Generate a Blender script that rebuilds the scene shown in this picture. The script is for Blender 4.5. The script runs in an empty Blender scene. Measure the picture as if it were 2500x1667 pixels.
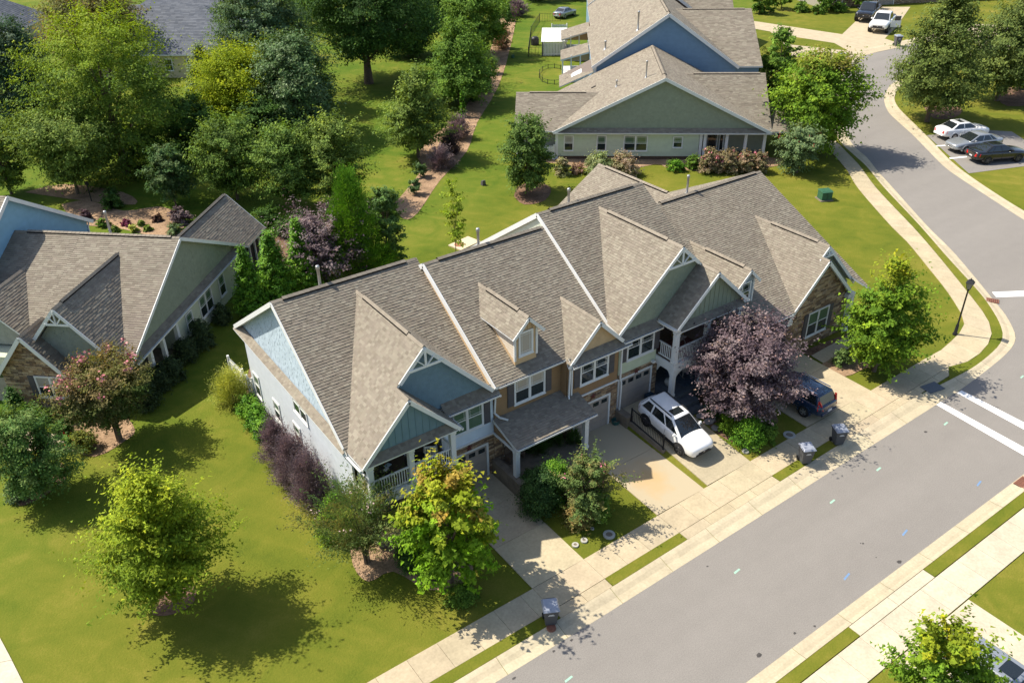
import bpy, math, random
import numpy as np
from mathutils import Vector, Matrix
random.seed(7); RNG = np.random.default_rng(7)
S = bpy.context.scene
COL = S.collection

# ---------------------------------------------------------------- camera
CAM_H = 30.0
F_PX, PITCH, YAW, ROLL = 2078.87, math.radians(31.4357), math.radians(54.8928), math.radians(-0.8553)
_cp, _sp = math.cos(PITCH), math.sin(PITCH)
_fw = np.array([math.cos(YAW)*_cp, math.sin(YAW)*_cp, -_sp])
_r0 = np.array([math.sin(YAW), -math.cos(YAW), 0.0]); _u0 = np.cross(_r0, _fw)
_rt = math.cos(ROLL)*_r0 + math.sin(ROLL)*_u0
_up = -math.sin(ROLL)*_r0 + math.cos(ROLL)*_u0
cam = bpy.data.cameras.new('camera'); camo = bpy.data.objects.new('camera', cam); COL.objects.link(camo)
cam.sensor_fit = 'HORIZONTAL'; cam.sensor_width = 36.0; cam.lens = 36.0*F_PX/2500.0
cam.clip_start = 0.5; cam.clip_end = 2000.0
camo.matrix_world = Matrix(((_rt[0], _up[0], -_fw[0], 0), (_rt[1], _up[1], -_fw[1], 0), (_rt[2], _up[2], -_fw[2], CAM_H), (0, 0, 0, 1)))
S.camera = camo

# ---------------------------------------------------------------- sky, sun, exposure
SUN = Vector((-1.75, 2.30, 3.75)).normalized()
W = bpy.data.worlds.new('World'); S.world = W; W.use_nodes = True
nt = W.node_tree; nt.nodes.clear()
sky = nt.nodes.new('ShaderNodeTexSky'); sky.sky_type = 'NISHITA'; sky.sun_disc = False
sky.sun_elevation = math.asin(SUN.z); sky.sun_rotation = math.atan2(SUN.x, SUN.y)
sky.air_density = 1.0; sky.dust_density = 1.6; sky.ozone_density = 1.0
bg = nt.nodes.new('ShaderNodeBackground'); bg.inputs[1].default_value = 0.122
wo = nt.nodes.new('ShaderNodeOutputWorld')
nt.links.new(sky.outputs[0], bg.inputs[0]); nt.links.new(bg.outputs[0], wo.inputs[0])
sl = bpy.data.lights.new('sun', 'SUN'); sl.energy = 4.8; sl.angle = math.radians(0.5); sl.color = (1.0, 0.93, 0.80)
so = bpy.data.objects.new('sun', sl); COL.objects.link(so)
so.rotation_euler = (-SUN).to_track_quat('-Z', 'Y').to_euler(); so.location = (0, 0, 60)
S.view_settings.view_transform = 'Standard'; S.view_settings.look = 'None'
S.view_settings.exposure = 0.66; S.view_settings.gamma = 1.0; S.view_settings.use_curve_mapping = False
S.render.engine = 'CYCLES'
S.cycles.max_bounces = 6; S.cycles.diffuse_bounces = 3; S.cycles.transmission_bounces = 4

# ---------------------------------------------------------------- surveying helpers
def smooth(a, b, t):
    t = min(1, max(0, (t-a)/(b-a))); return t*t*(3-2*t)
def zg(x, y):
    """ground height: the yards rise gently to each house of the row"""
    r = min(1, max(0, (y-21.95)/6.6)) * (1-smooth(44, 47, y))
    if y < 21.95: return 0.0
    h = 0.30*smooth(19.2, 20.2, x)
    h += 0.50*smooth(27.55, 28.0, x) if y < 29.5 else 0.50*smooth(27.2, 28.0, x)
    h -= 0.72*smooth(31.6, 37.5, x)
    h = h*(1-smooth(44, 48, x)) if x > 44 else h
    return max(0, h)*r
def RAY(px, py):
    v = np.array([px-1250.0, 833.5-py, F_PX]); return v[0]*_rt + v[1]*_up + v[2]*_fw
def GZ(px, py, z=0.0):
    d = RAY(px, py); t = (z-CAM_H)/d[2]; return Vector((d[0]*t, d[1]*t, z))
def G(px, py):
    z = 0.0
    for _ in range(6):
        p = GZ(px, py, z); z = zg(p.x, p.y)
    return Vector((p.x, p.y, z))
def HV(px, py, x, y):
    d = RAY(px, py); t = (d[0]*x+d[1]*y)/(d[0]**2+d[1]**2); return CAM_H+d[2]*t
def PRJ(p):
    q = np.array([p[0], p[1], p[2]-CAM_H]); w = float(q@_fw); return 1250+F_PX*float(q@_rt)/w, 833.5-F_PX*float(q@_up)/w
def PXM(p):
    """photograph pixels per metre at point p"""
    q = np.array([p[0], p[1], p[2]-CAM_H]); return F_PX/float(q@_fw)

# ---------------------------------------------------------------- materials
MATS = {}
def nodes(name):
    m = bpy.data.materials.new(name); m.use_nodes = True; n = m.node_tree; n.nodes.clear()
    o = n.nodes.new('ShaderNodeOutputMaterial'); return m, n, o
def mat(name, c, rough=0.75, var=0.12, scale=6.0, bump=0.0, attr=False, spec=0.35, metal=0.0, vscale2=0.0, stretch=None, coat=0.0):
    if name in MATS: return MATS[name]
    m, n, o = nodes(name); L = n.links
    b = n.nodes.new('ShaderNodeBsdfPrincipled'); L.new(b.outputs[0], o.inputs[0])
    b.inputs['Roughness'].default_value = rough; b.inputs['Metallic'].default_value = metal
    b.inputs['Specular IOR Level'].default_value = spec
    if coat: b.inputs['Coat Weight'].default_value = coat; b.inputs['Coat Roughness'].default_value = 0.05
    tc = n.nodes.new('ShaderNodeNewGeometry')
    vec = tc.outputs['Position']
    if stretch:
        mp = n.nodes.new('ShaderNodeMapping'); mp.inputs['Scale'].default_value = stretch; L.new(vec, mp.inputs[0]); vec = mp.outputs[0]
    nz = n.nodes.new('ShaderNodeTexNoise'); nz.inputs['Scale'].default_value = scale; nz.inputs['Detail'].default_value = 5.0
    L.new(vec, nz.inputs['Vector'])
    mr = n.nodes.new('ShaderNodeMapRange'); mr.inputs[1].default_value = 0.3; mr.inputs[2].default_value = 0.7
    mr.inputs[3].default_value = 1-var; mr.inputs[4].default_value = 1+var; L.new(nz.outputs[0], mr.inputs[0])
    fac = mr.outputs[0]
    if vscale2:
        n2 = n.nodes.new('ShaderNodeTexNoise'); n2.inputs['Scale'].default_value = vscale2; n2.inputs['Detail'].default_value = 3.0
        L.new(tc.outputs['Position'], n2.inputs['Vector'])
        m2 = n.nodes.new('ShaderNodeMapRange'); m2.inputs[1].default_value = 0.3; m2.inputs[2].default_value = 0.7
        m2.inputs[3].default_value = 1-var; m2.inputs[4].default_value = 1+var; L.new(n2.outputs[0], m2.inputs[0])
        mm = n.nodes.new('ShaderNodeMath'); mm.operation = 'MULTIPLY'; L.new(fac, mm.inputs[0]); L.new(m2.outputs[0], mm.inputs[1]); fac = mm.outputs[0]
    vm = n.nodes.new('ShaderNodeVectorMath'); vm.operation = 'SCALE'; L.new(fac, vm.inputs['Scale'])
    if attr:
        at = n.nodes.new('ShaderNodeAttribute'); at.attribute_name = 'col'; L.new(at.outputs['Color'], vm.inputs[0])
    else: vm.inputs[0].default_value = c
    L.new(vm.outputs[0], b.inputs['Base Color'])
    if bump:
        bp = n.nodes.new('ShaderNodeBump'); bp.inputs['Strength'].default_value = bump; bp.inputs['Distance'].default_value = 0.02
        nb = n.nodes.new('ShaderNodeTexNoise'); nb.inputs['Scale'].default_value = scale*6; nb.inputs['Detail'].default_value = 4
        L.new(tc.outputs['Position'], nb.inputs['Vector']); L.new(nb.outputs[0], bp.inputs['Height']); L.new(bp.outputs[0], b.inputs['Normal'])
    MATS[name] = m; return m
def mat_leaf(name, transl=0.30, rough=0.75, tn=(1.35, 1.25, 0.55)):
    if name in MATS: return MATS[name]
    m, n, o = nodes(name); L = n.links
    at = n.nodes.new('ShaderNodeAttribute'); at.attribute_name = 'col'
    b = n.nodes.new('ShaderNodeBsdfPrincipled'); b.inputs['Roughness'].default_value = rough; b.inputs['Specular IOR Level'].default_value = 0.14
    t = n.nodes.new('ShaderNodeBsdfTranslucent'); mx = n.nodes.new('ShaderNodeMixShader'); mx.inputs[0].default_value = transl
    tint = n.nodes.new('ShaderNodeVectorMath'); tint.operation = 'MULTIPLY'; tint.inputs[1].default_value = tn
    L.new(at.outputs['Color'], b.inputs['Base Color']); L.new(at.outputs['Color'], tint.inputs[0]); L.new(tint.outputs[0], t.inputs[0])
    L.new(b.outputs[0], mx.inputs[1]); L.new(t.outputs[0], mx.inputs[2]); L.new(mx.outputs[0], o.inputs[0])
    MATS[name] = m; return m
def mat_glass(name, c=(0.02, 0.03, 0.032), rough=0.04, spec=0.9):
    if name in MATS: return MATS[name]
    m, n, o = nodes(name); b = n.nodes.new('ShaderNodeBsdfPrincipled'); n.links.new(b.outputs[0], o.inputs[0])
    b.inputs['Base Color'].default_value = (*c, 1); b.inputs['Roughness'].default_value = rough; b.inputs['Specular IOR Level'].default_value = spec
    MATS[name] = m; return m
def mat_lawn(name, stops, lush=None):
    """mown turf: dry and lush patches at several scales, faint mower passes, relief; lusher turf behind the houses"""
    m, n, o = nodes(name); L = n.links
    b = n.nodes.new('ShaderNodeBsdfPrincipled'); L.new(b.outputs[0], o.inputs[0])
    b.inputs['Roughness'].default_value = 0.95; b.inputs['Specular IOR Level'].default_value = 0.08
    g = n.nodes.new('ShaderNodeNewGeometry')
    def noise(sc, det=4.0, dist=0.0, st=None, rot=0.0):
        z = n.nodes.new('ShaderNodeTexNoise'); z.inputs['Scale'].default_value = sc; z.inputs['Detail'].default_value = det
        z.inputs['Distortion'].default_value = dist; src = g.outputs['Position']
        if st:
            mp = n.nodes.new('ShaderNodeMapping'); mp.inputs['Rotation'].default_value = (0, 0, rot); L.new(src, mp.inputs[0])
            m2 = n.nodes.new('ShaderNodeMapping'); m2.inputs['Scale'].default_value = st; L.new(mp.outputs[0], m2.inputs[0]); src = m2.outputs[0]
        L.new(src, z.inputs['Vector']); return z.outputs[0]
    def mul(a, k, off=0.0):
        q = n.nodes.new('ShaderNodeMath'); q.operation = 'MULTIPLY_ADD'; L.new(a, q.inputs[0]); q.inputs[1].default_value = k; q.inputs[2].default_value = off; return q.outputs[0]
    def add(a, c):
        q = n.nodes.new('ShaderNodeMath'); q.operation = 'ADD'; L.new(a, q.inputs[0]); L.new(c, q.inputs[1]); return q.outputs[0]
    f = add(add(mul(noise(0.10, 3, 0.6), 1.0), mul(noise(0.45, 5, 1.2), 0.72)), add(mul(noise(3.0, 4, .5), 0.22), mul(noise(13.0, 4), 0.46, -0.72)))
    f = add(f, mul(noise(0.9, 2, 0.3, (1.0, 0.06, 1.0), math.radians(-35)), 0.42, -0.21))
    def ramp(st):
        cr = n.nodes.new('ShaderNodeValToRGB'); L.new(f, cr.inputs[0]); e = cr.color_ramp.elements
        for i, (p, c) in enumerate(st):
            if i < 2: e[i].position = p; e[i].color = (*c, 1)
            else: q = e.new(p); q.color = (*c, 1)
        return cr.outputs[0]
    col = ramp(stops)
    if lush:
        sp = n.nodes.new('ShaderNodeSeparateXYZ'); L.new(g.outputs['Position'], sp.inputs[0])
        k = add(mul(sp.outputs[1], 1/22.0, -46/22.0), mul(noise(0.12, 2), 0.8, -0.4)); k = add(k, mul(sp.outputs[0], -1/45.0, 48/45.0-.35))
        mr = n.nodes.new('ShaderNodeMapRange'); mr.interpolation_type = 'SMOOTHSTEP'; L.new(k, mr.inputs[0])
        mx = n.nodes.new('ShaderNodeMix'); mx.data_type = 'RGBA'; L.new(mr.outputs[0], mx.inputs[0]); L.new(col, mx.inputs[6]); L.new(ramp(lush), mx.inputs[7]); col = mx.outputs[2]
    L.new(col, b.inputs['Base Color'])
    bp = n.nodes.new('ShaderNodeBump'); bp.inputs['Strength'].default_value = 0.7; bp.inputs['Distance'].default_value = 0.04
    L.new(add(mul(noise(9.0, 5), 1.0), mul(noise(30.0, 3), 0.6)), bp.inputs['Height']); L.new(bp.outputs[0], b.inputs['Normal'])
    MATS[name] = m; return m

# ---------------------------------------------------------------- mesh helpers
def tag(o, label=None, cat=None, group=None, kind=None):
    if label: o['label'] = label
    if cat: o['category'] = cat
    if group: o['group'] = group
    if kind: o['kind'] = kind
    return o
def empty(name, loc=(0, 0, 0), rz=0.0, label=None, cat=None, group=None):
    o = bpy.data.objects.new(name, None); COL.objects.link(o); o.location = loc; o.rotation_euler = (0, 0, rz); o.empty_display_size = 0.3
    return tag(o, label, cat, group)
def link(name, me, parent=None):
    o = bpy.data.objects.new(name, me); COL.objects.link(o)
    if parent is not None:
        o.parent = parent
        if parent.name in WORLDSPACE: o.matrix_parent_inverse = Matrix.Translation(-parent.location)
    return o
WORLDSPACE = set()
def wempty(name, loc, label, cat, group=None):
    """an Empty at a thing's base whose parts are drawn in world coordinates"""
    o = empty(name, loc, 0.0, label, cat, group); WORLDSPACE.add(o.name); return o
def copy_tree(o, parent=None):
    c = o.copy(); COL.objects.link(c); c.parent = parent
    for ch in list(o.children): copy_tree(ch, c)
    return c
V3 = Vector
class MB:
    """collects faces; build() makes them one mesh object"""
    def __init__(s): s.v = []; s.f = []; s.m = []; s.c = []
    def face(s, pts, m=0, col=None):
        i = len(s.v); s.v.extend([tuple(p) for p in pts]); s.f.append(tuple(range(i, i+len(pts)))); s.m.append(m); s.c.append(col or (1, 1, 1)); return s
    def hexa(s, p, m=0, col=None):
        """p: 8 points, bottom ring 0-3 then top ring 4-7"""
        i = len(s.v); s.v.extend([tuple(q) for q in p])
        for f in ((3, 2, 1, 0), (4, 5, 6, 7), (0, 1, 5, 4), (1, 2, 6, 5), (2, 3, 7, 6), (3, 0, 4, 7)):
            s.f.append(tuple(i+k for k in f)); s.m.append(m); s.c.append(col or (1, 1, 1))
        return s
    def box(s, x0, y0, z0, x1, y1, z1, m=0, col=None):
        return s.hexa([(x0, y0, z0), (x1, y0, z0), (x1, y1, z0), (x0, y1, z0), (x0, y0, z1), (x1, y0, z1), (x1, y1, z1), (x0, y1, z1)], m, col)
    def bar(s, a, b, w, h, m=0, col=None, up=(0, 0, 1)):
        """box beam from a to b, w wide and h high, centred"""
        a = V3(a); b = V3(b); d = (b-a).normalized(); u = V3(up)
        if abs(d.dot(u)) > 0.98: u = V3((0, 1, 0))
        sd = d.cross(u).normalized()*w/2; uu = sd.cross(d).normalized()*h/2
        return s.hexa([a-sd-uu, a+sd-uu, b+sd-uu, b-sd-uu, a-sd+uu, a+sd+uu, b+sd+uu, b-sd+uu], m, col)
    def prism(s, poly, vec, m=0, col=None):
        """poly (3d, planar) extruded by vec"""
        vec = V3(vec); p = [V3(q) for q in poly]; q = [a+vec for a in p]; n = len(p)
        s.face(p[::-1], m, col); s.face(q, m, col)
        for k in range(n): s.face([p[k], p[(k+1) % n], q[(k+1) % n], q[k]], m, col)
        return s
    def tube(s, a, b, r0, r1=None, n=8, m=0, col=None, caps=True):
        a = V3(a); b = V3(b); r1 = r0 if r1 is None else r1; d = (b-a).normalized()
        u = d.orthogonal().normalized(); w = d.cross(u); i = len(s.v)
        for c, r in ((a, r0), (b, r1)):
            for k in range(n):
                t = 2*math.pi*k/n; s.v.append(tuple(c+(u*math.cos(t)+w*math.sin(t))*r))
        for k in range(n):
            j = (k+1) % n; s.f.append((i+k, i+j, i+n+j, i+n+k)); s.m.append(m); s.c.append(col or (1, 1, 1))
        if caps:
            for q in (tuple(i+k for k in range(n))[::-1], tuple(i+n+k for k in range(n))): s.f.append(q); s.m.append(m); s.c.append(col or (1, 1, 1))
        return s
    def lathe(s, prof, n=16, c=(0, 0, 0), m=0, col=None):
        i = len(s.v)
        for r, z in prof:
            for k in range(n):
                t = 2*math.pi*k/n; s.v.append((c[0]+r*math.cos(t), c[1]+r*math.sin(t), c[2]+z))
        for j in range(len(prof)-1):
            for k in range(n):
                q = (k+1) % n; s.f.append((i+j*n+k, i+j*n+q, i+(j+1)*n+q, i+(j+1)*n+k)); s.m.append(m); s.c.append(col or (1, 1, 1))
        return s
    def build(s, name, mats, parent=None, smooth=False, kind=None, label=None, cat=None, group=None, bevel=0.0):
        me = bpy.data.meshes.new(name); me.from_pydata(s.v, [], s.f)
        for k in (mats if isinstance(mats, (list, tuple)) else [mats]): me.materials.append(k)
        if s.f:
            me.polygons.foreach_set('material_index', s.m)
            a = me.attributes.new('col', 'FLOAT_COLOR', 'FACE'); c = np.ones((len(s.f), 4), np.float32); c[:, :3] = np.array(s.c, np.float32); a.data.foreach_set('color', c.ravel())
            if smooth: me.polygons.foreach_set('use_smooth', [True]*len(s.f))
        me.update(); o = link(name, me, parent)
        if bevel:
            bv = o.modifiers.new('bevel', 'BEVEL'); bv.width = bevel; bv.segments = 2; bv.limit_method = 'ANGLE'
        return tag(o, label, cat, group, kind)
def np_mesh(name, verts, quads, cols, mats, parent=None):
    me = bpy.data.meshes.new(name); nv, nf = len(verts), len(quads)
    me.vertices.add(nv); me.vertices.foreach_set('co', np.ascontiguousarray(verts, np.float32).ravel())
    k = quads.shape[1]
    me.loops.add(nf*k); me.loops.foreach_set('vertex_index', np.ascontiguousarray(quads, np.int32).ravel())
    me.polygons.add(nf); me.polygons.foreach_set('loop_start', np.arange(0, nf*k, k, dtype=np.int32))
    me.update(calc_edges=True)
    a = me.attributes.new('col', 'FLOAT_COLOR', 'FACE'); c = np.ones((nf, 4), np.float32); c[:, :3] = cols; a.data.foreach_set('color', c.ravel())
    for q in mats: me.materials.append(q)
    return link(name, me, parent)

def clip(poly, cx):
    """clip 2d polygon by convex ccw polygon cx"""
    out = poly
    for i in range(len(cx)):
        a = cx[i]; b = cx[(i+1) % len(cx)]; ex, ey = b[0]-a[0], b[1]-a[1]
        inp = out; out = []
        if not inp: return []
        pv = inp[-1]; dp = ex*(pv[1]-a[1])-ey*(pv[0]-a[0])
        for q in inp:
            dq = ex*(q[1]-a[1])-ey*(q[0]-a[0])
            if (dp >= 0) != (dq >= 0):
                t = dp/(dp-dq); out.append((pv[0]+(q[0]-pv[0])*t, pv[1]+(q[1]-pv[1])*t))
            if dq >= 0: out.append(q)
            pv, dp = q, dq
    return out
def ccw(p):
    a = sum(p[i][0]*p[(i+1) % len(p)][1]-p[(i+1) % len(p)][0]*p[i][1] for i in range(len(p)))
    return p if a > 0 else p[::-1]
def vary(c, a, b=0.0):
    k = 1+random.uniform(-a, a); return tuple(max(0.0, q*k*(1+random.uniform(-b, b))) for q in c)
SHINGLE = [(0.220, 0.192, 0.150), (0.240, 0.212, 0.166), (0.196, 0.168, 0.132), (0.254, 0.226, 0.178), (0.210, 0.180, 0.144), (0.228, 0.196, 0.156)]
def courses(mb, poly3, expo=0.15, tabs=(0.16, 0.34), thick=0.022, cols=SHINGLE, var=0.08, up=(0, 0, 1), jitter=0.35, gap=0.0, inset=0.0, seed=None):
    """lay overlapping courses of tabs (shingles, shakes or boards) on a convex planar polygon; rows run level"""
    P = [V3(p) for p in poly3]
    n = (P[1]-P[0]).cross(P[2]-P[0])
    for k in range(3, len(P)):
        if n.length < 1e-6: n = (P[k-1]-P[0]).cross(P[k]-P[0])
    n.normalize()
    if abs(n.z) > 0.05:
        if n.z < 0: n = -n
    else:
        if n.dot(V3(FACE_DIR)) < 0: n = -n
    upv = V3((0, 0, 1)); v = (upv-n*upv.dot(n)).normalized(); u = v.cross(n).normalized()
    o = P[0]; pl = ccw([((p-o).dot(u), (p-o).dot(v)) for p in P])
    v0 = min(q[1] for q in pl); v1 = max(q[1] for q in pl)
    k = 0; vv = v0
    while vv < v1-1e-4:
        va, vb = vv, min(vv+expo, v1)
        row = clip([(-1e3, va), (1e3, va), (1e3, vb), (-1e3, vb)], pl)
        if len(row) >= 3:
            a0 = min(q[0] for q in row); a1 = max(q[0] for q in row)
            x = a0-random.uniform(0, tabs[0])
            while x < a1:
                w = random.uniform(*tabs); t = thick*(1+random.uniform(-jitter, jitter))
                cell = clip([(x+gap, va), (x+w-gap, va), (x+w-gap, vb), (x+gap, vb)], pl)
                if len(cell) >= 3:
                    c = vary(random.choice(cols), var)
                    top = [o+u*q[0]+v*q[1]+n*(t*(1-(q[1]-va)/expo*0.85)) for q in cell]
                    mb.face(top, 0, c)
                    lo = sorted([q for q in cell if q[1] < va+1e-5])
                    if len(lo) >= 2:
                        a, b = lo[0], lo[-1]
                        mb.face([o+u*a[0]+v*a[1]-n*0.004, o+u*b[0]+v*b[1]-n*0.004, o+u*b[0]+v*b[1]+n*t, o+u*a[0]+v*a[1]+n*t], 0, c)
                x += w
        vv += expo; k += 1
FACE_DIR = (0, -1, 0)
STONE = [(0.27, 0.18, 0.105), (0.36, 0.25, 0.15), (0.21, 0.135, 0.085), (0.43, 0.32, 0.205), (0.30, 0.225, 0.155), (0.17, 0.12, 0.085)]
def stones(mb, poly3, cols=STONE, hs=(0.07, 0.17), ws=(0.18, 0.52), depth=(0.012, 0.045), face=None):
    """ledge stone: irregular proud blocks with recessed joints on a convex vertical polygon"""
    P = [V3(p) for p in poly3]; n = (P[1]-P[0]).cross(P[2]-P[0]).normalized(); fd = V3(face or FACE_DIR)
    if n.dot(fd) < 0: n = -n
    v = V3((0, 0, 1)); u = v.cross(n).normalized(); o = P[0]
    pl = ccw([((p-o).dot(u), (p-o).dot(v)) for p in P]); vv = min(q[1] for q in pl); v1 = max(q[1] for q in pl)
    mb.face([o+u*q[0]+v*q[1]+n*0.003 for q in pl], 0, (0.13, 0.10, 0.075))
    g = 0.006
    while vv < v1:
        h = random.uniform(*hs); row = clip([(-1e3, vv), (1e3, vv), (1e3, vv+h), (-1e3, vv+h)], pl)
        if len(row) >= 3:
            x = min(q[0] for q in row)-random.uniform(0, .2); a1 = max(q[0] for q in row)
            while x < a1:
                w = random.uniform(*ws); cell = clip([(x+g, vv+g), (x+w-g, vv+g), (x+w-g, vv+h-g), (x+g, vv+h-g)], pl)
                if len(cell) >= 3:
                    d = random.uniform(*depth); c = vary(random.choice(cols), .18)
                    t = [o+u*q[0]+v*q[1]+n*(d*random.uniform(.8, 1)) for q in cell]; bt = [o+u*q[0]+v*q[1] for q in cell]
                    mb.face(t, 0, c)
                    for i in range(len(t)): j = (i+1) % len(t); mb.face([bt[i], bt[j], t[j], t[i]], 0, c)
                x += w
        vv += h
# ================================================================ palette
M_WHITE = mat('white_paint', (0.72, 0.72, 0.70), 0.5, 0.04, 3)
M_TRIM = mat('white_trim', (0.70, 0.70, 0.68), 0.55, 0.04, 2)
M_ROOF = mat('asphalt_shingle', (0.2, 0.17, 0.14), 0.95, 0.05, 30, 0.3, attr=True, spec=0.15, vscale2=0.35)
M_DECK = mat('roof_deck', (0.16, 0.13, 0.11), 0.9)
M_STONE = mat('ledge_stone', (0.2, 0.15, 0.1), 0.9, 0.2, 9, 0.5, attr=True, spec=0.2)
M_SIDE = mat('painted_siding', (0.4, 0.4, 0.4), 0.65, 0.05, 2.5, attr=True, spec=0.25)
M_SHUT = mat('shutter_grey', (0.085, 0.08, 0.085), 0.6, 0.08, 4)
M_GAR = mat('garage_door_taupe', (0.33, 0.285, 0.245), 0.55, 0.04, 2)
M_CONC = mat('concrete', (0.50, 0.425, 0.295), 0.9, 0.09, 1.1, 0.25, attr=True, spec=0.15, vscale2=9.0)
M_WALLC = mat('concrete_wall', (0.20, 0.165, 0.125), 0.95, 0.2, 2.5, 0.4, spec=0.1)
M_GLASS = mat_glass('window_glass')
M_GLASSG = mat_glass('window_glass_blind', (0.10, 0.16, 0.10), 0.08, 0.8)
M_CURT = mat_glass('window_curtain', (0.34, 0.32, 0.28), 0.25, 0.5)
M_BLACK = mat('black_metal', (0.015, 0.015, 0.017), 0.45, 0.05, 3)
M_DARK = mat('dark_interior', (0.03, 0.028, 0.026), 0.9)
M_GALV = mat('galvanised_pipe', (0.42, 0.42, 0.42), 0.4, 0.08, 6, metal=0.6)
M_BARK = mat('bark', (0.13, 0.095, 0.07), 0.95, 0.25, 7, 0.6)
M_WOOD = mat('porch_wood', (0.12, 0.085, 0.06), 0.8, 0.15, 5, stretch=(1, 6, 1))
M_LEAF = mat_leaf('leaf'); M_LEAFD = mat_leaf('leaf_evergreen', 0.18, 0.5)
M_PETAL = mat('petal', (0.5, 0.1, 0.15), 0.7, 0.1, 3, attr=True)
M_MULCH = mat('mulch', (0.17, 0.105, 0.07), 1.0, 0.30, 7, 0.9, spec=0.05, vscale2=0.9)
M_STRAW = mat('pine_straw', (0.30, 0.20, 0.125), 1.0, 0.28, 8, 0.9, spec=0.05, vscale2=0.8)
M_IRON = mat('cast_iron_rust', (0.20, 0.085, 0.055), 0.85, 0.2, 10)
GREEN = [(0.02, (0.055, 0.082, 0.010)), (0.30, (0.104, 0.126, 0.014)), (0.54, (0.136, 0.144, 0.018)), (0.78, (0.190, 0.172, 0.029)), (1.0, (0.31, 0.235, 0.072))]
LUSH = [(0.02, (0.040, 0.088, 0.008)), (0.30, (0.074, 0.124, 0.012)), (0.54, (0.112, 0.146, 0.017)), (0.78, (0.165, 0.168, 0.027)), (1.0, (0.25, 0.205, 0.055))]
M_LAWN = mat_lawn('lawn_turf', GREEN, LUSH)
def mat_stained():
    """driveway concrete with a rusty orange stain of its own shape"""
    m, n, o = nodes('stained_concrete'); L = n.links
    b = n.nodes.new('ShaderNodeBsdfPrincipled'); L.new(b.outputs[0], o.inputs[0]); b.inputs['Roughness'].default_value = 0.9; b.inputs['Specular IOR Level'].default_value = 0.15
    g = n.nodes.new('ShaderNodeNewGeometry'); z = n.nodes.new('ShaderNodeTexNoise'); z.inputs['Scale'].default_value = 1.1; z.inputs['Detail'].default_value = 6; L.new(g.outputs['Position'], z.inputs['Vector'])
    mp = n.nodes.new('ShaderNodeMapping'); mp.inputs['Location'].default_value = (-25.9/1.5, -24.4/1.9, 0); mp.inputs['Scale'].default_value = (1/1.5, 1/1.9, 0); L.new(g.outputs['Position'], mp.inputs[0])
    ln = n.nodes.new('ShaderNodeVectorMath'); ln.operation = 'LENGTH'; L.new(mp.outputs[0], ln.inputs[0])
    q = n.nodes.new('ShaderNodeMath'); q.operation = 'MULTIPLY_ADD'; q.inputs[1].default_value = 1.5; q.inputs[2].default_value = -0.15; L.new(z.outputs[0], q.inputs[0])
    d = n.nodes.new('ShaderNodeMath'); d.operation = 'SUBTRACT'; L.new(q.outputs[0], d.inputs[0]); L.new(ln.outputs['Value'], d.inputs[1])
    r = n.nodes.new('ShaderNodeMapRange'); r.inputs[1].default_value = -0.3; r.inputs[2].default_value = 0.45; r.inputs[4].default_value = 0.42; L.new(d.outputs[0], r.inputs[0])
    mx = n.nodes.new('ShaderNodeMix'); mx.data_type = 'RGBA'; mx.inputs[6].default_value = (0.425, 0.355, 0.240, 1); mx.inputs[7].default_value = (0.50, 0.29, 0.085, 1); L.new(r.outputs[0], mx.inputs[0]); L.new(mx.outputs[2], b.inputs['Base Color'])
    return m
def mat_asphalt():
    m, n, o = nodes('asphalt'); L = n.links
    b = n.nodes.new('ShaderNodeBsdfPrincipled'); L.new(b.outputs[0], o.inputs[0]); b.inputs['Roughness'].default_value = 0.9; b.inputs['Specular IOR Level'].default_value = 0.2
    g = n.nodes.new('ShaderNodeNewGeometry')
    def nz(sc, d, st=None):
        z = n.nodes.new('ShaderNodeTexNoise'); z.inputs['Scale'].default_value = sc; z.inputs['Detail'].default_value = d
        if st:
            mp = n.nodes.new('ShaderNodeMapping'); mp.inputs['Scale'].default_value = st; L.new(g.outputs['Position'], mp.inputs[0]); L.new(mp.outputs[0], z.inputs['Vector'])
        else: L.new(g.outputs['Position'], z.inputs['Vector'])
        return z.outputs[0]
    def ma(a, k, c):
        q = n.nodes.new('ShaderNodeMath'); q.operation = 'MULTIPLY_ADD'; L.new(a, q.inputs[0]); q.inputs[1].default_value = k
        if isinstance(c, float): q.inputs[2].default_value = c
        else: L.new(c, q.inputs[2])
        return q.outputs[0]
    f = ma(nz(20, 4), 0.95, ma(nz(1.2, 5), 0.16, ma(nz(0.25, 3, (0.2, 2.2, 1)), 0.30, -0.18)))
    cr = n.nodes.new('ShaderNodeValToRGB'); L.new(f, cr.inputs[0]); e = cr.color_ramp.elements
    e[0].position = 0.2; e[0].color = (0.165, 0.152, 0.138, 1); e[1].position = 0.85; e[1].color = (0.270, 0.250, 0.226, 1)
    L.new(cr.outputs[0], b.inputs['Base Color'])
    bp = n.nodes.new('ShaderNodeBump'); bp.inputs['Strength'].default_value = 0.4; bp.inputs['Distance'].default_value = 0.01; L.new(nz(90, 2), bp.inputs['Height']); L.new(bp.outputs[0], b.inputs['Normal'])
    return m
M_ASPH = mat_asphalt()

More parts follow.
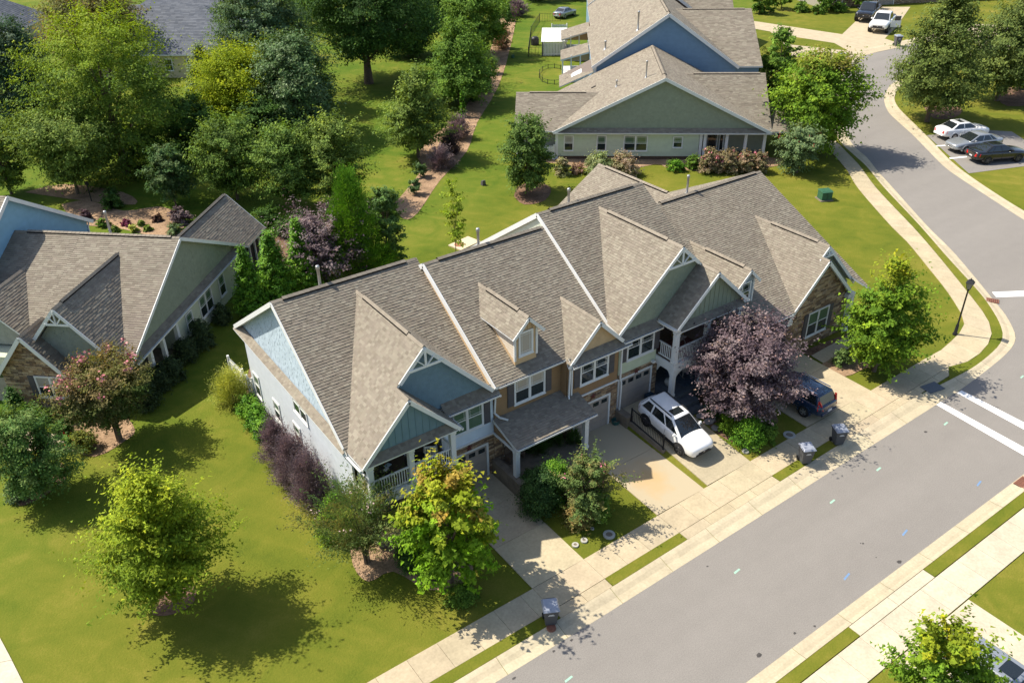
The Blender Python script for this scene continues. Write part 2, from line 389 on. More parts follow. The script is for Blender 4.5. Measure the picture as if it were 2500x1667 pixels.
# ================================================================ ground
def spline(pts, n=6):
    out = []; P = [V3((*p[:2], 0)) for p in pts]
    for i in range(len(P)-1):
        p0 = P[max(0, i-1)]; p1 = P[i]; p2 = P[i+1]; p3 = P[min(len(P)-1, i+2)]
        for k in range(n):
            t = k/n; out.append(0.5*((2*p1)+(p2-p0)*t+(2*p0-5*p1+4*p2-p3)*t*t+(3*p1-p0-3*p2+p3)*t**3))
    out.append(P[-1]); return out
def resample(P, n):
    d = [0]
    for i in range(1, len(P)): d.append(d[-1]+(P[i]-P[i-1]).length)
    out = []; j = 0
    for k in range(n):
        s = d[-1]*k/(n-1)
        while j < len(P)-2 and d[j+1] < s: j += 1
        t = (s-d[j])/max(1e-9, d[j+1]-d[j]); out.append(P[j].lerp(P[j+1], min(1, max(0, t))))
    return out
def plen(P): return sum((P[i+1]-P[i]).length for i in range(len(P)-1))
def sheet(name, poly, off, m, parent=None, kind='structure', label=None, cuts=3, cat=None):
    import bmesh
    bm = bmesh.new(); f = bm.faces.new([bm.verts.new((p[0], p[1], 0)) for p in poly])
    if f.calc_area() and f.normal.z < 0: f.normal_flip()
    bm.normal_update()
    if f.normal.z < 0: f.normal_flip()
    bmesh.ops.triangulate(bm, faces=bm.faces[:])
    for _ in range(cuts):
        ed = [e for e in bm.edges if e.calc_length() > 0.9]
        if not ed: break
        bmesh.ops.subdivide_edges(bm, edges=ed, cuts=1, use_grid_fill=False); bmesh.ops.triangulate(bm, faces=bm.faces[:])
    for v in bm.verts: v.co.z = zg(v.co.x, v.co.y)+off
    me = bpy.data.meshes.new(name); bm.to_mesh(me); bm.free(); me.materials.append(m)
    a = me.attributes.new('col', 'FLOAT_COLOR', 'FACE'); c = np.ones((len(me.polygons), 4), np.float32); c[:, :3] = (0.42, 0.352, 0.242); a.data.foreach_set('color', c.ravel())
    o = link(name, me, parent); return tag(o, label, cat, None, kind if parent is None else None)
def ground_sheet():
    def axis(lo, hi, a, b, fine):
        s = list(np.arange(a, b+1e-6, fine)); x = a; st = 2.0; pre = []
        while x > lo: x -= st; st *= 1.6; pre.append(max(x, lo))
        x = b; st = 2.0; post = []
        while x < hi: x += st; st *= 1.6; post.append(min(x, hi))
        return np.array(pre[::-1]+s+post)
    xs = axis(-700, 900, 14, 50, 0.45); ys = axis(-300, 1200, 20.5, 48.0, 0.45)
    X, Y = np.meshgrid(xs, ys, indexing='ij'); Zm = np.vectorize(zg)(X, Y)
    v = np.stack([X, Y, Zm], -1).reshape(-1, 3); n, m = len(xs), len(ys)
    i = np.arange(n-1)[:, None]*m+np.arange(m-1)[None]; q = np.stack([i, i+m, i+m+1, i+1], -1).reshape(-1, 4)
    o = np_mesh('lawn', v, q, np.ones((len(q), 3)), [M_LAWN]); return tag(o, 'mown olive green lawn around the houses', None, None, 'structure')
ground_sheet()
def off(x): return 0.016*max(0.0, x-18)
CONC = (0.425, 0.355, 0.240)
def slab(parent, pts, name='slab', top=0.05, m=M_CONC, col=None, th=0.10, gap=0.012):
    """one cast slab; pts are world xy corners, shrunk a little so joints show"""
    c = sum((V3((p[0], p[1], 0)) for p in pts), V3((0, 0, 0)))/len(pts)
    q = []
    for p in pts:
        d = V3((p[0], p[1], 0))-c; d = d*(1-gap/max(0.2, d.length)) if d.length else d
        x, y = c.x+d.x, c.y+d.y; q.append(V3((x, y, zg(x, y)+top)))
    c = col or vary(CONC, 0.055, 0.015); mb = MB(); dn = V3((0, 0, th))
    if len(q) == 4 and max(p.z for p in q) > 0.07:
        n = 6; gr = []
        for i in range(n+1):
            r = []
            for j in range(n+1):
                e = q[0].lerp(q[1], i/n).lerp(q[3].lerp(q[2], i/n), j/n); r.append(V3((e.x, e.y, zg(e.x, e.y)+top)))
            gr.append(r)
        for i in range(n):
            for j in range(n): mb.face([gr[i][j], gr[i+1][j], gr[i+1][j+1], gr[i][j+1]], 0, c)
        ed = [gr[i][0] for i in range(n)]+[gr[n][j] for j in range(n)]+[gr[n-i][n] for i in range(n)]+[gr[0][n-j] for j in range(n)]
        for i in range(len(ed)): e = ed[i]; f = ed[(i+1) % len(ed)]; mb.face([e-dn, f-dn, f, e], 0, c)
    else: mb.prism([p-dn for p in q], (0, 0, th), 0, c)
    return mb.build(name, m, parent)
def struct(name, label): o = empty(name); tag(o, label, None, None, 'structure'); return o

# --- streets
Ya = lambda x: 18.85+0.011*max(0, x-18)
cornerA = spline([(44.4, 19.2)]+[tuple(G(*p)[:2]) for p in ((2342, 953), (2425, 891), (2466.5, 853), (2479, 827), (2473, 802), (2453.7, 767), (2425, 732), (2374, 669.6), (2323, 610.6), (2262, 550), (2181, 460), (2142, 417), (2115.5, 384), (2080, 351), (2060, 300), (2053, 240), (2060, 185), (2077, 156), (2118, 135), (2190, 117), (2300, 92), (2420, 75), (2520, 60))])
cornerB = spline([(44.6, 20.25)]+[tuple(G(*p)[:2]) for p in ((2348.5, 913.5), (2390, 888), (2431, 853), (2445.7, 830.6), (2446.7, 811.5), (2434.6, 779.6), (2406, 735), (2374, 696.7), (2310, 626.5), (2243, 550), (2158.6, 460), (2115.5, 408), (2082.7, 378), (2050, 345), (2030, 300), (2022, 240), (2030, 178), (2050, 147), (2100, 124), (2180, 106), (2300, 80), (2420, 62), (2520, 48))])
rightA = spline([tuple(G(*p)[:2]) for p in ((2640, 620), (2500, 537), (2430, 492), (2350.6, 440), (2306, 408), (2264, 366), (2228.6, 330), (2196, 300.6), (2169, 274), (2158.6, 247), (2161.6, 229), (2178, 205), (2216.7, 184.5), (2260, 162), (2330, 140), (2420, 120), (2540, 100))])
rightB = spline([tuple(G(*p)[:2]) for p in ((2660, 606), (2520, 528), (2445, 483), (2366, 430), (2322, 395), (2280, 352), (2247, 318), (2218, 290), (2194, 265), (2184, 246), (2186, 230), (2200, 210), (2234, 191), (2272, 172), (2338, 150), (2425, 131), (2545, 111))])
def stripmesh(A, B, n):
    return resample(A, n), resample(B, n)
mb = MB()
xs = np.linspace(-60, 44.4, 60)
for a, b in zip(xs[:-1], xs[1:]): mb.face([(a, 12.84, .004), (b, 12.84, .004), (b, Ya(b), .004), (a, Ya(a), .004)])
street = mb.build('street', M_ASPH); tag(street, 'worn grey asphalt street in front of the townhouses', None, None, 'structure')
# the side street and the junction, one asphalt sheet
ra = [p for p in cornerA]; rb = [p for p in rightA]
poly = [(44.4, 12.84)]+[(44.4, Ya(44.4))]+[(p.x, p.y) for p in ra[1:]]+[(p.x, p.y) for p in rb[::-1]]+[(rb[0].x+20, rb[0].y-26), (110, 12.84)]
sheet('side_street', poly, 0.004, M_ASPH, label='curving asphalt side street beside the corner lawn', cuts=0)

# --- kerbs with gutters, cast in lengths
def kerb(name, A, B, label, seg=3.05, h=(0.008, -0.01, 0.055, 0.06), col=(0.45, 0.385, 0.268)):
    root = struct(name, label); n = max(2, int(plen(A)/seg)); k = 4
    RA, RB = resample(A, n*k+1), resample(B, n*k+1)
    for i in range(n):
        mb = MB(); c = vary(col, 0.05, 0.01)
        for j in range(k):
            q0, q1 = i*k+j, i*k+j+1
            e0 = 0.004 if j == 0 else 0.0; e1 = 0.004 if j == k-1 else 0.0
            prof = []
            for t, z in ((0, h[0]), (0.45, h[0]+0.004), (0.72, h[2]*.7), (0.86, h[2]), (1, h[3])):
                a = RA[q0].lerp(RB[q0], t); b = RA[q1].lerp(RB[q1], t); d = (b-a)
                a = a+d*e0*3; b = b-d*e1*3; prof.append((V3((a.x, a.y, z)), V3((b.x, b.y, z))))
            for u in range(len(prof)-1): mb.face([prof[u][0], prof[u][1], prof[u+1][1], prof[u+1][0]], 0, tuple(v*(.90 if u == 1 else 1) for v in c))
            mb.face([prof[-1][0], prof[-1][1], prof[-1][1]-V3((0, 0, .1)), prof[-1][0]-V3((0, 0, .1))], 0, c)
        mb.build('kerb_segment', M_CONC, root)
    return root
lineA = [V3((x, Ya(x), 0)) for x in np.linspace(-3, 44.4, 90)]; lineB = [V3((x, 19.82+0.019*max(0, x-18), 0)) for x in np.linspace(-3, 44.6, 90)]
kerb('kerb', lineA, lineB, 'pale concrete kerb and gutter in front of the townhouse driveways')
kerb('kerb', cornerA[:67], cornerB[:67], 'concrete kerb curving round the street corner by the lamp post')
kerb('kerb', cornerA[66:], cornerB[66:], 'concrete kerb curving past the far driveway apron')
kerb('kerb', rightA, rightB, 'concrete kerb curving in front of the parking bay')
kerb('kerb', [V3((x, 12.84, 0)) for x in (14, 48)], [V3((x, 12.12, 0)) for x in (14, 48)], 'concrete kerb across the street from the townhouses')

# --- front sidewalk, slab by slab, with the aprons of the driveways
sw = struct('sidewalk', 'concrete sidewalk in front of the townhouses')
DR = [(16.35, 19.4), (24.3, 27.65), (27.95, 31.3), (36.3, 42.4)]
edges = [-2.0]
x = -2.0
cuts = sorted([v for d in ((16.35, 19.4), (24.3, 31.3), (36.3, 42.4)) for v in d]+[48.6])
while x < 48.55:
    nx = x+1.47
    c = [q for q in cuts if x+0.35 < q < nx+0.55]
    nx = c[0] if c else nx; edges.append(nx); x = nx
SI = lambda x: 21.92+off(x); SO = lambda x: 20.40+off(x)*1.15
for a, b in zip(edges[:-1], edges[1:]): slab(sw, [(a, SO(a)), (b, SO(b)), (b, SI(b)), (a, SI(a))])
ap = struct('driveway_apron', 'concrete aprons joining the driveways to the kerb')
YB = lambda x: 19.82+0.019*max(0, x-18)+0.012
for a, b in ((16.35, 17.9), (17.9, 19.4), (24.3, 26.0), (26.0, 27.8), (27.8, 29.5), (29.5, 31.3), (36.3, 38.3), (38.3, 40.3), (40.3, 42.4), (42.4, 44.6), (44.6, 46.7), (46.7, 48.6)):
    slab(ap, [(a, YB(a)), (b, YB(b)), (b, SO(b)-.015), (a, SO(a)-.015)], 'apron_slab')
def grass_strip(a, b, lo, hi, label):
    n = max(2, int((b-a)/0.6)); xs = np.linspace(a, b, n); mb = MB()
    for p, q in zip(xs[:-1], xs[1:]): mb.face([(p, lo(p), .066), (q, lo(q), .066), (q, hi(q), .066), (p, hi(p), .066)])
    for p in (a, b): mb.face([(p, lo(p), .066), (p, hi(p), .066), (p, hi(p), 0), (p, lo(p), 0)])
    mb.face([(a, lo(a), .066), (b, lo(b), .066), (b, lo(b), 0), (a, lo(a), 0)]); mb.face([(a, hi(a), .066), (b, hi(b), .066), (b, hi(b), 0), (a, hi(a), 0)])
    return tag(mb.build('grass_strip', M_LAWN), label, None, None, 'structure')
for a, b, t in ((-3, 16.33, 'beside the big side lawn'), (19.42, 24.28, 'between the first two driveways'), (31.32, 36.28, 'below the two wheeled bins')):
    grass_strip(a, b, YB, lambda x: SO(x)-.01, 'narrow grass strip between kerb and sidewalk '+t)
# curved sidewalk round the corner
cin = spline([(48.6, SI(48.6))]+[tuple(G(*p)[:2]) for p in ((2294, 857.7), (2329, 827), (2348.5, 805), (2354, 786), (2345, 763.6), (2310, 709), (2262, 649), (2214.5, 591), (2173, 550), (2094.6, 460), (2068, 416.7), (2029, 372), (1990, 335))])
cout = spline([(48.6, SO(48.6))]+[tuple(G(*p)[:2]) for p in ((2367.6, 881.6), (2402.7, 853), (2420, 824), (2417, 795.5), (2402.7, 767), (2358, 709), (2291, 626.5), (2246, 574), (2224, 550), (2139, 460), (2100.6, 408), (2065, 370.5), (2025, 330))])
n = int(plen(cin)/1.5); ci, co = resample(cin, n+1), resample(cout, n+1)
cs = struct('sidewalk', 'curved concrete sidewalk round the corner lawn')
for i in range(n): slab(cs, [ci[i], ci[i+1], co[i+1], co[i]])
gi, go = resample(cout, 60), resample(cornerB[:int(len(cornerB)*.62)], 60)
mb = MB()
gB = resample([p for p in cornerB if True][4:79], 60)
for i in range(59): mb.face([(*gi[i][:2], .062), (*gi[i+1][:2], .062), (*gB[i+1][:2], .062), (*gB[i][:2], .062)])
tag(mb.build('grass_strip', M_LAWN), 'curved grass strip between the corner kerb and sidewalk', None, None, 'structure')
# --- driveways
def driveway(label, x0, x1, ys, split=None):
    r = struct('driveway', label)
    for a, b in zip(ys[:-1], ys[1:]):
        if split: slab(r, [(x0, a), (split, a), (split, b), (x0, b)]); slab(r, [(split, a), (x1, a), (x1, b), (split, b)])
        else: slab(r, [(x0, a), (x1, a), (x1, b), (x0, b)])
    return r
driveway('concrete driveway of the blue townhouse', 16.35, 19.4, [SI(18)+.01, 25.0, 27.5, 29.72])
dw = driveway('stained concrete driveway of the tan townhouse', 24.3, 27.65, [SI(26)+.01, 25.95, 29.1]); M_RUSTC = mat_stained()
for o in dw.children: o.data.materials[0] = M_RUSTC
driveway('concrete driveway with a white car on it', 27.97, 31.3, [SI(29.6)+.01, 25.4, 29.15])
driveway('wide concrete driveway of the end townhouse with a dark wagon on it', 36.3, 42.4, [SI(39)+.01, 25.6, 29.6], 39.4)
# --- across the street
r = struct('sidewalk', 'concrete sidewalk across the street')
e2 = list(np.arange(14.0, 48.0, 1.5))
for a, b in zip(e2[:-1], e2[1:]): slab(r, [(a, 9.94), (b, 9.94), (b, 11.5), (a, 11.5)], col=vary((0.48, 0.42, 0.315), .04))
r = struct('driveway', 'pale concrete driveway across the street')
for a, b, c, d in ((26.1, 9.9, 28.9, 4), (28.9, 9.9, 31.7, 4), (26.1, 12.1, 28.9, 11.52), (28.9, 12.1, 31.7, 11.52)):
    slab(r, [(a, d), (c, d), (c, b), (a, b)], col=vary((0.48, 0.42, 0.315), .04))
for a, b, t in ((14, 26.08, 'left of the driveway'), (31.72, 47, 'right of the driveway')):
    grass_strip(a, b, lambda x: 11.53, lambda x: 12.1, 'narrow grass strip across the street '+t.replace('left of', 'before').replace('right of', 'beyond'))
# walk at the bottom of the side lawn
r = struct('path', 'pale concrete path at the edge of the side lawn')
p = [G(*q) for q in ((-160, 1420), (0, 1555), (30, 1612), (54, 1667), (120, 1790), (-200, 1790))]
slab(r, [p[0][:2], p[1][:2], p[2][:2], G(-120, 1640)[:2]], col=(.5,.45,.35)); slab(r, [p[2][:2], p[4][:2], G(-150, 1790)[:2], G(-120, 1640)[:2]], col=(.5,.45,.35))
# --- parking bay
bay = [G(*q)[:2] for q in ((2262, 331), (2365, 424), (2520, 404), (2560, 380), (2470, 322), (2400, 318))]
sheet('parking_bay', bay, 0.02, M_ASPH, label='asphalt parking bay with white lines beside the curving kerb', cuts=0)
# --- far sidewalks, aprons and driveway at the bend
def C6(l): return [G(1800+a/3.36, b/3.36)[:2] for a, b in l]
sheet('far_driveway', C6([(60, 165), (860, 285), (975, 175), (1080, 60), (1420, 60), (1300, 230), (1210, 320), (1285, 345), (1330, 392), (1120, 436), (1010, 470), (920, 520), (850, 492), (440, 466), (390, 372), (270, 262), (60, 225)]), 0.03, M_CONC, label='far concrete driveway and sidewalk where two pickups stand', cuts=0)
sheet('far_verge', C6([(265, 275), (795, 357), (908, 420), (400, 366)]), 0.045, M_LAWN, label='lens of grass between the far sidewalk and driveway', cuts=0)
sheet('far_path', [G(*q)[:2] for q in ((2370, 60), (2440, 60), (2430, 130), (2370, 128))], 0.03, M_CONC, label='far concrete driveway glimpsed between the oaks', cuts=0)
sheet('far_path', [G(*q)[:2] for q in ((1870, 300), (1960, 318), (1950, 335), (1870, 330))], 0.03, M_CONC, label='concrete walk glimpsed beside the sage house', cuts=0)
sheet('front_walk', [G(*q)[:2] for q in ((1980, 870), (2060, 826), (2120, 800), (2140, 812), (2085, 845), (2010, 888))], 0.055, M_CONC, label='concrete walk to the front of the stone gable', cuts=1)
sheet('front_walk', [(2.0, 46.6), (-3, 51.5), (-4.2, 50.4), (-0.5, 46.8), (1.5, 45.2)], 0.05, M_CONC, label='pale concrete walk along the brick stone gable house', cuts=0)
# --- back lawn, lusher turf
# --- mulch beds
def bed(pts, label, m=M_MULCH, o=0.024, name='mulch_bed', cuts=1): sheet(name, [tuple(p[:2]) for p in spline([G(*q)[:2] for q in pts]+[G(*pts[0])[:2]], 3)[:-1]], o, m, label=label, cuts=cuts)
bed([(610, 895), (600, 955), (625, 1040), (680, 1130), (745, 1215), (800, 1275), (845, 1245), (840, 1150), (760, 1080), (700, 1000), (640, 900)], 'mulch bed along the white side wall of the blue townhouse')
bed([(850, 1300), (862, 1380), (900, 1420), (960, 1395), (1050, 1440), (1150, 1420), (1130, 1330), (1010, 1270), (900, 1260)], 'mulch bed under the crape myrtle and maple by the porch', M_STRAW)
bed([(370, 1470), (375, 1500), (420, 1500), (470, 1475), (478, 1435), (445, 1415), (400, 1430)], 'ring of mulch round the young tree on the side lawn', M_MULCH)
bed([(30, 1200), (45, 1235), (100, 1215), (160, 1170), (150, 1130), (90, 1120)], 'mulch ring under the tree by the sidewalk to the brick stone gable')
bed([(130, 1060), (160, 1090), (230, 1115), (300, 1080), (330, 1050), (290, 1010), (200, 1030)], 'straw coloured bed under the pink crape myrtle', M_STRAW)
bed([(960, 500), (1000, 455), (1030, 410), (1020, 380), (1050, 340), (1110, 290), (1150, 240), (1195, 130), (1222, 40), (1262, 20), (1245, 120), (1215, 215), (1165, 300), (1140, 370), (1075, 440), (1020, 520), (985, 535)], 'long curving mulch bed between the two back lawns', M_STRAW)
bed([(1255, 480), (1280, 500), (1330, 490), (1345, 460), (1310, 445), (1265, 455)], 'mulch ring under the tree by the sage house')
bed([(150, 500), (190, 545), (300, 560), (430, 590), (450, 560), (430, 520), (385, 505), (300, 515), (215, 490)], 'straw mulch bed with clipped shrubs behind the grey green house', M_STRAW, 0.03)
bed([(60, 470), (200, 490), (330, 500), (300, 470), (160, 450)], 'leaf litter under the trees at the lawn edge', M_STRAW, 0.027)
bed([(560, 560), (700, 560), (880, 660), (760, 700), (640, 660)], 'shaded mulch bed under the evergreens', M_MULCH, 0.03)
bed([(1355, 400), (1500, 418), (1600, 402), (1640, 412), (1760, 420), (1900, 405), (1880, 385), (1354, 388)], 'mulch bed along the front of the sage house', M_STRAW)
bed([(1700, 990), (1735, 1045), (1790, 1080), (1840, 1070), (1900, 1030), (1860, 980), (1780, 940), (1720, 950)], 'mulch bed under the purple plum tree', M_MULCH, 0.028)
bed([(1990, 905), (2060, 920), (2110, 900), (2150, 890), (2120, 860), (2060, 870), (2020, 880)], 'mulch bed beside the walk of the stone gable', M_STRAW, 0.03)
bed([(1960, 858), (2060, 818), (2095, 800), (2075, 830), (1985, 868)], 'dark mulch strip under the stone gable window', M_MULCH, 0.026)
bed([(1310, 1180), (1330, 1230), (1390, 1240), (1470, 1265), (1480, 1215), (1450, 1150), (1380, 1130)], 'mulch bed round the crape myrtle of the tan townhouse', M_STRAW, 0.03)
bed([(2255, 262), (2280, 290), (2330, 288), (2350, 268), (2310, 255)], 'mulch ring under the oak by the parking bay', M_MULCH)
bed([(2430, 235), (2460, 260), (2540, 250), (2530, 215), (2460, 215)], 'mulch ring under the far right oak', M_MULCH)
# --- painted marks
M_PWHITE = mat('road_paint_white', (0.80, 0.80, 0.78), 0.7, 0.05, 8)
M_PMINT = mat('marking_paint_mint', (0.30, 0.50, 0.38), 0.8, 0.15, 20); M_PBLUE = mat('marking_paint_blue', (0.14, 0.24, 0.40), 0.8, 0.15, 20)
def mark(name, pts, m, label, z=0.009):
    mb = MB(); mb.face([(*G(*p)[:2], z) for p in pts][::-1]); o = mb.build(name, m); return tag(o, label, None, None, 'structure')
mark('crossing_line', [(2337, 959.5), (2347.5, 953), (2580, 1072), (2580, 1092)], M_PWHITE, 'white crosswalk line nearer the lamp post')
mark('crossing_line', [(2286, 988), (2297, 981), (2580, 1136), (2580, 1158)], M_PWHITE, 'white crosswalk line nearer the wheeled bins')
mark('stop_line', [(2422, 713), (2432, 725.5), (2560, 722), (2560, 708)], M_PWHITE, 'broad white stop line across the side street')
mark('bay_line', [(2283, 359), (2320, 356), (2321, 354), (2281, 356.5)], M_PWHITE, 'white line painted between the white and silver parked cars', 0.028)
mark('bay_line', [(2319, 389), (2360, 385), (2361, 382.5), (2317, 386)], M_PWHITE, 'white line painted between the silver and black parked cars', 0.028)
def dash(c, ang, ln, w, m, label):
    p = G(*c); d = V3((math.cos(ang), math.sin(ang), 0)); s = V3((-d.y, d.x, 0)); mb = MB(); z = V3((0, 0, .009)); p = V3((p.x, p.y, 0))
    mb.face([p-d*ln/2-s*w/2+z, p+d*ln/2-s*w*.35+z, p+d*ln*.5+s*w/2+z, p-d*ln*.42+s*w*.4+z]); o = mb.build('paint_mark', m); tag(o, label, None, 'utility marks sprayed on the street', 'structure')
for c in ((2309, 1034), (2145, 1145), (2032, 1224), (1799, 1394), (1388, 1657), (2495, 920)): dash(c, 0.05, .42, .11, M_PMINT, 'short mint green utility mark sprayed on the street')
for c in ((2390, 1180), (2209, 1300), (2067, 1407)): dash(c, 0.15, .55, .10, M_PBLUE, 'short blue utility mark sprayed on the street')
M_STAIN = mat('oil_stain', (0.055, 0.05, 0.047), 0.8, 0.3, 14)
for c, r in (((1854, 1598), .17), ((2195, 1371), .17), ((1940, 1545), .09), ((2260, 1054), .13), ((1395, 1562), .09), ((1352, 1589), .09), ((2107, 1326), .07), ((1255, 1655), .1), ((1727, 1382), .07), ((1989, 1528), .08), ((2139, 1360), .05), ((2101, 1326), .05)):
    p = G(*c); mb = MB(); mb.face([(p.x+r*math.cos(t)*random.uniform(.6, 1.1), p.y+.7*r*math.sin(t)*random.uniform(.6, 1.1), .0085) for t in np.linspace(0, 2*math.pi, 12)[:-1]])
    tag(mb.build('oil_spot', M_STAIN), 'small dark oil spot on the asphalt', None, 'dark spots on the street', 'structure')
# ================================================================ house kit
def deck(mb, poly, th=0.15):
    P = [V3(p) for p in poly]; n = (P[1]-P[0]).cross(P[2]-P[0])
    if n.z < 0: P = P[::-1]
    d = V3((0, 0, -th)); q = [p+d for p in P]; up = [p-V3((0, 0, .004)) for p in P]
    mb.face(up, 1); mb.face(q[::-1], 0)
    for k in range(len(P)): j = (k+1) % len(P); mb.face([q[k], q[j], up[j], up[k]], 0)
class Roof:
    """gathers the planes of one roof: a boarded deck (part) carrying its shingles"""
    def __init__(s, parent, expo=0.15, tabs=(0.12, 0.27)): s.p = parent; s.d = MB(); s.s = MB(); s.e = expo; s.t = tabs
    def plane(s, poly, th=0.15): deck(s.d, poly, th); courses(s.s, poly, s.e, s.t)
    def done(s):
        o = s.d.build('roof', [M_TRIM, M_DECK], s.p); s.s.build('shingles', M_ROOF, o, kind='stuff'); return o
def ridge(roof, a, b, m1, m2, vent=None, w=0.17):
    """row of ridge caps from a to b; m1, m2 horizontal unit dirs down each side with slope; vent = (t0, t1) raised vent"""
    a = V3(a); b = V3(b); L = (b-a).length; n = max(2, int(L/0.28)); mb = MB()
    D1 = V3(m1).normalized()*w; D2 = V3(m2).normalized()*w
    for i in range(n):
        t0, t1 = i/n, (i+1)/n; lift = 0.035
        if vent and vent[0] <= (t0+t1)/2 <= vent[1]: lift = 0.105
        p = a.lerp(b, t0)+V3((0, 0, lift+.012)); q = a.lerp(b, t1)+V3((0, 0, lift)); c = vary((0.255, 0.22, 0.175), .10)
        for D in (D1, D2):
            mb.face([p, q, q+D, p+D], 0, c); hh = V3((0, 0, .11 if lift > .05 else .05)); mb.face([p+D, q+D, q+D-hh, p+D-hh], 0, (0.018, .016, .015) if lift > .05 else c)  # shadow under the raised vent is painted near black on its side faces
    for e, s in ((a, -1), (b, 1)): mb.face([e+V3((0, 0, .05)), e+D1+V3((0, 0, .04)), e+D1-V3((0, 0, .02)), e-V3((0, 0, .02)), e+D2-V3((0, 0, .02)), e+D2+V3((0, 0, .04))], 0, (0.2, .17, .14))
    return mb.build('ridge_cap', M_ROOF, roof, kind=None)
def siding(parent, poly, kind, col=None, name=None, face=None, expo=None):
    global FACE_DIR
    old = FACE_DIR; FACE_DIR = face or FACE_DIR
    mb = MB()
    if kind == 'lap': courses(mb, poly, expo or 0.15, (3.2, 4.6), 0.016, [col], 0.025, jitter=0.1)
    elif kind == 'shake': courses(mb, poly, expo or 0.17, (0.10, 0.26), 0.018, [col], 0.05, jitter=0.5)
    elif kind == 'stone': stones(mb, poly)
    elif kind == 'ashlar': stones(mb, poly, hs=(0.09, 0.2), ws=(0.25, 0.7))
    else: mb.face(poly, 0, col)
    FACE_DIR = old
    m = M_STONE if kind in ('stone', 'ashlar') else M_SIDE
    return mb.build(name or {'lap': 'lap_siding', 'shake': 'shake_siding', 'stone': 'stone_veneer', 'ashlar': 'stone_veneer'}.get(kind, 'wall'), m, parent, kind='stuff' if kind in ('lap', 'shake', 'stone', 'ashlar') else None)
def frame3(o, u, n):
    o = V3(o); u = V3(u).normalized(); n = V3(n).normalized(); return lambda a, b, c=0.0: o+u*a+V3((0, 0, b))+n*c
def rect(mb, f, a0, b0, a1, b1, c0, c1, m=0, col=None):
    mb.hexa([f(a0, b0, c0), f(a1, b0, c0), f(a1, b0, c1), f(a0, b0, c1), f(a0, b1, c0), f(a1, b1, c0), f(a1, b1, c1), f(a0, b1, c1)], m, col)
def window(parent, o, u, n, w, h, units=1, upper=None, lower=None, shutter=None, grid=True, sash=True, hide=()):
    f = frame3(o, u, n); t = 0.085; mb = MB()
    rect(mb, f, -t, -t, w+t, 0, 0, .06); rect(mb, f, -t, h, w+t, h+t, 0, .055); rect(mb, f, -t, 0, 0, h, 0, .05); rect(mb, f, w, 0, w+t, h, 0, .05)
    rect(mb, f, -t-.03, -t-.03, w+t+.03, -t+.015, 0, .085)
    mul = 0.11; uw = (w-mul*(units-1))/units
    for i in range(units-1): rect(mb, f, uw*(i+1)+mul*i, 0, uw*(i+1)+mul*(i+1), h, 0, .05)
    for i in range(units):
        a = i*(uw+mul)
        if sash: rect(mb, f, a, h/2-.025, a+uw, h/2+.025, 0, .04)
        for q in (a, a+uw-.03): rect(mb, f, q, 0, q+.03, h, 0, .035)
        rect(mb, f, a, 0, a+uw, .035, 0, .033); rect(mb, f, a, h-.03, a+uw, h, 0, .033)
    wo = mb.build('window', M_TRIM, parent)
    for i in range(units):
        a = i*(uw+mul)
        for k, (b0, b1, g) in enumerate(((0.0, h/2, lower or M_GLASS), (h/2, h, upper or M_GLASS)) if sash else ((0.0, h, upper or M_GLASS),)):
            p = MB(); rect(p, f, a+.02, b0+.02, a+uw-.02, b1-.02, 0.004, .02); p.build('pane', g, wo)
        if grid:
            g = MB(); b0 = h/2 if sash else 0.0
            for q in (.12, uw-.12): rect(g, f, a+q-.008, b0+.03, a+q+.008, h-.03, .02, .028)
            for q in (b0+.13, h-.13): rect(g, f, a+.03, q-.008, a+uw-.03, q+.008, .02, .0285)
            g.build('muntin', M_TRIM, wo)
    if shutter:
        for s in shutter:
            a0 = (-t-.02-.40) if s < 0 else w+t+.02; sm = MB(); rect(sm, f, a0, -.06, a0+.40, h+.05, 0, .04)
            for b0, b1 in ((.02, h*.45), (h*.5, h-.02)):
                rect(sm, f, a0+.05, b0, a0+.35, b1, .04, .052)
            sm.build('shutter', M_SHUT, parent)
    return wo
def garage_door(parent, o, u, n, w, h=2.15, lites=4):
    f = frame3(o, u, n); tr = MB(); t = .12
    rect(tr, f, -t, 0, 0, h+t, 0, .07); rect(tr, f, w, 0, w+t, h+t, 0, .07); rect(tr, f, 0, h, w, h+t, 0, .07); tr.build('garage_trim', M_TRIM, parent)
    d = MB()
    for k in range(4): rect(d, f, .01, k*h/4+.006, w-.01, (k+1)*h/4-.006, 0, .03)
    dr = d.build('garage_door', M_GAR, parent); pw = w/lites
    for k in range(3):
        for i in range(lites):
            p = MB(); rect(p, f, i*pw+.10, k*h/4+.10, (i+1)*pw-.10, (k+1)*h/4-.10, .03, .04); p.build('panel', M_GAR, dr)
    for i in range(lites):
        p = MB(); rect(p, f, i*pw+.10, 3*h/4+.12, (i+1)*pw-.10, h-.14, .03, .038); p.build('lite', M_GLASS, dr)
    return dr
def railing(parent, a, b, z, h=0.92, m=None, sp=0.125, bw=0.04, post=False):
    m = m or M_WHITE; a = V3((*a[:2], z)); b = V3((*b[:2], z)); L = (b-a).length; mb = MB()
    mb.bar(a+V3((0, 0, h)), b+V3((0, 0, h)), .09, .06); mb.bar(a+V3((0, 0, .10)), b+V3((0, 0, .10)), .05, .07)
    r = mb.build('railing', m, parent); n = int(L/sp)
    me = None
    for i in range(1, n):
        p = a.lerp(b, i/n)
        if me is None:
            q = MB(); q.box(-bw/2, -bw/2, .1, bw/2, bw/2, h-.02); o = q.build('baluster', m, r); me = o.data
        else: o = link('baluster', me, r)
        o.location = p
    return r
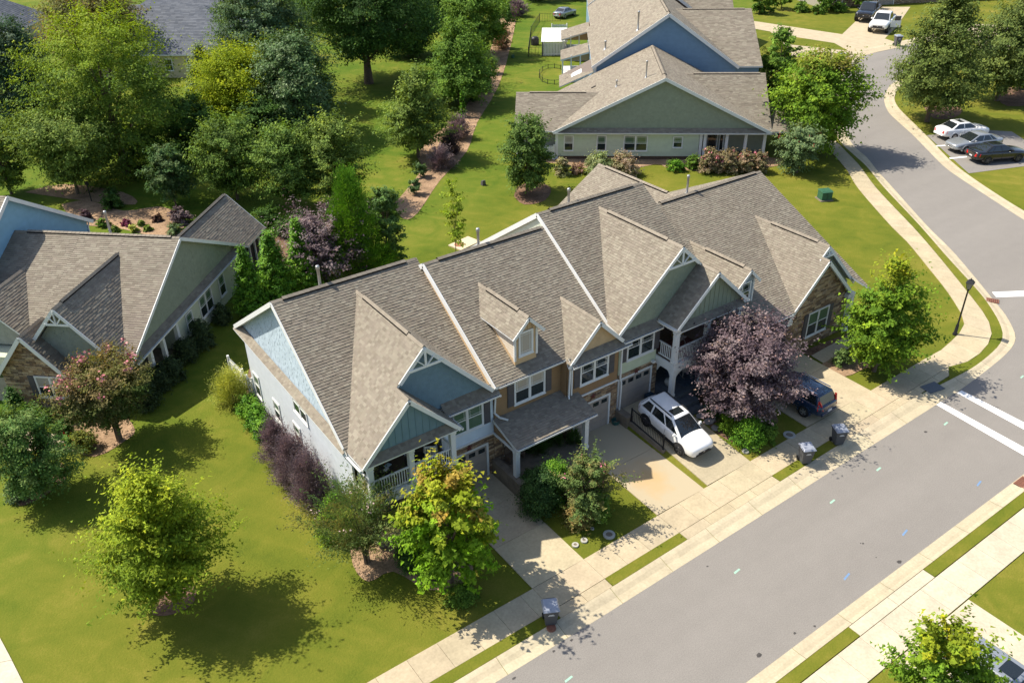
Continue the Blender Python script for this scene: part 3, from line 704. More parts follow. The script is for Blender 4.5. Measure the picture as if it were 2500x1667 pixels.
def post(parent, x, y, z0, z1, w=0.24, name='post', m=None):
    mb = MB(); h = w/2; mb.box(x-h, y-h, z0, x+h, y+h, z1); e = h+.035
    mb.box(x-e, y-e, z0, x+e, y+e, z0+.16); mb.box(x-e, y-e, z1-.14, x+e, y+e, z1-.004); mb.box(x-h-.02, y-h-.02, z1-.3, x+h+.02, y+h+.02, z1-.25)
    return mb.build(name, m or M_WHITE, parent)
def bar_part(parent, name, a, b, w, h, m=None): mb = MB(); mb.bar(a, b, w, h); return mb.build(name, m or M_TRIM, parent)
def gutter(parent, a, b, out=(0, -1, 0)):
    a = V3(a); b = V3(b); o = V3(out)*0.11; mb = MB(); z = V3((0, 0, .11))
    mb.face([a-z, b-z, b-z+o*.8, a-z+o*.8]); mb.face([a-z+o*.8, b-z+o*.8, b+o, a+o]); mb.face([a, b, b-z, a-z])
    mb.face([a+o, b+o, b+o*.88, a+o*.88]); mb.face([a-z*.4, b-z*.4, b-z*.4+o*.85, a-z*.4+o*.85])
    for e in (a, b): mb.face([e, e-z, e-z+o*.8, e+o])
    return mb.build('gutter', M_TRIM, parent)
def downspout(parent, pts, w=0.085):
    mb = MB()
    for p, q in zip(pts[:-1], pts[1:]): mb.bar(p, q, w, w*.8)
    return mb.build('downspout', M_TRIM, parent)
def pent(roof, x0, x1, y0, z0, y1, z1): roof.plane([(x0, y0, z0), (x1, y0, z0), (x1, y1, z1), (x0, y1, z1)], .07)
def truss(parent, ax, y, az, pitch, drop=0.95):
    mb = MB(); hw = drop/pitch; t = .11
    mb.bar((ax-hw, y, az-drop), (ax+hw, y, az-drop), .05, .13); mb.bar((ax, y, az-drop), (ax, y, az-.05), .045, t, up=(1, 0, 0))
    for s in (-1, 1): mb.bar((ax, y-.004, az-drop), (ax+s*hw*.5, y-.004, az-drop*.52), .045, .08, up=(0, 1, 0))
    return mb.build('gable_bracket', M_WHITE, parent)
def battens(parent, x0, x1, y, zb, ztop, sp=0.36, m=None):
    x = x0+sp/2; col = m
    while x < x1:
        zt = ztop(x)
        if zt > zb+.08:
            mb = MB(); mb.box(x-.022, y-.03, zb, x+.022, y, zt, 0, col); mb.build('batten', M_SIDE, parent)
        x += sp
def rakes(parent, apex, ends, y, w=0.2, d=0.05):
    for e in ends:
        mb = MB(); a = V3((apex[0], y, apex[1]-.10)); b = V3((e[0], y, e[1]-.10)); mb.bar(a, b, d, w, up=(0, 0, 1)); mb.build('rake_board', M_TRIM, parent)
def pipe(name, p, h, label, group='roof vent pipes', r=0.075):
    mb = MB(); mb.lathe([(r*2.4, -.12), (r*1.9, .03), (r*1.1, .10), (r, .11), (r, h), (r*1.35, h), (r*1.35, h+.16), (r*1.0, h+.20), (0.001, h+.205)], 12)
    o = mb.build(name, M_GALV, None, True); o.location = p; return o

BLUEL = (0.62, 0.70, 0.76); BLUED = (0.150, 0.235, 0.285); TAN = (0.275, 0.172, 0.088); TANL = (0.52, 0.37, 0.215); SAGE = (0.52, 0.57, 0.41); SAGED = (0.26, 0.29, 0.215)
UX, NY = (1, 0, 0), (0, -1, 0)
# ================================================================ blue townhouse
A = wempty('townhouse', (15.6, 36.7, 0), 'blue townhouse with white side wall and blue shingled front gable', 'townhouse', 'row of attached townhouses')
R = Roof(A)
za = lambda y: 10.1-.69*(36.7-y)
ga = lambda x: 9.64-1.045*abs(15.69-x)
P = lambda x, y, f: (x, y, f(y)); Q = lambda x, y, f: (x, y, f(x))
yv = lambda z, zr, yr, m: yr-(zr-z)/m
R.plane([P(11.42, 36.7, za), P(15.69, 36.7, za), P(15.69, yv(9.64, 10.1, 36.7, .69), za), P(11.5, yv(ga(11.5), 10.1, 36.7, .69), za), P(11.42, 29.6, za)])
R.plane([P(15.69, 36.7, za), P(19.62, 36.7, za), P(19.62, yv(ga(19.62), 10.1, 36.7, .69), za), P(15.69, yv(9.64, 10.1, 36.7, .69), za)])
R.plane([(11.42, 36.7, 10.1), (19.6, 36.7, 10.1), (19.6, 44.4, 5.05), (11.42, 44.4, 5.05)])
ys = yv(9.64, 10.1, 36.7, .69)
R.plane([Q(15.69, ys, ga), Q(15.69, 29.3, ga), Q(11.5, 29.3, ga), Q(11.5, yv(ga(11.5), 10.1, 36.7, .69), ga)])
R.plane([Q(14.11, 29.3, ga), Q(14.11, 28.15, ga), Q(11.5, 28.15, ga), Q(11.5, 29.3, ga)])
R.plane([Q(15.69, ys, ga), Q(15.69, 29.3, ga), Q(19.42, 29.3, ga), Q(19.6, yv(ga(19.6), 10.1, 36.7, .69), ga)])
gp = lambda x: 7.99-1.045*abs(x-14.11)
R.plane([Q(14.11, 29.66, gp), Q(14.11, 28.15, gp), Q(16.72, 28.15, gp), Q(16.72, 29.66, gp)])
pent(R, 16.55, 19.75, 29.2, 5.40, 29.68, 5.82); pent(R, 11.75, 16.5, 28.08, 5.27, 28.43, 5.60)
R.plane([(11.33, 29.9, 5.05), (11.33, 44.3, 5.05), (11.72, 44.3, 5.32), (11.72, 29.9, 5.32)], .07)
ro = R.done()
ridge(ro, (11.42, 36.7, 10.1), (19.5, 36.7, 10.1), (0, -1, -.69), (0, 1, -.656), (.08, .92)); ridge(ro, (15.69, ys, 9.66), (15.69, 29.3, 9.66), (1, 0, -1.045), (-1, 0, -1.045), (.12, .80))
ridge(ro, (14.11, 29.3, 8.0), (14.11, 28.15, 8.0), (1, 0, -1.045), (-1, 0, -1.045))
# walls
siding(A, [(11.75, 30.0, 0), (11.75, 44.0, 0), (11.75, 44.0, 5.3), (11.75, 30.0, 5.3)], 'lap', (0.50, 0.53, 0.56), face=(-1, 0, 0))
siding(A, [(11.78, 30.0, 5.2), (11.78, 44.0, 5.2), (11.78, 36.7, 10.0)], 'shake', (0.42, 0.50, 0.56), face=(-1, 0, 0))
mb = MB(); mb.box(11.8, 31.4, 0, 19.5, 44, 5.2, 0, BLUEL); mb.box(16.6, 29.75, 0, 19.5, 31.45, 5.3, 0, BLUEL); mb.build('wall', M_SIDE, A)
mb = MB(); mb.box(11.72, 29.98, 0, 11.83, 30.1, 5.2); mb.build('corner_board', M_TRIM, A)
siding(A, [(16.5, 29.7, 2.72), (19.62, 29.7, 2.72), (19.62, 29.7, 5.5), (16.5, 29.7, 5.5)], 'lap', BLUEL)
siding(A, [(16.5, 29.7, 2.2), (19.62, 29.7, 2.2), (19.62, 29.7, 2.72), (16.5, 29.7, 2.72)], 'stone')
siding(A, [(19.2, 29.7, 0), (20.2, 29.7, 0), (20.2, 29.7, 2.2), (19.2, 29.7, 2.2)], 'stone')
siding(A, [(16.3, 29.7, 0), (16.68, 29.7, 0), (16.68, 29.7, 2.2), (16.3, 29.7, 2.2)], 'stone')
siding(A, [(12.2, 29.68, 5.6), (19.25, 29.68, 5.6), (19.25, 29.68, ga(19.25)-.05), (15.69, 29.68, 9.5), (12.2, 29.68, ga(12.2)-.05)], 'shake', BLUED)
mb = MB(); mb.face([(11.75, 28.43, 5.55), (16.45, 28.43, 5.55), (16.45, 28.43, gp(16.45)-.06), (14.11, 28.43, 7.9), (11.75, 28.43, gp(11.75)-.06)], 0, BLUED); bw = mb.build('board_wall', M_SIDE, A)
battens(bw, 11.8, 16.4, 28.43, 5.6, lambda x: gp(x)-.1, .36, BLUED)
rakes(A, (15.69, 9.62), [(19.4, ga(19.4))], 29.28); rakes(A, (14.11, 7.97), [(11.55, gp(11.55)), (16.7, gp(16.7))], 28.13); rakes(A, (15.69, 9.62), [(14.3, ga(14.3))], 29.28)
for yy, zz in ((29.9, 5.32), (44.2, 5.18)): bar_part(A, 'rake_board', (11.40, 36.7, 9.98), (11.40, yy, zz), .05, .24)
truss(A, 15.69, 29.24, 9.55, 1.045)
window(A, (17.13, 29.7, 3.55), UX, NY, 1.80, 1.45, 2, M_GLASSG, M_GLASSG, (1,))
garage_door(A, (16.72, 29.72, 0.02), UX, NY, 2.4, 2.1)
for yy, w, z in ((41.6, .8, 1.0), (37.6, .8, .95), (40.0, .8, 3.2)): pass
for (px0, py0, px1, py1, un) in ((622, 922, 636, 978, 1), (670, 983, 686, 1023, 1), (713, 952, 751, 1026, 2), (718, 1030, 730, 1075, 1)):
    a = RAY(px0, py0); t = 11.75/a[0]; p0 = V3((0, 0, 30))+V3(a)*t; a = RAY(px1, py1); t = 11.75/a[0]; p1 = V3((0, 0, 30))+V3(a)*t
    w = max(.7, abs(p0.y-p1.y)); h = max(1.25, min(1.5, p0.z-p1.z)); window(A, (11.735, max(p0.y, p1.y), max(.8, p0.z-h)), (0, -1, 0), (-1, 0, 0), w if un == 2 else .78, h, un, M_GLASSG)
# two-storey porch
mb = MB(); mb.box(11.75, 28.28, 2.72, 16.55, 31.4, 3.12); mb.box(11.75, 28.24, 2.55, 16.55, 28.5, 2.72); mb.build('porch_deck', M_TRIM, A)
mb = MB(); mb.box(11.85, 28.5, 3.121, 16.5, 31.38, 3.14); mb.build('porch_floor', M_WOOD, A)
mb = MB(); mb.box(11.78, 28.30, 5.05, 16.5, 28.55, 5.27); mb.box(11.78, 28.55, 5.05, 12.02, 30.05, 5.27); mb.box(16.26, 28.55, 5.05, 16.5, 29.7, 5.27); mb.build('porch_beam', M_WHITE, A)
for xx in (11.93, 14.06, 16.36): post(A, xx, 28.43, 3.14, 5.05, .26); post(A, xx, 28.43, .35, 2.55, .26)
railing(A, (12.06, 28.43), (13.93, 28.43), 3.13); railing(A, (14.19, 28.43), (16.23, 28.43), 3.13); railing(A, (11.93, 28.56), (11.93, 29.95), 3.13); railing(A, (16.4, 28.56), (16.4, 29.65), 3.13)
siding(A, [(11.8, 31.37, 3.1), (16.6, 31.37, 3.1), (16.6, 31.37, 5.3), (11.8, 31.37, 5.3)], 'lap', BLUEL)
siding(A, [(16.58, 31.4, .3), (16.58, 29.72, .3), (16.58, 29.72, 5.3), (16.58, 31.4, 5.3)], 'lap', BLUEL, face=(-1, 0, 0))
mb = MB(); mb.face([(11.8, 28.5, 5.26), (16.5, 28.5, 5.26), (16.5, 31.4, 5.26), (11.8, 31.4, 5.26)]); mb.build('porch_ceiling', M_TRIM, A)
window(A, (15.2, 31.35, 3.2), UX, NY, .85, 1.95, 1, sash=False); window(A, (12.4, 31.35, 3.3), UX, NY, 1.7, 1.5, 2)
siding(A, [(11.8, 31.38, .3), (16.6, 31.38, .3), (16.6, 31.38, 2.7), (11.8, 31.38, 2.7)], 'lap', BLUEL); window(A, (13.0, 31.35, .4), UX, NY, .95, 2.0, 1, sash=False)
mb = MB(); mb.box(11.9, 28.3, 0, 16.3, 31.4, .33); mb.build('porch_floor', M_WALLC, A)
# arched valances under the deck
for x0, x1 in ((12.06, 13.93), (14.19, 16.23)):
    mb = MB(); n = 14; top = 2.56; pts = [(x0+(x1-x0)*k/n, top-.42*(abs(2*k/n-1)**3)-.08) for k in range(n+1)]
    for k in range(n): mb.hexa([(pts[k][0], 28.38, pts[k][1]), (pts[k+1][0], 28.38, pts[k+1][1]), (pts[k+1][0], 28.48, pts[k+1][1]), (pts[k][0], 28.48, pts[k][1]), (pts[k][0], 28.38, top), (pts[k+1][0], 28.38, top), (pts[k+1][0], 28.48, top), (pts[k][0], 28.48, top)])
    mb.build('arch_trim', M_WHITE, A)
gutter(A, (16.6, 29.2, 5.38), (19.75, 29.2, 5.38)); gutter(A, (11.44, 29.6, 5.13), (11.44, 28.15, 5.22), (-1, 0, 0)); gutter(A, (16.78, 29.6, 5.16), (16.78, 28.15, 5.16), (1, 0, 0))
downspout(A, [(19.72, 29.1, 5.3), (19.66, 29.5, 5.1), (19.66, 29.62, 3.95), (19.8, 29.4, 3.75), (20.15, 29.1, 3.62)])
mb = MB(); mb.box(16.4, 29.62, 2.66, 19.64, 29.7, 2.76); mb.build('ledge_trim', M_TRIM, A)

# ================================================================ tan townhouse
B = wempty('townhouse', (23.5, 36, .3), 'tan townhouse with a small window dormer and a lean-to porch roof', 'townhouse', 'row of attached townhouses')
R = Roof(B)
zb = lambda y: 10.1-.66*(35.85-y); gb = lambda x: 7.65-1.0*abs(25.9-x); yb = lambda z: 35.85-(10.1-z)/.66
xb0 = 19.55
R.plane([P(xb0, 35.85, zb), P(25.9, 35.85, zb), P(25.9, yb(7.65), zb), P(24.03, yb(gb(24.03)), zb), P(24.0, 29.3, zb), P(xb0, 29.3, zb)])
R.plane([P(25.9, 35.85, zb), P(27.6, 35.85, zb), P(27.6, yb(gb(27.6)), zb), P(25.9, yb(7.65), zb)])
R.plane([(xb0, 35.85, 10.1), (27.6, 35.85, 10.1), (27.6, 43.4, 5.1), (xb0, 43.4, 5.1)])
R.plane([Q(25.9, yb(7.65), gb), Q(25.9, 28.75, gb), Q(23.82, 28.75, gb), Q(24.03, yb(gb(24.03)), gb)])
R.plane([Q(25.9, yb(7.65), gb), Q(25.9, 28.75, gb), Q(27.62, 28.75, gb), Q(27.62, yb(gb(27.62)), gb)])
pent(R, 24.0, 28.15, 28.62, 5.60, 29.04, 5.95)
R.plane([(19.5, 27.45, 3.02), (24.75, 27.45, 3.02), (24.75, 29.58, 3.66), (19.5, 29.58, 3.66)], .12)
dz = lambda x: 8.95-1.03*abs(21.85-x); yd = yb(8.95)
R.plane([Q(21.85, yd, dz), Q(21.85, 29.57, dz), Q(20.87, 29.57, dz), Q(20.87, yb(dz(20.87)), dz)], .08); R.plane([Q(21.85, yd, dz), Q(21.85, 29.57, dz), Q(22.83, 29.57, dz), Q(22.83, yb(dz(22.83)), dz)], .08)
ro = R.done()
ridge(ro, (xb0, 35.85, 10.1), (27.55, 35.85, 10.1), (0, -1, -.66), (0, 1, -.66), (.12, .96)); ridge(ro, (25.9, yb(7.65), 7.66), (25.9, 28.75, 7.66), (1, 0, -1), (-1, 0, -1)); ridge(ro, (21.85, yd, 8.96), (21.85, 29.57, 8.96), (1, 0, -1), (-1, 0, -1), (.2, .82))
mb = MB(); mb.box(19.6, 29.7, 0, 27.6, 43, 5.15, 0, TAN); mb.box(23.95, 29.12, 0, 27.6, 29.75, 5.5, 0, TAN); mb.build('wall', M_SIDE, B)
siding(B, [(xb0+.03, 36.4, 9.6), (xb0+.03, 29.6, 5.1), (xb0+.03, 29.6, 5.9), (xb0+.03, 35.85, 9.98)], 'lap', TANL, face=(-1, 0, 0))
bar_part(B, 'rake_board', (xb0-.04, 35.85, 9.99), (xb0-.04, 29.3, 5.68), .06, .30); bar_part(B, 'rake_board', (xb0-.04, 35.85, 9.99), (xb0-.04, 43.3, 5.05), .06, .26)
siding(B, [(19.62, 29.6, 3.6), (24.0, 29.6, 3.6), (24.0, 29.6, 5.75), (19.62, 29.6, 5.75)], 'lap', TAN)
siding(B, [(23.97, 29.06, 3.1), (27.6, 29.06, 3.1), (27.6, 29.06, 5.8), (23.97, 29.06, 5.8)], 'lap', TAN)
siding(B, [(23.95, 29.6, 3.6), (23.95, 29.06, 3.6), (23.95, 29.06, 5.7), (23.95, 29.6, 5.7)], 'lap', TAN, face=(-1, 0, 0))
siding(B, [(24.2, 29.05, 5.7), (27.55, 29.05, 5.7), (27.55, 29.05, gb(27.55)-.06), (25.9, 29.05, 7.55), (24.2, 29.05, gb(24.2)-.06)], 'shake', TANL)
siding(B, [(23.97, 29.05, 2.45), (27.62, 29.05, 2.45), (27.62, 29.05, 3.15), (23.97, 29.05, 3.15)], 'stone'); siding(B, [(27.05, 29.05, .2), (27.62, 29.05, .2), (27.62, 29.05, 2.45), (27.05, 29.05, 2.45)], 'stone'); siding(B, [(23.9, 29.05, .2), (24.5, 29.05, .2), (24.5, 29.05, 2.45), (23.9, 29.05, 2.45)], 'stone')
siding(B, [(19.6, 29.66, .3), (24.0, 29.66, .3), (24.0, 29.66, 3.6), (19.6, 29.66, 3.6)], 'stone'); siding(B, [(23.93, 29.66, .3), (23.93, 29.06, .3), (23.93, 29.06, 3.6), (23.93, 29.66, 3.6)], 'stone', None, face=(-1, 0, 0))
garage_door(B, (24.55, 29.07, .33), UX, NY, 2.45, 2.05)
window(B, (24.93, 29.05, 3.90), UX, NY, 1.85, 1.45, 2, None, None, (-1, 1)); window(B, (20.95, 29.58, 4.05), UX, NY, 1.85, 1.45, 2, M_CURT, None, (-1, 1)); window(B, (20.3, 29.62, 1.0), UX, NY, .9, 1.4, 1)
mb = MB(); rect(mb, frame3((22.3, 29.62, .75), UX, NY), 0, 0, .95, 2.1, 0, .05); mb.build('front_door', M_DARK, B)
rakes(B, (25.9, 7.63), [(23.85, gb(23.85)), (27.6, gb(27.6))], 28.73)
# dormer
mb = MB(); mb.box(21.15, 29.84, 6.2, 22.5, 33.0, 7.62, 0, TANL); mb.prism([(21.15, 29.84, 7.6), (22.5, 29.84, 7.6), (22.5, 29.84, 8.1), (21.83, 29.84, 8.75), (21.15, 29.84, 8.1)], (0, 3.2, 0), 0, TANL); dm = mb.build('dormer', M_SIDE, B)
siding(dm, [(21.13, 29.84, 6.45), (21.13, 32.3, 8.0), (21.13, 29.84, 8.0)], 'lap', (0.60, .52, .42), face=(-1, 0, 0))
window(dm, (21.45, 29.83, 6.72), UX, NY, .74, 1.25, 1, M_CURT, None, grid=True, sash=False)
for xx in (21.14, 22.51): bar_part(dm, 'corner_board', (xx, 29.83, 6.45), (xx, 29.83, 8.05), .12, .08)
rakes(dm, (21.85, 8.93), [(20.88, dz(20.88)), (22.82, dz(22.82))], 29.56, .17)
battens(dm, 21.2, 22.5, 29.83, 7.95, lambda x: dz(x)-.2, .3, TANL)
# lean-to porch
mb = MB(); mb.bar((19.75, 27.78, 2.86), (24.5, 27.78, 2.86), .2, .22); mb.build('porch_beam', M_WHITE, B)
for xx in (19.72, 24.3): post(B, xx, 27.8, .72, 2.8, .26)
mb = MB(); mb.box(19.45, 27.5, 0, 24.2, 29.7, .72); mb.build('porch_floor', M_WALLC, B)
mb = MB(); mb.prism([(19.6, 27.6, 2.78), (19.6, 29.6, 2.78), (19.6, 29.6, 3.5)], (.1, 0, 0), 0, TAN); mb.build('porch_gable', M_SIDE, B)
bar_part(B, 'rake_board', (19.52, 27.45, 2.92), (19.52, 29.6, 3.57), .05, .18); bar_part(B, 'rake_board', (19.54, 27.5, 2.74), (19.54, 29.6, 2.74), .06, .14)
gutter(B, (19.5, 27.45, 3.0), (24.75, 27.45, 3.0)); gutter(B, (19.75, 29.3, 5.76), (24.0, 29.3, 5.76)); gutter(B, (24.0, 28.62, 5.58), (28.1, 28.62, 5.58))
downspout(B, [(24.05, 28.55, 5.5), (24.05, 28.9, 5.3), (24.05, 28.98, 3.6), (23.95, 28.8, 3.5)]); downspout(B, [(24.2, 28.55, 5.5), (24.22, 28.97, 5.3), (24.22, 28.97, 3.55)])
downspout(B, [(27.75, 28.55, 5.5), (27.72, 28.93, 5.25), (27.72, 28.93, 3.3), (27.76, 28.86, 3.0), (27.76, 28.9, .5)])
mb = MB(); mb.box(23.95, 28.98, 3.10, 27.64, 29.06, 3.19); mb.build('ledge_trim', M_TRIM, B)

# ================================================================ green townhouse
Cc = wempty('townhouse', (31.5, 36.5, .8), 'sage green townhouse with a large shingled gable and balcony porch', 'townhouse', 'row of attached townhouses')
R = Roof(Cc)
zc = lambda y: 10.71-.66*(36.43-y); gc = lambda x: 10.29-.916*abs(31.65-x); yc = lambda z: 36.43-(10.71-z)/.66
R.plane([P(27.53, 36.43, zc), P(31.65, 36.43, zc), P(31.65, yc(10.29), zc), P(27.53, yc(gc(27.53)), zc)])
R.plane([P(31.65, 36.43, zc), P(35.65, 36.43, zc), P(35.65, yc(gc(35.65)), zc), P(31.65, yc(10.29), zc)])
R.plane([(27.53, 36.43, 10.71), (35.65, 36.43, 10.71), (35.65, 44.2, 5.55), (27.53, 44.2, 5.55)])
R.plane([Q(31.65, yc(10.29), gc), Q(31.65, 28.8, gc), Q(27.3, 28.8, gc), Q(27.45, yc(gc(27.45)), gc)])
R.plane([Q(31.65, yc(10.29), gc), Q(31.65, 28.8, gc), Q(36.1, 28.8, gc), Q(35.75, yc(gc(35.75)), gc)])
gq = lambda x: gc(33.3)-.916*abs(x-33.3)
R.plane([Q(33.3, 28.8, gq), Q(33.3, 27.5, gq), Q(36.15, 27.5, gq), Q(36.15, 28.8, gq)]); R.plane([Q(33.3, 29.1, gq), Q(33.3, 27.5, gq), Q(30.42, 27.5, gq), Q(30.42, 29.1, gq)])
pent(R, 27.6, 30.6, 28.70, 5.78, 29.12, 6.18); pent(R, 30.7, 35.9, 27.45, 5.92, 27.84, 6.22)
ro = R.done()
ridge(ro, (27.53, 36.43, 10.71), (35.65, 36.43, 10.71), (0, -1, -.66), (0, 1, -.66), (.12, .88)); ridge(ro, (31.65, yc(10.29), 10.3), (31.65, 28.8, 10.3), (1, 0, -.916), (-1, 0, -.916), (.14, .84)); ridge(ro, (33.3, 28.8, gq(33.3)+.01), (33.3, 27.5, gq(33.3)+.01), (1, 0, -.916), (-1, 0, -.916))
mb = MB(); mb.box(27.65, 31.3, 0, 35.55, 44, 5.6, 0, SAGE); mb.box(27.7, 29.22, 0, 30.6, 31.4, 5.6, 0, SAGE); mb.prism([(35.5, 31.0, 5.5), (35.5, 43.8, 5.5), (35.5, 36.43, 10.5)], (.1, 0, 0), 0, SAGE); mb.build('wall', M_SIDE, Cc)
siding(Cc, [(27.62, 29.5, 5.5), (27.62, 44.0, 5.5), (27.62, 36.43, 10.55)], 'lap', (0.55, .58, .47), face=(-1, 0, 0))
bar_part(Cc, 'rake_board', (27.50, 36.43, 10.6), (27.50, 29.7, 6.16), .06, .24); bar_part(Cc, 'rake_board', (27.50, 36.43, 10.6), (27.50, 44.1, 5.45), .06, .28)
siding(Cc, [(27.72, 29.15, 3.3), (30.6, 29.15, 3.3), (30.6, 29.15, 5.95), (27.72, 29.15, 5.95)], 'lap', SAGE)
siding(Cc, [(27.72, 29.15, 2.95), (30.75, 29.15, 2.95), (30.75, 29.15, 3.32), (27.72, 29.15, 3.32)], 'stone'); siding(Cc, [(30.25, 29.15, .5), (30.75, 29.15, .5), (30.75, 29.15, 2.95), (30.25, 29.15, 2.95)], 'stone')
siding(Cc, [(30.76, 29.15, .5), (30.76, 31.3, .5), (30.76, 31.3, 3.4), (30.76, 29.15, 3.4)], 'stone', face=(1, 0, 0))
siding(Cc, [(27.75, 29.13, 6.1), (35.3, 29.13, 6.1), (35.3, 29.13, gc(35.3)-.06), (31.65, 29.13, 10.15), (27.75, 29.13, gc(27.75)-.06)], 'shake', SAGED)
mb = MB(); mb.face([(30.75, 27.83, 6.15), (35.85, 27.83, 6.15), (35.85, 27.83, gq(35.85)-.06), (33.3, 27.83, gq(33.3)-.1), (30.75, 27.83, gq(30.75)-.06)], 0, SAGED); bw = mb.build('board_wall', M_SIDE, Cc)
battens(bw, 30.8, 35.8, 27.83, 6.2, lambda x: gq(x)-.12, .36, SAGED)
rakes(Cc, (31.65, 10.27), [(27.35, gc(27.35)), (33.0, gc(33.0))], 28.78); rakes(Cc, (33.3, gq(33.3)-.02), [(30.45, gq(30.45)), (36.1, gq(36.1))], 27.48)
truss(Cc, 31.65, 28.74, 10.2, .916)
window(Cc, (28.35, 29.13, 4.14), UX, NY, 1.9, 1.45, 2, None, None, (-1, 1))
garage_door(Cc, (27.85, 29.17, .80), UX, NY, 2.4, 2.12)
# porch
mb = MB(); mb.box(30.62, 27.68, 3.30, 36.0, 31.3, 3.62); mb.box(30.62, 27.66, 3.1, 36.0, 27.95, 3.3); mb.box(30.62, 27.95, 3.1, 30.88, 29.15, 3.3); mb.build('porch_deck', M_TRIM, Cc)
mb = MB(); mb.box(30.7, 27.9, 3.621, 35.9, 31.28, 3.64); mb.build('porch_floor', M_WOOD, Cc)
mb = MB(); mb.box(30.66, 27.72, 5.72, 35.95, 27.98, 5.92); mb.box(30.66, 27.98, 5.72, 30.9, 29.2, 5.92); mb.build('porch_beam', M_WHITE, Cc)
for xx in (30.79, 33.25, 35.8): post(Cc, xx, 27.85, 3.64, 5.72, .26); post(Cc, xx, 27.85, 1.4, 3.1, .26)
railing(Cc, (30.92, 27.85), (33.12, 27.85), 3.63); railing(Cc, (33.38, 27.85), (35.67, 27.85), 3.63); railing(Cc, (30.79, 27.98), (30.79, 29.1), 3.63)
siding(Cc, [(30.6, 31.28, 3.6), (35.6, 31.28, 3.6), (35.6, 31.28, 5.9), (30.6, 31.28, 5.9)], 'lap', (0.5, 0.5, 0.45)); siding(Cc, [(30.62, 29.2, 3.6), (30.62, 31.3, 3.6), (30.62, 31.3, 5.9), (30.62, 29.2, 5.9)], 'lap', SAGE, face=(1, 0, 0))
window(Cc, (34.0, 31.26, 3.7), UX, NY, .9, 1.95, 1, sash=False); window(Cc, (31.4, 31.26, 4.1), UX, NY, 1.7, 1.4, 2)
mb = MB(); mb.face([(30.7, 27.9, 5.93), (35.9, 27.9, 5.93), (35.9, 31.3, 5.93), (30.7, 31.3, 5.93)]); mb.build('porch_ceiling', M_TRIM, Cc)
mb = MB(); mb.box(30.78, 27.6, .3, 36.0, 31.3, 1.4); mb.box(30.3, 26.9, .2, 32.2, 27.6, 1.12); mb.box(30.2, 26.5, .2, 32.2, 26.9, .86); mb.build('porch_floor', mat('slate_paving', (0.085, .10, .115), .8, .2, 5), Cc)
siding(Cc, [(30.8, 31.3, 1.4), (35.6, 31.3, 1.4), (35.6, 31.3, 3.3), (30.8, 31.3, 3.3)], 'lap', SAGE); window(Cc, (31.0, 31.27, 1.5), UX, NY, .95, 1.75, 1, sash=False)
for p0, p1 in (((30.92, 27.85), (33.12, 27.85)), ((33.38, 27.85), (35.67, 27.85)), ((30.79, 27.98), (30.79, 29.1))):
    mb = MB(); n = 14; top = 3.12; a = V3((*p0, 0)); b = V3((*p1, 0)); s = (b-a).normalized().cross(V3((0, 0, 1)))*.05
    for k in range(n):
        q = []
        for t, zz in ((k/n, 0), ((k+1)/n, 0)):
            c = a.lerp(b, t); lo = top-.5*(abs(2*t-1)**3)-.08; q.append((c, lo))
        (c0, l0), (c1, l1) = q
        mb.hexa([c0-s+V3((0, 0, l0)), c1-s+V3((0, 0, l1)), c1+s+V3((0, 0, l1)), c0+s+V3((0, 0, l0)), c0-s+V3((0, 0, top)), c1-s+V3((0, 0, top)), c1+s+V3((0, 0, top)), c0+s+V3((0, 0, top))])
    mb.build('arch_trim', M_WHITE, Cc)
gutter(Cc, (27.65, 28.70, 5.76), (30.5, 28.70, 5.76)); gutter(Cc, (30.40, 29.1, gq(30.42)-.06), (30.40, 27.5, gq(30.42)-.06), (-1, 0, 0)); gutter(Cc, (36.17, 29.1, gq(36.15)-.06), (36.17, 27.5, gq(36.15)-.06), (1, 0, 0))

# ================================================================ stone gabled end townhouse
D = wempty('townhouse', (42, 36, 0), 'low end townhouse with a brown stone front gable and rear wing', 'townhouse', 'row of attached townhouses')
R = Roof(D)
zd = lambda y: 8.45-.5*(37.2-y); gd = lambda x: 6.36-1.0*abs(43.73-x); ge = lambda x: 6.97-1.0*abs(44.34-x); yd = lambda z: 37.2-(8.45-z)/.5
R.plane([P(35.7, 37.2, zd), P(44.34, 37.2, zd), P(44.34, yd(6.97), zd), P(41.0, 27.55, zd), P(35.7, 27.55, zd)])
R.plane([P(44.34, 37.2, zd), P(48.0, 37.2, zd), P(48.0, 26.95, zd), P(44.34, yd(6.97), zd)])
R.plane([(35.7, 37.2, 8.45), (48.0, 37.2, 8.45), (48.0, 46.4, 3.85), (35.7, 46.4, 3.85)])
R.plane([Q(44.34, yd(6.97), ge), Q(44.34, 28.2, ge), Q(41.32, 28.2, ge)]); R.plane([Q(43.73, 28.2, gd), Q(43.73, 27.6, gd), Q(40.48, 27.6, gd), Q(40.48, 28.2, gd)])
R.plane([Q(44.34, yd(6.97), ge), Q(44.34, 28.2, ge), Q(47.9, 28.2, ge), Q(47.95, 27.3, ge)]) if False else R.plane([Q(44.34, yd(6.97), ge), Q(44.34, 28.2, ge), Q(47.5, 28.2, ge)])
R.plane([Q(43.73, 28.25, gd), Q(43.73, 27.6, gd), Q(47.0, 27.6, gd), Q(47.0, 28.25, gd)])
dn = lambda x: 6.9-.96*abs(38.02-x); ydd = yd(6.9)
R.plane([Q(38.02, ydd, dn), Q(38.02, 29.0, dn), Q(37.05, 29.0, dn), Q(37.05, yd(dn(37.05)), dn)], .08); R.plane([Q(38.02, ydd, dn), Q(38.02, 29.0, dn), Q(38.99, 29.0, dn), Q(38.99, yd(dn(38.99)), dn)], .08)
rw = lambda x: 7.85-.62*abs(41.0-x)
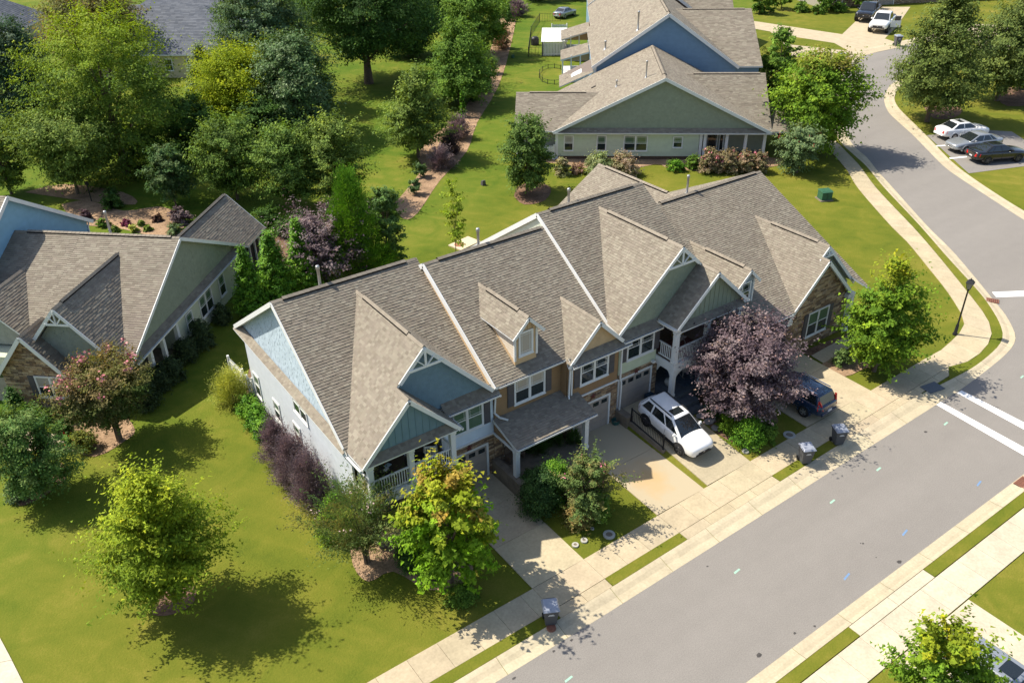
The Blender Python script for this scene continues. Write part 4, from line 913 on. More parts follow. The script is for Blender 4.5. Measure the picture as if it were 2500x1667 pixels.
R.plane([Q(41.0, 38.2, rw), Q(41.0, 46.6, rw), Q(36.3, 46.6, rw), Q(36.3, 44.6, rw)]); R.plane([Q(41.0, 38.2, rw), Q(41.0, 46.6, rw), Q(45.7, 46.6, rw), Q(45.7, 44.6, rw)])
R.plane([Q(41.0, 38.2, rw), Q(36.3, 44.8, rw), Q(36.3, 40.5, rw)])
ro = R.done()
ridge(ro, (36.5, 37.2, 8.45), (48, 37.2, 8.45), (0, -1, -.5), (0, 1, -.5), (.15, .96)); ridge(ro, (44.34, yd(6.97), 6.98), (44.34, 28.2, 6.98), (1, 0, -1), (-1, 0, -1), (.25, .86)); ridge(ro, (43.73, 28.2, 6.37), (43.73, 27.6, 6.37), (1, 0, -1), (-1, 0, -1))
ridge(ro, (38.02, ydd, 6.91), (38.02, 29.0, 6.91), (1, 0, -.96), (-1, 0, -.96), (.3, .88)); ridge(ro, (41.0, 38.4, 7.86), (41.0, 46.6, 7.86), (1, 0, -.62), (-1, 0, -.62), (.1, .9))
mb = MB(); mb.box(35.8, 29.6, 0, 47.6, 46, 3.7, 0, SAGE); mb.box(41.0, 27.98, 0, 46.7, 29.7, 3.0, 0, SAGE); mb.prism([(47.6, 28.0, 3.6), (47.6, 46.2, 3.6), (47.6, 37.2, 8.2)], (-.1, 0, 0), 0, SAGE); mb.prism([(36.5, 46.4, 3.5), (45.5, 46.4, 3.5), (41, 46.4, 7.6)], (0, -.1, 0), 0, SAGE); mb.build('wall', M_SIDE, D)
siding(D, [(40.95, 27.9, 0), (46.7, 27.9, 0), (46.7, 27.9, gd(46.7)-.08), (43.73, 27.9, 6.2), (40.95, 27.9, gd(40.95)-.08)], 'ashlar')
siding(D, [(40.93, 29.6, 0), (40.93, 27.9, 0), (40.93, 27.9, 3.3), (40.93, 29.6, 3.3)], 'ashlar', face=(-1, 0, 0))
siding(D, [(43.0, 28.5, 3.4), (47.6, 28.5, 3.4), (44.34, 28.5, 6.8)], 'shake', (0.27, .30, .27)); truss(D, 44.34, 28.16, 6.9, 1.0, .62)
siding(D, [(46.72, 28.5, 0), (47.6, 28.5, 0), (47.6, 28.5, 3.5), (46.72, 28.5, 3.5)], 'lap', SAGE)
rakes(D, (43.73, 6.34), [(40.55, gd(40.55)), (46.95, gd(46.95))], 27.58, .22); rakes(D, (44.34, 6.95), [(47.9, ge(47.9)), (43.6, ge(43.6))], 28.18)
for xx in (40.7, 46.85): mb = MB(); mb.box(xx-.24, 27.58, 2.72, xx+.24, 28.0, 3.05); mb.build('eave_return', M_TRIM, D)
post(D, 47.2, 27.75, 0, 3.0, .3)
window(D, (43.05, 27.86, .95), UX, NY, 1.95, 1.68, 2, M_GLASSG, None, (-1, 1), grid=False)
garage_door(D, (36.6, 29.58, .12), UX, NY, 3.9, 2.15, 6); siding(D, [(35.8, 29.58, 0), (36.45, 29.58, 0), (36.45, 29.58, 3.4), (35.8, 29.58, 3.4)], 'stone'); siding(D, [(40.6, 29.58, 0), (40.95, 29.58, 0), (40.95, 29.58, 3.4), (40.6, 29.58, 3.4)], 'stone')
siding(D, [(36.4, 29.58, 2.4), (40.7, 29.58, 2.4), (40.7, 29.58, 4.4), (36.4, 29.58, 4.4)], 'stone')
mb = MB(); mb.box(37.35, 29.27, 4.0, 38.69, 31.5, 5.9, 0, (.34, .40, .42)); mb.prism([(37.35, 29.27, 5.85), (38.69, 29.27, 5.85), (38.69, 29.27, 6.1), (38.02, 29.27, 6.74), (37.35, 29.27, 6.1)], (0, 3.5, 0), 0, (.34, .40, .42)); dm = mb.build('dormer', M_SIDE, D)
window(dm, (37.68, 29.26, 4.75), UX, NY, .68, 1.15, 1)
for xx in (37.35, 38.69): bar_part(dm, 'corner_board', (xx, 29.26, 4.4), (xx, 29.26, 6.1), .12, .08)
rakes(dm, (38.02, 6.88), [(37.06, dn(37.06)), (38.98, dn(38.98))], 28.99, .18)
gutter(D, (35.75, 27.55, 3.6), (40.7, 27.55, 3.6))
# roof pipes: separate metal flues standing on the roofs
def onroof(px, py, zf, y0=None):
    for yy in np.arange(26, 50, .02):
        d = RAY(px, py); t = yy/d[1]; z = CAM_H+d[2]*t
        if z <= zf(yy): return V3((d[0]*t, yy, z))
for nm, px, py, p, h, lb in (('a', 782, 700, None, 1.05, 'galvanised flue behind the ridge of the blue townhouse'), ('b', 1168, 604, None, .95, 'galvanised flue behind the ridge of the tan townhouse'), ('c', 1388, 498, None, .85, 'galvanised flue behind the ridge of the sage green townhouse'), ('d', 1677, 471, None, 1.15, 'tall galvanised flue on the low end townhouse roof')):
    zf = {'a': lambda y: 10.1-.656*(y-36.7) if y > 36.7 else -9, 'b': lambda y: 10.1-.66*(y-35.85) if y > 35.85 else -9, 'c': lambda y: 10.71-.66*(y-36.43) if y > 36.43 else -9, 'd': lambda y: 8.45-.5*(y-37.2) if y > 37.2 else -9}[nm]
    yy0 = {'a': 37.1, 'b': 36.25, 'c': 36.85, 'd': 37.6}[nm]; d = RAY(px, py); x = d[0]*yy0/d[1]
    tag(pipe('roof_flue', (x, yy0, zf(yy0)), h, lb), lb, 'flue', 'roof vent pipes')
# ================================================================ neighbouring houses (each drawn in its own local frame)
def lerp_clip(poly): return poly
# ---- grey-green house at the left, local x runs along its gable wall, y along its ridge
Lh = empty('house', (5.68, 46.84, 0), math.radians(47.6), 'grey green gabled house with brown stone front and dark hedge', 'house')
R = Roof(Lh, 0.16, (0.2, 0.42))
zl = lambda x: 7.5-.518*abs(8.7-x)
XP = lambda x, y: (x, y, zl(x))
g2 = lambda y: 6.85-1.14*abs(y-3.65); xl = lambda z: (z-2.99)/.518
g3 = lambda y: 6.2-.95*abs(y-9.45)
R.plane([XP(8.7, 0), XP(8.7, 3.65), (xl(6.85), 3.65, 6.85), (xl(g2(.45)), .45, g2(.45)), XP(0.1, 0)])
R.plane([XP(8.7, 3.65), XP(8.7, 6.75), (xl(g2(6.75)), 6.75, g2(6.75)), (xl(6.85), 3.65, 6.85)])
R.plane([XP(8.7, 6.75), XP(8.7, 9.45), (xl(6.2), 9.45, 6.2), (xl(g3(6.75)), 6.75, g3(6.75))])
R.plane([XP(8.7, 9.45), XP(8.7, 11.4), (xl(g3(11.4)), 11.4, g3(11.4)), (xl(6.2), 9.45, 6.2)])
R.plane([XP(8.7, 0), XP(17.4, 0), XP(17.4, 11.4), XP(8.7, 11.4)])
for ye in (.45, 6.85): R.plane([(xl(6.85), 3.65, 6.85), (.05, 3.65, 6.85), (.05, ye, g2(ye)), (xl(g2(ye)), ye, g2(ye))])
for ye in (6.9, 11.38): R.plane([(xl(6.2), 9.45, 6.2), (1.4, 9.45, 6.2), (1.4, ye, g3(ye)), (max(1.41, xl(g3(ye))), ye, g3(ye))])
gs = lambda y: 5.25-1.2*abs(y-5.85)
for ye in (3.6, 8.15): R.plane([(1.8, 5.85, 5.25), (-.55, 5.85, 5.25), (-.55, ye, gs(ye)), (1.8, ye, gs(ye))])
pr = lambda y: 5.75-.98*abs(y-2.3)
R.plane([(12.0, 2.3, 5.75), (20.4, 2.3, 5.75), (20.4, -.45, pr(-.45)), (17.0, -.45, pr(-.45))]); R.plane([(12.0, 2.3, 5.75), (20.4, 2.3, 5.75), (20.4, 5.05, pr(5.05)), (17.0, 5.05, pr(5.05))])
R.plane([(.2, -.03, 2.93), (17.2, -.03, 2.93), (17.2, .36, 3.25), (.2, .36, 3.25)], .07)
R.plane([(-.3, .3, 2.55), (-.3, 3.6, 2.55), (.9, 3.6, 3.2), (.9, .3, 3.2)], .08)
ro = R.done()
ridge(ro, (8.7, 0, 7.5), (8.7, 11.3, 7.5), (1, 0, -.518), (-1, 0, -.518), (.06, .92)); ridge(ro, (xl(6.85), 3.65, 6.86), (.05, 3.65, 6.86), (0, 1, -1.14), (0, -1, -1.14), (.03, .9)); ridge(ro, (12, 2.3, 5.76), (20.4, 2.3, 5.76), (0, 1, -.98), (0, -1, -.98), (.05, .95)); ridge(ro, (xl(6.2), 9.45, 6.21), (1.4, 9.45, 6.21), (0, 1, -.95), (0, -1, -.95)); ridge(ro, (1.5, 5.85, 5.26), (-.55, 5.85, 5.26), (0, 1, -1.2), (0, -1, -1.2))
SG = (0.24, 0.265, 0.20); SL = (0.52, 0.545, 0.41)
siding(Lh, [(.4, .36, 3.1), (17.0, .36, 3.1), (8.7, .36, 7.35)], 'shake', SG, expo=.18)
siding(Lh, [(6.7, .40, 0), (17.1, .40, 0), (17.1, .40, 2.95), (6.7, .40, 2.95)], 'lap', SL)
mb = MB(); mb.box(6.72, .45, 0, 17.1, 11.2, 3.0, 0, SL); mb.box(.6, 2.6, 0, 6.8, 11.2, 3.0, 0, SL); mb.build('wall', M_SIDE, Lh)
siding(Lh, [(.55, 6.7, 3.0), (.55, .7, 3.0), (.55, 3.65, 6.6)], 'shake', (.24, .26, .22), face=(-1, 0, 0)); siding(Lh, [(1.75, 11.2, 3.2), (1.75, 7.0, 3.2), (1.75, 9.45, 6.0)], 'shake', (.30, .31, .26), face=(-1, 0, 0))
siding(Lh, [(-.2, 8.05, 0), (-.2, 3.75, 0), (-.2, 3.75, gs(3.75)-.08), (-.2, 5.85, 5.05), (-.2, 8.05, gs(8.05)-.08)], 'stone', face=(-1, 0, 0))
siding(Lh, [(-.18, 3.75, 0), (1.2, 3.75, 0), (1.2, 3.75, 2.6), (-.18, 3.75, 2.6)], 'stone', face=(0, -1, 0))
window(Lh, (-.24, 5.95, .95), (0, -1, 0), (-1, 0, 0), 1.75, 1.35, 2, M_CURT, None, (-1, 1), grid=False)
garage_door(Lh, (.3, 10.9, 0), (0, -1, 0), (-1, 0, 0), 2.6, 2.15, 4)
for yy, s in (((.48, g2(.48)), 0), ((6.8, g2(6.8)), 1)): bar_part(Lh, 'rake_board', (.03, 3.65, 6.74), (.03, yy[0], yy[1]-.1), .05, .2)
for ye in (3.62, 8.12): bar_part(Lh, 'rake_board', (-.57, 5.85, 5.13), (-.57, ye, gs(ye)-.1), .05, .24)
for xe in (.1, 17.35): bar_part(Lh, 'rake_board', (8.7, -.02, 7.38), (xe, -.02, zl(xe)-.12), .05, .22)
bar_part(Lh, 'rake_board', (20.42, 2.3, 5.64), (20.42, -.42, pr(-.42)-.1), .05, .2)
mb = MB(); hw = .75
mb.bar((-.0, 3.65-hw, 6.72-.88), (-.0, 3.65+hw, 6.72-.88), .05, .13); mb.bar((0, 3.65, 5.85), (0, 3.65, 6.7), .1, .05)
for s in (-1, 1): mb.bar((-.004, 3.65, 5.84), (-.004, 3.65+s*.36, 6.3), .05, .08)
mb.build('gable_bracket', M_WHITE, Lh)
for x in (1.1, 3.0, 4.6, 6.45): post(Lh, x, .45, 0, 2.85, .26)
mb = MB(); mb.box(.3, .3, 0, 6.6, 2.6, .3); mb.build('porch_floor', M_WALLC, Lh)
mb = MB(); mb.box(.9, .36, 2.72, 6.7, .55, 2.93); mb.build('porch_beam', M_WHITE, Lh)
window(Lh, (7.75, .38, .95), UX, NY, .8, 1.25, 1, M_GLASSG); window(Lh, (9.8, .38, .85), UX, NY, 1.85, 1.5, 2, M_GLASSG); window(Lh, (13.0, .38, .85), UX, NY, .85, 1.5, 1, M_GLASSG); window(Lh, (15.9, .38, .95), UX, NY, .85, 1.4, 1, M_GLASSG)
mb = MB(); mb.box(17.2, .2, 0, 20.2, 4.6, 2.5, 0, (.03, .03, .03)); mb.build('screened_porch', M_DARK, Lh)
for x in (17.3, 18.3, 19.3, 20.2): bar_part(Lh, 'porch_post', (x, .12, 0), (x, .12, 2.9), .12, .12)
gutter(Lh, (.2, -.03, 2.92), (17.2, -.03, 2.92)); downspout(Lh, [(.1, .25, 2.9), (.45, .42, 2.5), (.45, .42, 0)])
# attached blue unit behind it
Lb = empty('house', (5.68, 46.84, 0), math.radians(47.6), 'taller house with a blue lap sided gable behind the grey green house', 'house')
R = Roof(Lb, .18, (.25, .5)); zz = lambda x: 9.95-.64*abs(x-8.6)
for xe in (.9, 16.4): R.plane([(8.6, 11.05, 9.95), (xe, 11.05, zz(xe)), (xe, 22, zz(xe)), (8.6, 22, 9.95)])
R.done()
siding(Lb, [(1.1, 11.42, 2.4), (16.1, 11.42, 2.4), (16.1, 11.42, 4.95), (8.6, 11.42, 9.8), (1.1, 11.42, 4.95)], 'lap', (0.24, 0.42, 0.54), expo=.2)
mb = MB(); mb.box(1.1, 11.46, 0, 16.1, 21.8, 4.9, 0, (.19, .34, .44)); mb.build('wall', M_SIDE, Lb)
for xe in (.95, 16.35): bar_part(Lb, 'rake_board', (8.6, 11.03, 9.82), (xe, 11.03, zz(xe)-.13), .06, .26)
downspout(Lb, [(16.2, 11.3, 4.9), (16.05, 11.36, 4.5), (16.05, 11.36, 0)])
tag(pipe('roof_flue', (0, 0, 0), 1.5, ''), 'leaning galvanised flue on the grey green house roof', 'flue', 'roof vent pipes').location = Lh.matrix_world @ V3((0, 0, 0)) if False else (Matrix.Translation((5.68, 46.84, 0)) @ Matrix.Rotation(math.radians(47.6), 4, 'Z')) @ V3((9.6, 5.3, zl(9.6)))
# ---- sage house and its row, local x to the right along the gable, y away
UO = (52.33, 66.76, 0); UA = math.radians(-38.2)
U1 = empty('house', UO, UA, 'wide sage green gabled house behind the townhouses', 'house')
R = Roof(U1, .17, (.22, .48)); zu = lambda x: 8.4-.491*abs(11-x); q = lambda x, y: (x, y, zu(x))
xw = lambda z: 3+(z-3)/.491
R.plane([q(11, 0), q(0, 0), q(4.9, 5.95), q(11, 5.95)]); R.plane([q(11, 5.95), q(4.9, 5.95), q(0, 14.3), q(11, 14.3)])
R.plane([q(11, 0), q(22, 0), q(22, 1.7), q(13.9, 7.4), q(11, 7.4)]); R.plane([q(11, 7.4), q(13.9, 7.4), q(20, 13.2), q(20, 14.3), q(11, 14.3)])
R.plane([(-3.9, 5.95, 5.4), (4.9, 5.95, 5.4), (.1, .2, 3.05), (-3.9, .2, 3.05)]); R.plane([(-3.9, 5.95, 5.4), (4.9, 5.95, 5.4), (.1, 11.7, 3.05), (-3.9, 11.7, 3.05)])
R.plane([(13.9, 7.4, 7.0), (22.3, 7.4, 7.0), (22.3, 1.5, 2.86)]); R.plane([(13.9, 7.4, 7.0), (22.3, 7.4, 7.0), (22.3, 13.2, 2.9), (20, 13.2, 2.9)])
R.plane([(22.2, 6.5, 4.6), (24.2, 6.5, 4.6), (24.2, 1.2, 2.7), (22.2, 1.2, 2.7)])
R.plane([(.2, -.03, 2.93), (21.8, -.03, 2.93), (21.8, .42, 3.3), (.2, .42, 3.3)], .08)
R.plane([(.7, 22.4, 3.0), (.7, 16.0, 3.3), (4.6, 16.0, 5.0), (4.6, 22.4, 5.0)], .1)
ro = R.done()
ridge(ro, (11, 0, 8.4), (11, 14.2, 8.4), (1, 0, -.49), (-1, 0, -.49), (.1, .95), .22); ridge(ro, (-3.9, 5.95, 5.4), (4.9, 5.95, 5.4), (0, -1, -.41), (0, 1, -.41), (.15, .85)); ridge(ro, (13.9, 7.4, 7.0), (22.3, 7.4, 7.0), (0, -1, -.7), (0, 1, -.7), (.1, .92))
siding(U1, [(1.2, .46, 3.2), (20.8, .46, 3.2), (11, .46, 8.2)], 'shake', (.255, .28, .205), expo=.2)
siding(U1, [(.3, .5, 0.35), (14.9, .5, 0.35), (14.9, .5, 2.95), (.3, .5, 2.95)], 'lap', (.52, .57, .43), expo=.17)
mb = MB(); mb.box(.3, .5, 0, 14.9, .56, .35, 0, (.10, .065, .045)); mb.build('brick_plinth', M_STONE, U1)
mb = MB(); mb.box(.35, .56, 0, 14.95, 14, 3.0, 0, SAGE); mb.box(14.9, 2.6, 0, 21.8, 14, 3.0, 0, (.30, .31, .25)); mb.box(-3.6, .8, 0, .4, 11, 2.9, 0, (.25, .25, .2)); mb.build('wall', M_SIDE, U1)
for xe in (.05, 21.95): bar_part(U1, 'rake_board', (11, -.02, 8.26), (xe, -.02, zu(xe)-.13), .06, .30)
for xx in (.45, 15.1, 15.5, 17.7, 19.6, 21.5): post(U1, xx, .62, 0, 2.85, .28)
mb = MB(); mb.box(15, .5, 2.7, 21.7, .72, 2.93); mb.build('porch_beam', M_WHITE, U1)
mb = MB(); mb.box(15, .55, 0, 21.7, 2.7, .22); mb.build('porch_floor', M_WALLC, U1)
window(U1, (16.1, 2.58, .3), UX, NY, 1.0, 2.1, 1, sash=False); window(U1, (17.4, 2.58, .3), UX, NY, .35, 2.1, 1, sash=False, grid=False)
for x, w, h, z, un in ((1.25, .85, 1.5, .95, 1), (4.6, .85, 1.5, .95, 1), (7.35, 2.3, 1.5, .95, 2), (12.35, .85, 1.05, 1.3, 1)): window(U1, (x, .48, z), UX, NY, w, h, un, M_CURT if un == 1 and x < 4 else M_GLASSG, None)
gutter(U1, (.2, -.03, 2.92), (21.8, -.03, 2.92)); gutter(U1, (-3.9, .2, 3.03), (.1, .2, 3.03))
mu = Matrix.Translation(UO) @ Matrix.Rotation(UA, 4, 'Z')
for (x, y), h, lb in (((9.4, 3.2), 1.5, 'white flue on the near slope of the sage house roof'), ((6.6, 5.0), .5, 'short white vent pipe on the sage house roof')):
    tag(pipe('roof_flue', mu @ V3((x, y, zu(x))), h, lb), lb, 'flue', 'roof vent pipes')
VL = ['low brown roof vent cap on the near left slope of the sage house', 'low brown vent cap on the lean-to behind the sage house, lower of two', 'low brown vent cap on the lean-to behind the sage house, upper of two', 'low brown vent cap high on the sage house slope']
for (x, y) in ((3.0, 8.0), (1.6, 19.0), (2.0, 20.5), (4.4, 8.8)):
    mb = MB(); z = zu(x) if y < 14 else 3.45; mb.box(-.25, -.12, 0, .25, .12, .1); o = mb.build('vent_cap', mat('vent_brown', (.10, .085, .07), .8), None); o.location = mu @ V3((x, y, z+.02)); o.rotation_euler = (0, math.radians(-26), UA); tag(o, VL.pop(0), 'vent', 'low roof vents')
def unit(y0, y1, xl_, xr_, ze, zr, col, label, wing=None, porch=None, expo=.22):
    r = empty('house', UO, UA, label, 'house'); R = Roof(r, expo, (.3, .6)); xm = (xl_+xr_)/2; k = (zr-ze)/(xr_-xm); z = lambda x: zr-k*abs(x-xm)
    for xe in (xl_, xr_): R.plane([(xm, y0, zr), (xe, y0, ze), (xe, y1, ze), (xm, y1, zr)])
    if wing:
        wy, wz, wx, ey, ez = wing; xs = xm+(zr-wz)/k
        R.plane([(xs, wy, wz), (wx, wy, wz), (wx, ey, ez), (xm+(zr-ez)/k, ey, ez)]); R.plane([(xs, wy, wz), (wx, wy, wz), (wx, 2*wy-ey, ez), (xm+(zr-ez)/k, 2*wy-ey, ez)])
    if porch:
        px0, py0, py1, pz0, pz1 = porch; R.plane([(px0, py0, pz0), (xl_+.2, py0, pz1), (xl_+.2, py1, pz1), (px0, py1, pz0)], .18)
    ro = R.done(); ridge(ro, (xm, y0, zr), (xm, y1, zr), (1, 0, -k), (-1, 0, -k), (.06, .9), .22)
    if wing: ridge(ro, (xs, wy, wz), (wx, wy, wz), (0, -1, -.46), (0, 1, -.46), (.1, .92))
    siding(r, [(xl_+.3, y0+.4, 0), (xr_-.3, y0+.4, 0), (xr_-.3, y0+.4, z(xr_-.3)-.1), (xm, y0+.4, zr-.15), (xl_+.3, y0+.4, z(xl_+.3)-.1)], 'lap', col, expo=.24)
    mb = MB(); mb.box(xl_+.3, y0+.45, 0, xr_-.3, y1-.2, ze, 0, col)
    if wing: mb.box(xr_-.5, wing[3]+.5, 0, wing[2]-.3, 2*wing[0]-wing[3]-.5, wing[4]-.1, 0, col)
    mb.build('wall', M_SIDE, r)
    for xe in (xl_, xr_): bar_part(r, 'rake_board', (xm, y0-.02, zr-.15), (xe, y0-.02, ze-.15), .07, .34)
    bar_part(r, 'corner_board', (xl_+.35, y0+.36, 0), (xl_+.35, y0+.36, ze), .3, .12)
    if porch:
        mb = MB(); mb.box(px0+.3, py0+.3, 0, xl_+.4, py1-.3, 1.0, 0, (.6, .6, .58)); mb.build('porch_wall', M_SIDE, r)
        for yy in (py0+.3, (py0+py1)/2, py1-.3): bar_part(r, 'porch_post', (px0+.3, yy, 0), (px0+.3, yy, pz0), .16, .16)
        for xx in (px0+1.4, px0+2.6): bar_part(r, 'porch_post', (xx, py0+.3, 0), (xx, py0+.3, pz0+.5), .16, .16)
        mb = MB(); mb.prism([(px0+.3, py0+.25, pz0-.1), (xl_+.3, py0+.25, pz0-.1), (xl_+.3, py0+.25, pz1-.1)], (0, .08, 0), 0, (.35, .24, .12)); mb.build('porch_gable', M_SIDE, r)
    return r
unit(14.4, 35.5, 4.4, 20.95, 6.0, 11.7, (0.155, 0.25, 0.36), 'house with a deep blue lap sided gable behind the sage house', (24.2, 10.4, 23.6, 14.5, 6.0), (.9, 30.5, 36.0, 3.0, 4.0))
unit(35.5, 50, 4.9, 21.5, 6.2, 12.0, (0.17, 0.11, 0.075), 'brown walled house beyond the deep blue gable', (42, 11.0, 24, 33.5, 6.2), (1.0, 42.5, 49.0, 3.0, 4.2))
unit(50, 66, 5.0, 22, 6.4, 12.6, (0.16, 0.25, 0.33), 'farthest house of the sage row with pale blue trim', (57, 11.4, 25, 49, 6.4))
for (x, y, h) in ((9.5, 16.5, 1.9), (6.0, 18.0, .8)):
    tag(pipe('roof_flue', mu @ V3((x, y, 11.7-.689*abs(x-12.675))), h, '', r=.1), ('tall' if h > 1 else 'short')+' white flue on the roof behind the deep blue gable', 'flue', 'roof vent pipes')
# ---- dark slate roofs far behind the trees
def hipped(label, c, ang, w, d, ze, zr, col, shing):
    r = empty('house', c, ang, label, 'house'); R = Roof(r, .3, (.4, .9)); hw, hd = w/2, d/2; old = SHINGLE[:]; SHINGLE[:] = shing
    a = [(-hw, -hd, ze), (hw, -hd, ze), (hw, hd, ze), (-hw, hd, ze)]; rl = max(0.5, hw-hd*.9); e, f = (-rl, 0, zr), (rl, 0, zr)
    R.plane([a[0], a[1], f, e]); R.plane([a[2], a[3], e, f]); R.plane([a[1], a[2], f]); R.plane([a[3], a[0], e]); ro = R.done(); SHINGLE[:] = old
    mb = MB(); mb.box(-hw+.4, -hd+.4, 0, hw-.4, hd-.4, ze, 0, col); mb.build('wall', M_SIDE, r)
    for x in np.arange(-hw+2, hw-2, 3.2): window(r, (x, -hd+.38, 1.0), UX, NY, 1.0, 1.5, 1, grid=False)
    return r
SLATE = [(.115, .125, .145), (.135, .145, .165), (.10, .11, .13)]
g = G(470, 175); hipped('house with a dark slate grey hipped roof beyond the round oak', (g.x, g.y+6, 0), math.radians(-40), 26, 17, 3.2, 8.2, (.55, .47, .28), SLATE)
g = G(500, 70); h2 = hipped('slate roofed house with cream walls and a pale porch roof beyond the tall trees', (g.x+2, g.y+4, 0), math.radians(-40), 20, 14, 3.4, 7.6, (.55, .47, .28), SLATE)
g = G(20, 130); hipped('slate roofed house glimpsed above the dark evergreen', (g.x-4, g.y+10, 0), math.radians(-30), 22, 14, 3.2, 7.8, (.4, .36, .3), SLATE)
# ---- stone and brick house behind the pickups
fh = empty('house', tuple(G(2290, 5)), math.radians(-24), 'stone fronted house with taupe garage doors behind the oaks', 'house')
siding(fh, [(-24, 0, 0), (14, 0, 0), (14, 0, 3.4), (-24, 0, 3.4)], 'stone'); mb = MB(); mb.box(-24, .05, 0, 14, 12, 3.4, 0, (.3, .28, .22)); mb.build('wall', M_SIDE, fh)
R = Roof(fh, .3, (.4, .9)); R.plane([(-24.5, -.6, 3.3), (14.5, -.6, 3.3), (14.5, 6, 6.6), (-24.5, 6, 6.6)]); R.plane([(-24.5, 12.6, 3.3), (14.5, 12.6, 3.3), (14.5, 6, 6.6), (-24.5, 6, 6.6)]); R.done()
for x in (-16, -12.4, 4.5, 8.5): garage_door(fh, (x, -.02, 0), UX, NY, 3.0, 2.2, 4)
for x in (-21, -7, 0): window(fh, (x, -.02, .9), UX, NY, 1.2, 1.5, 1)
# ================================================================ plants
def prof(kind, t):
    t = np.clip(t, 0, 1)
    if kind == 'oval': return np.sqrt(np.clip(1-((t-.45)/.57)**2, 0, 1))
    if kind == 'round': return np.sqrt(np.clip(1-((t-.5)/.52)**2, 0, 1))
    if kind == 'cone': return np.clip(1.04-t, 0, 1)**.8*np.clip(.55+t*5, 0, 1)
    if kind == 'pyr': return np.clip(1.25*np.clip(1.02-t, 0, 1)**.72, 0, 1)*np.clip(.5+t*3.2, 0, 1)
    if kind == 'vase': return np.where(t < .7, .42+.83*t, np.sqrt(np.clip(1-((t-.7)/.33)**2, 0, 1)))
    if kind == 'column': return np.where(t < .75, .82+.2*np.sin(t*4), np.sqrt(np.clip(1-((t-.75)/.27)**2, 0, 1)))
    if kind == 'mound': return np.sqrt(np.clip(1-t**2.2, 0, 1))*np.clip(.78+t*2, 0, 1)
    return np.ones_like(t)
def foliage(rng, kind, R, z0, z1, leaf, cols, k=2.2, clump=.17, spiky=0.0, top=None, tq=.62, lw=.55, ell=1.0, lobes=.16, droop=0.0, ragged=.25, shoot=.6, pc=75):
    """leaf blades gathered in clumps through a crown volume; returns verts, quads, colours, clump centres"""
    m_ = clump*min(R, (z1-z0)*.6); z1 = z1-m_*(.75+.5*spiky*.5); z0 = z0+m_*.35; R = R-m_*(.55+.2*spiky)
    H = z1-z0; area = 2*math.pi*R*H*.75+math.pi*R*R
    nl = int(min(56000, max(1200, 1.3*k*area/(leaf*leaf*lw*.6)))); nc = int(max(40, min(700, nl/pc)))
    tt = rng.random(nc*6); keep = rng.random(nc*6) < (prof(kind, tt)*.92+.08); tt = tt[keep][:nc]; nc = len(tt)
    ph = rng.random(nc)*2*math.pi; a, b, c = rng.random(3)*6.28
    mod = 1+lobes*np.sin(2*ph+a)*.8+lobes*np.sin(3*ph+b+tt*4)+lobes*.7*np.sin(5*ph+c-tt*7)+rng.normal(0, ragged*.35, nc)
    rho = (1-.55*rng.random(nc)**1.6); r = prof(kind, tt)*mod*rho
    C = np.stack([np.cos(ph)*r*R, np.sin(ph)*r*R*ell, z0+tt*H-droop*r*r*H], -1)
    out = np.stack([np.cos(ph)*(.4+r), np.sin(ph)*(.4+r), (tt-.35)*1.1+spiky], -1); out /= np.linalg.norm(out, axis=1)[:, None]
    per = max(6, int(nl/nc)); n = nc*per; ci = np.repeat(np.arange(nc), per)
    cr = m_*(0.65+.8*rng.random(nc))
    off_ = np.clip(rng.normal(0, .5, (n, 3)), -.95, .95); st = np.clip(rng.normal(0, .55, n), -1.1, 1.3)*(1+.6*spiky)
    sh = (rng.random(nc) < .42)&(rho > .62); sk = np.where(sh, 1.0+1.5*min(1, shoot), 1.0); thin = np.where(sh, 1-.38*min(1, shoot), 1.0)
    Pn = C[ci]+(off_*np.array([1, 1, .62])*thin[ci][:, None]+out[ci]*(st*sk[ci])[:, None])*cr[ci][:, None]
    Pn[:, 2] = np.maximum(Pn[:, 2], .04)
    nr = out[ci]*.7+np.array([-.18, .2, .62])+rng.normal(0, .46, (n, 3)); nr /= np.linalg.norm(nr, axis=1)[:, None]
    u = np.cross(nr, rng.normal(0, 1, (n, 3))+out[ci]*spiky*1.5); u /= np.linalg.norm(u, axis=1)[:, None]+1e-9; v = np.cross(nr, u)
    if spiky > .5: u, v = out[ci]*.8+u*.5, u
    s = leaf*(.7+.6*rng.random(n))[:, None]
    verts = np.stack([Pn+u*s*.62, Pn-u*s*.40+v*s*lw*.62, Pn-u*s*.40-v*s*lw*.62], 1).reshape(-1, 3); quads = np.arange(n*3).reshape(-1, 3)
    pal = np.array(cols); base = pal[rng.integers(0, len(pal), nc)]*(1+rng.normal(0, .10, nc))[:, None]
    if top is not None:
        w = np.clip((tt-tq)/.3+rng.normal(0, .25, nc), 0, 1)[:, None]; tp = np.array(top)[rng.integers(0, len(top), nc)]; base = base*(1-w)+tp*w
    col = np.clip(base[ci]*(1+rng.normal(0, .16, n))[:, None], .003, .9); sp = rng.random(n) < .06; col[sp] *= np.array([1.5, 1.3, 1.0])
    return verts, quads, np.clip(col, 0, .9), C
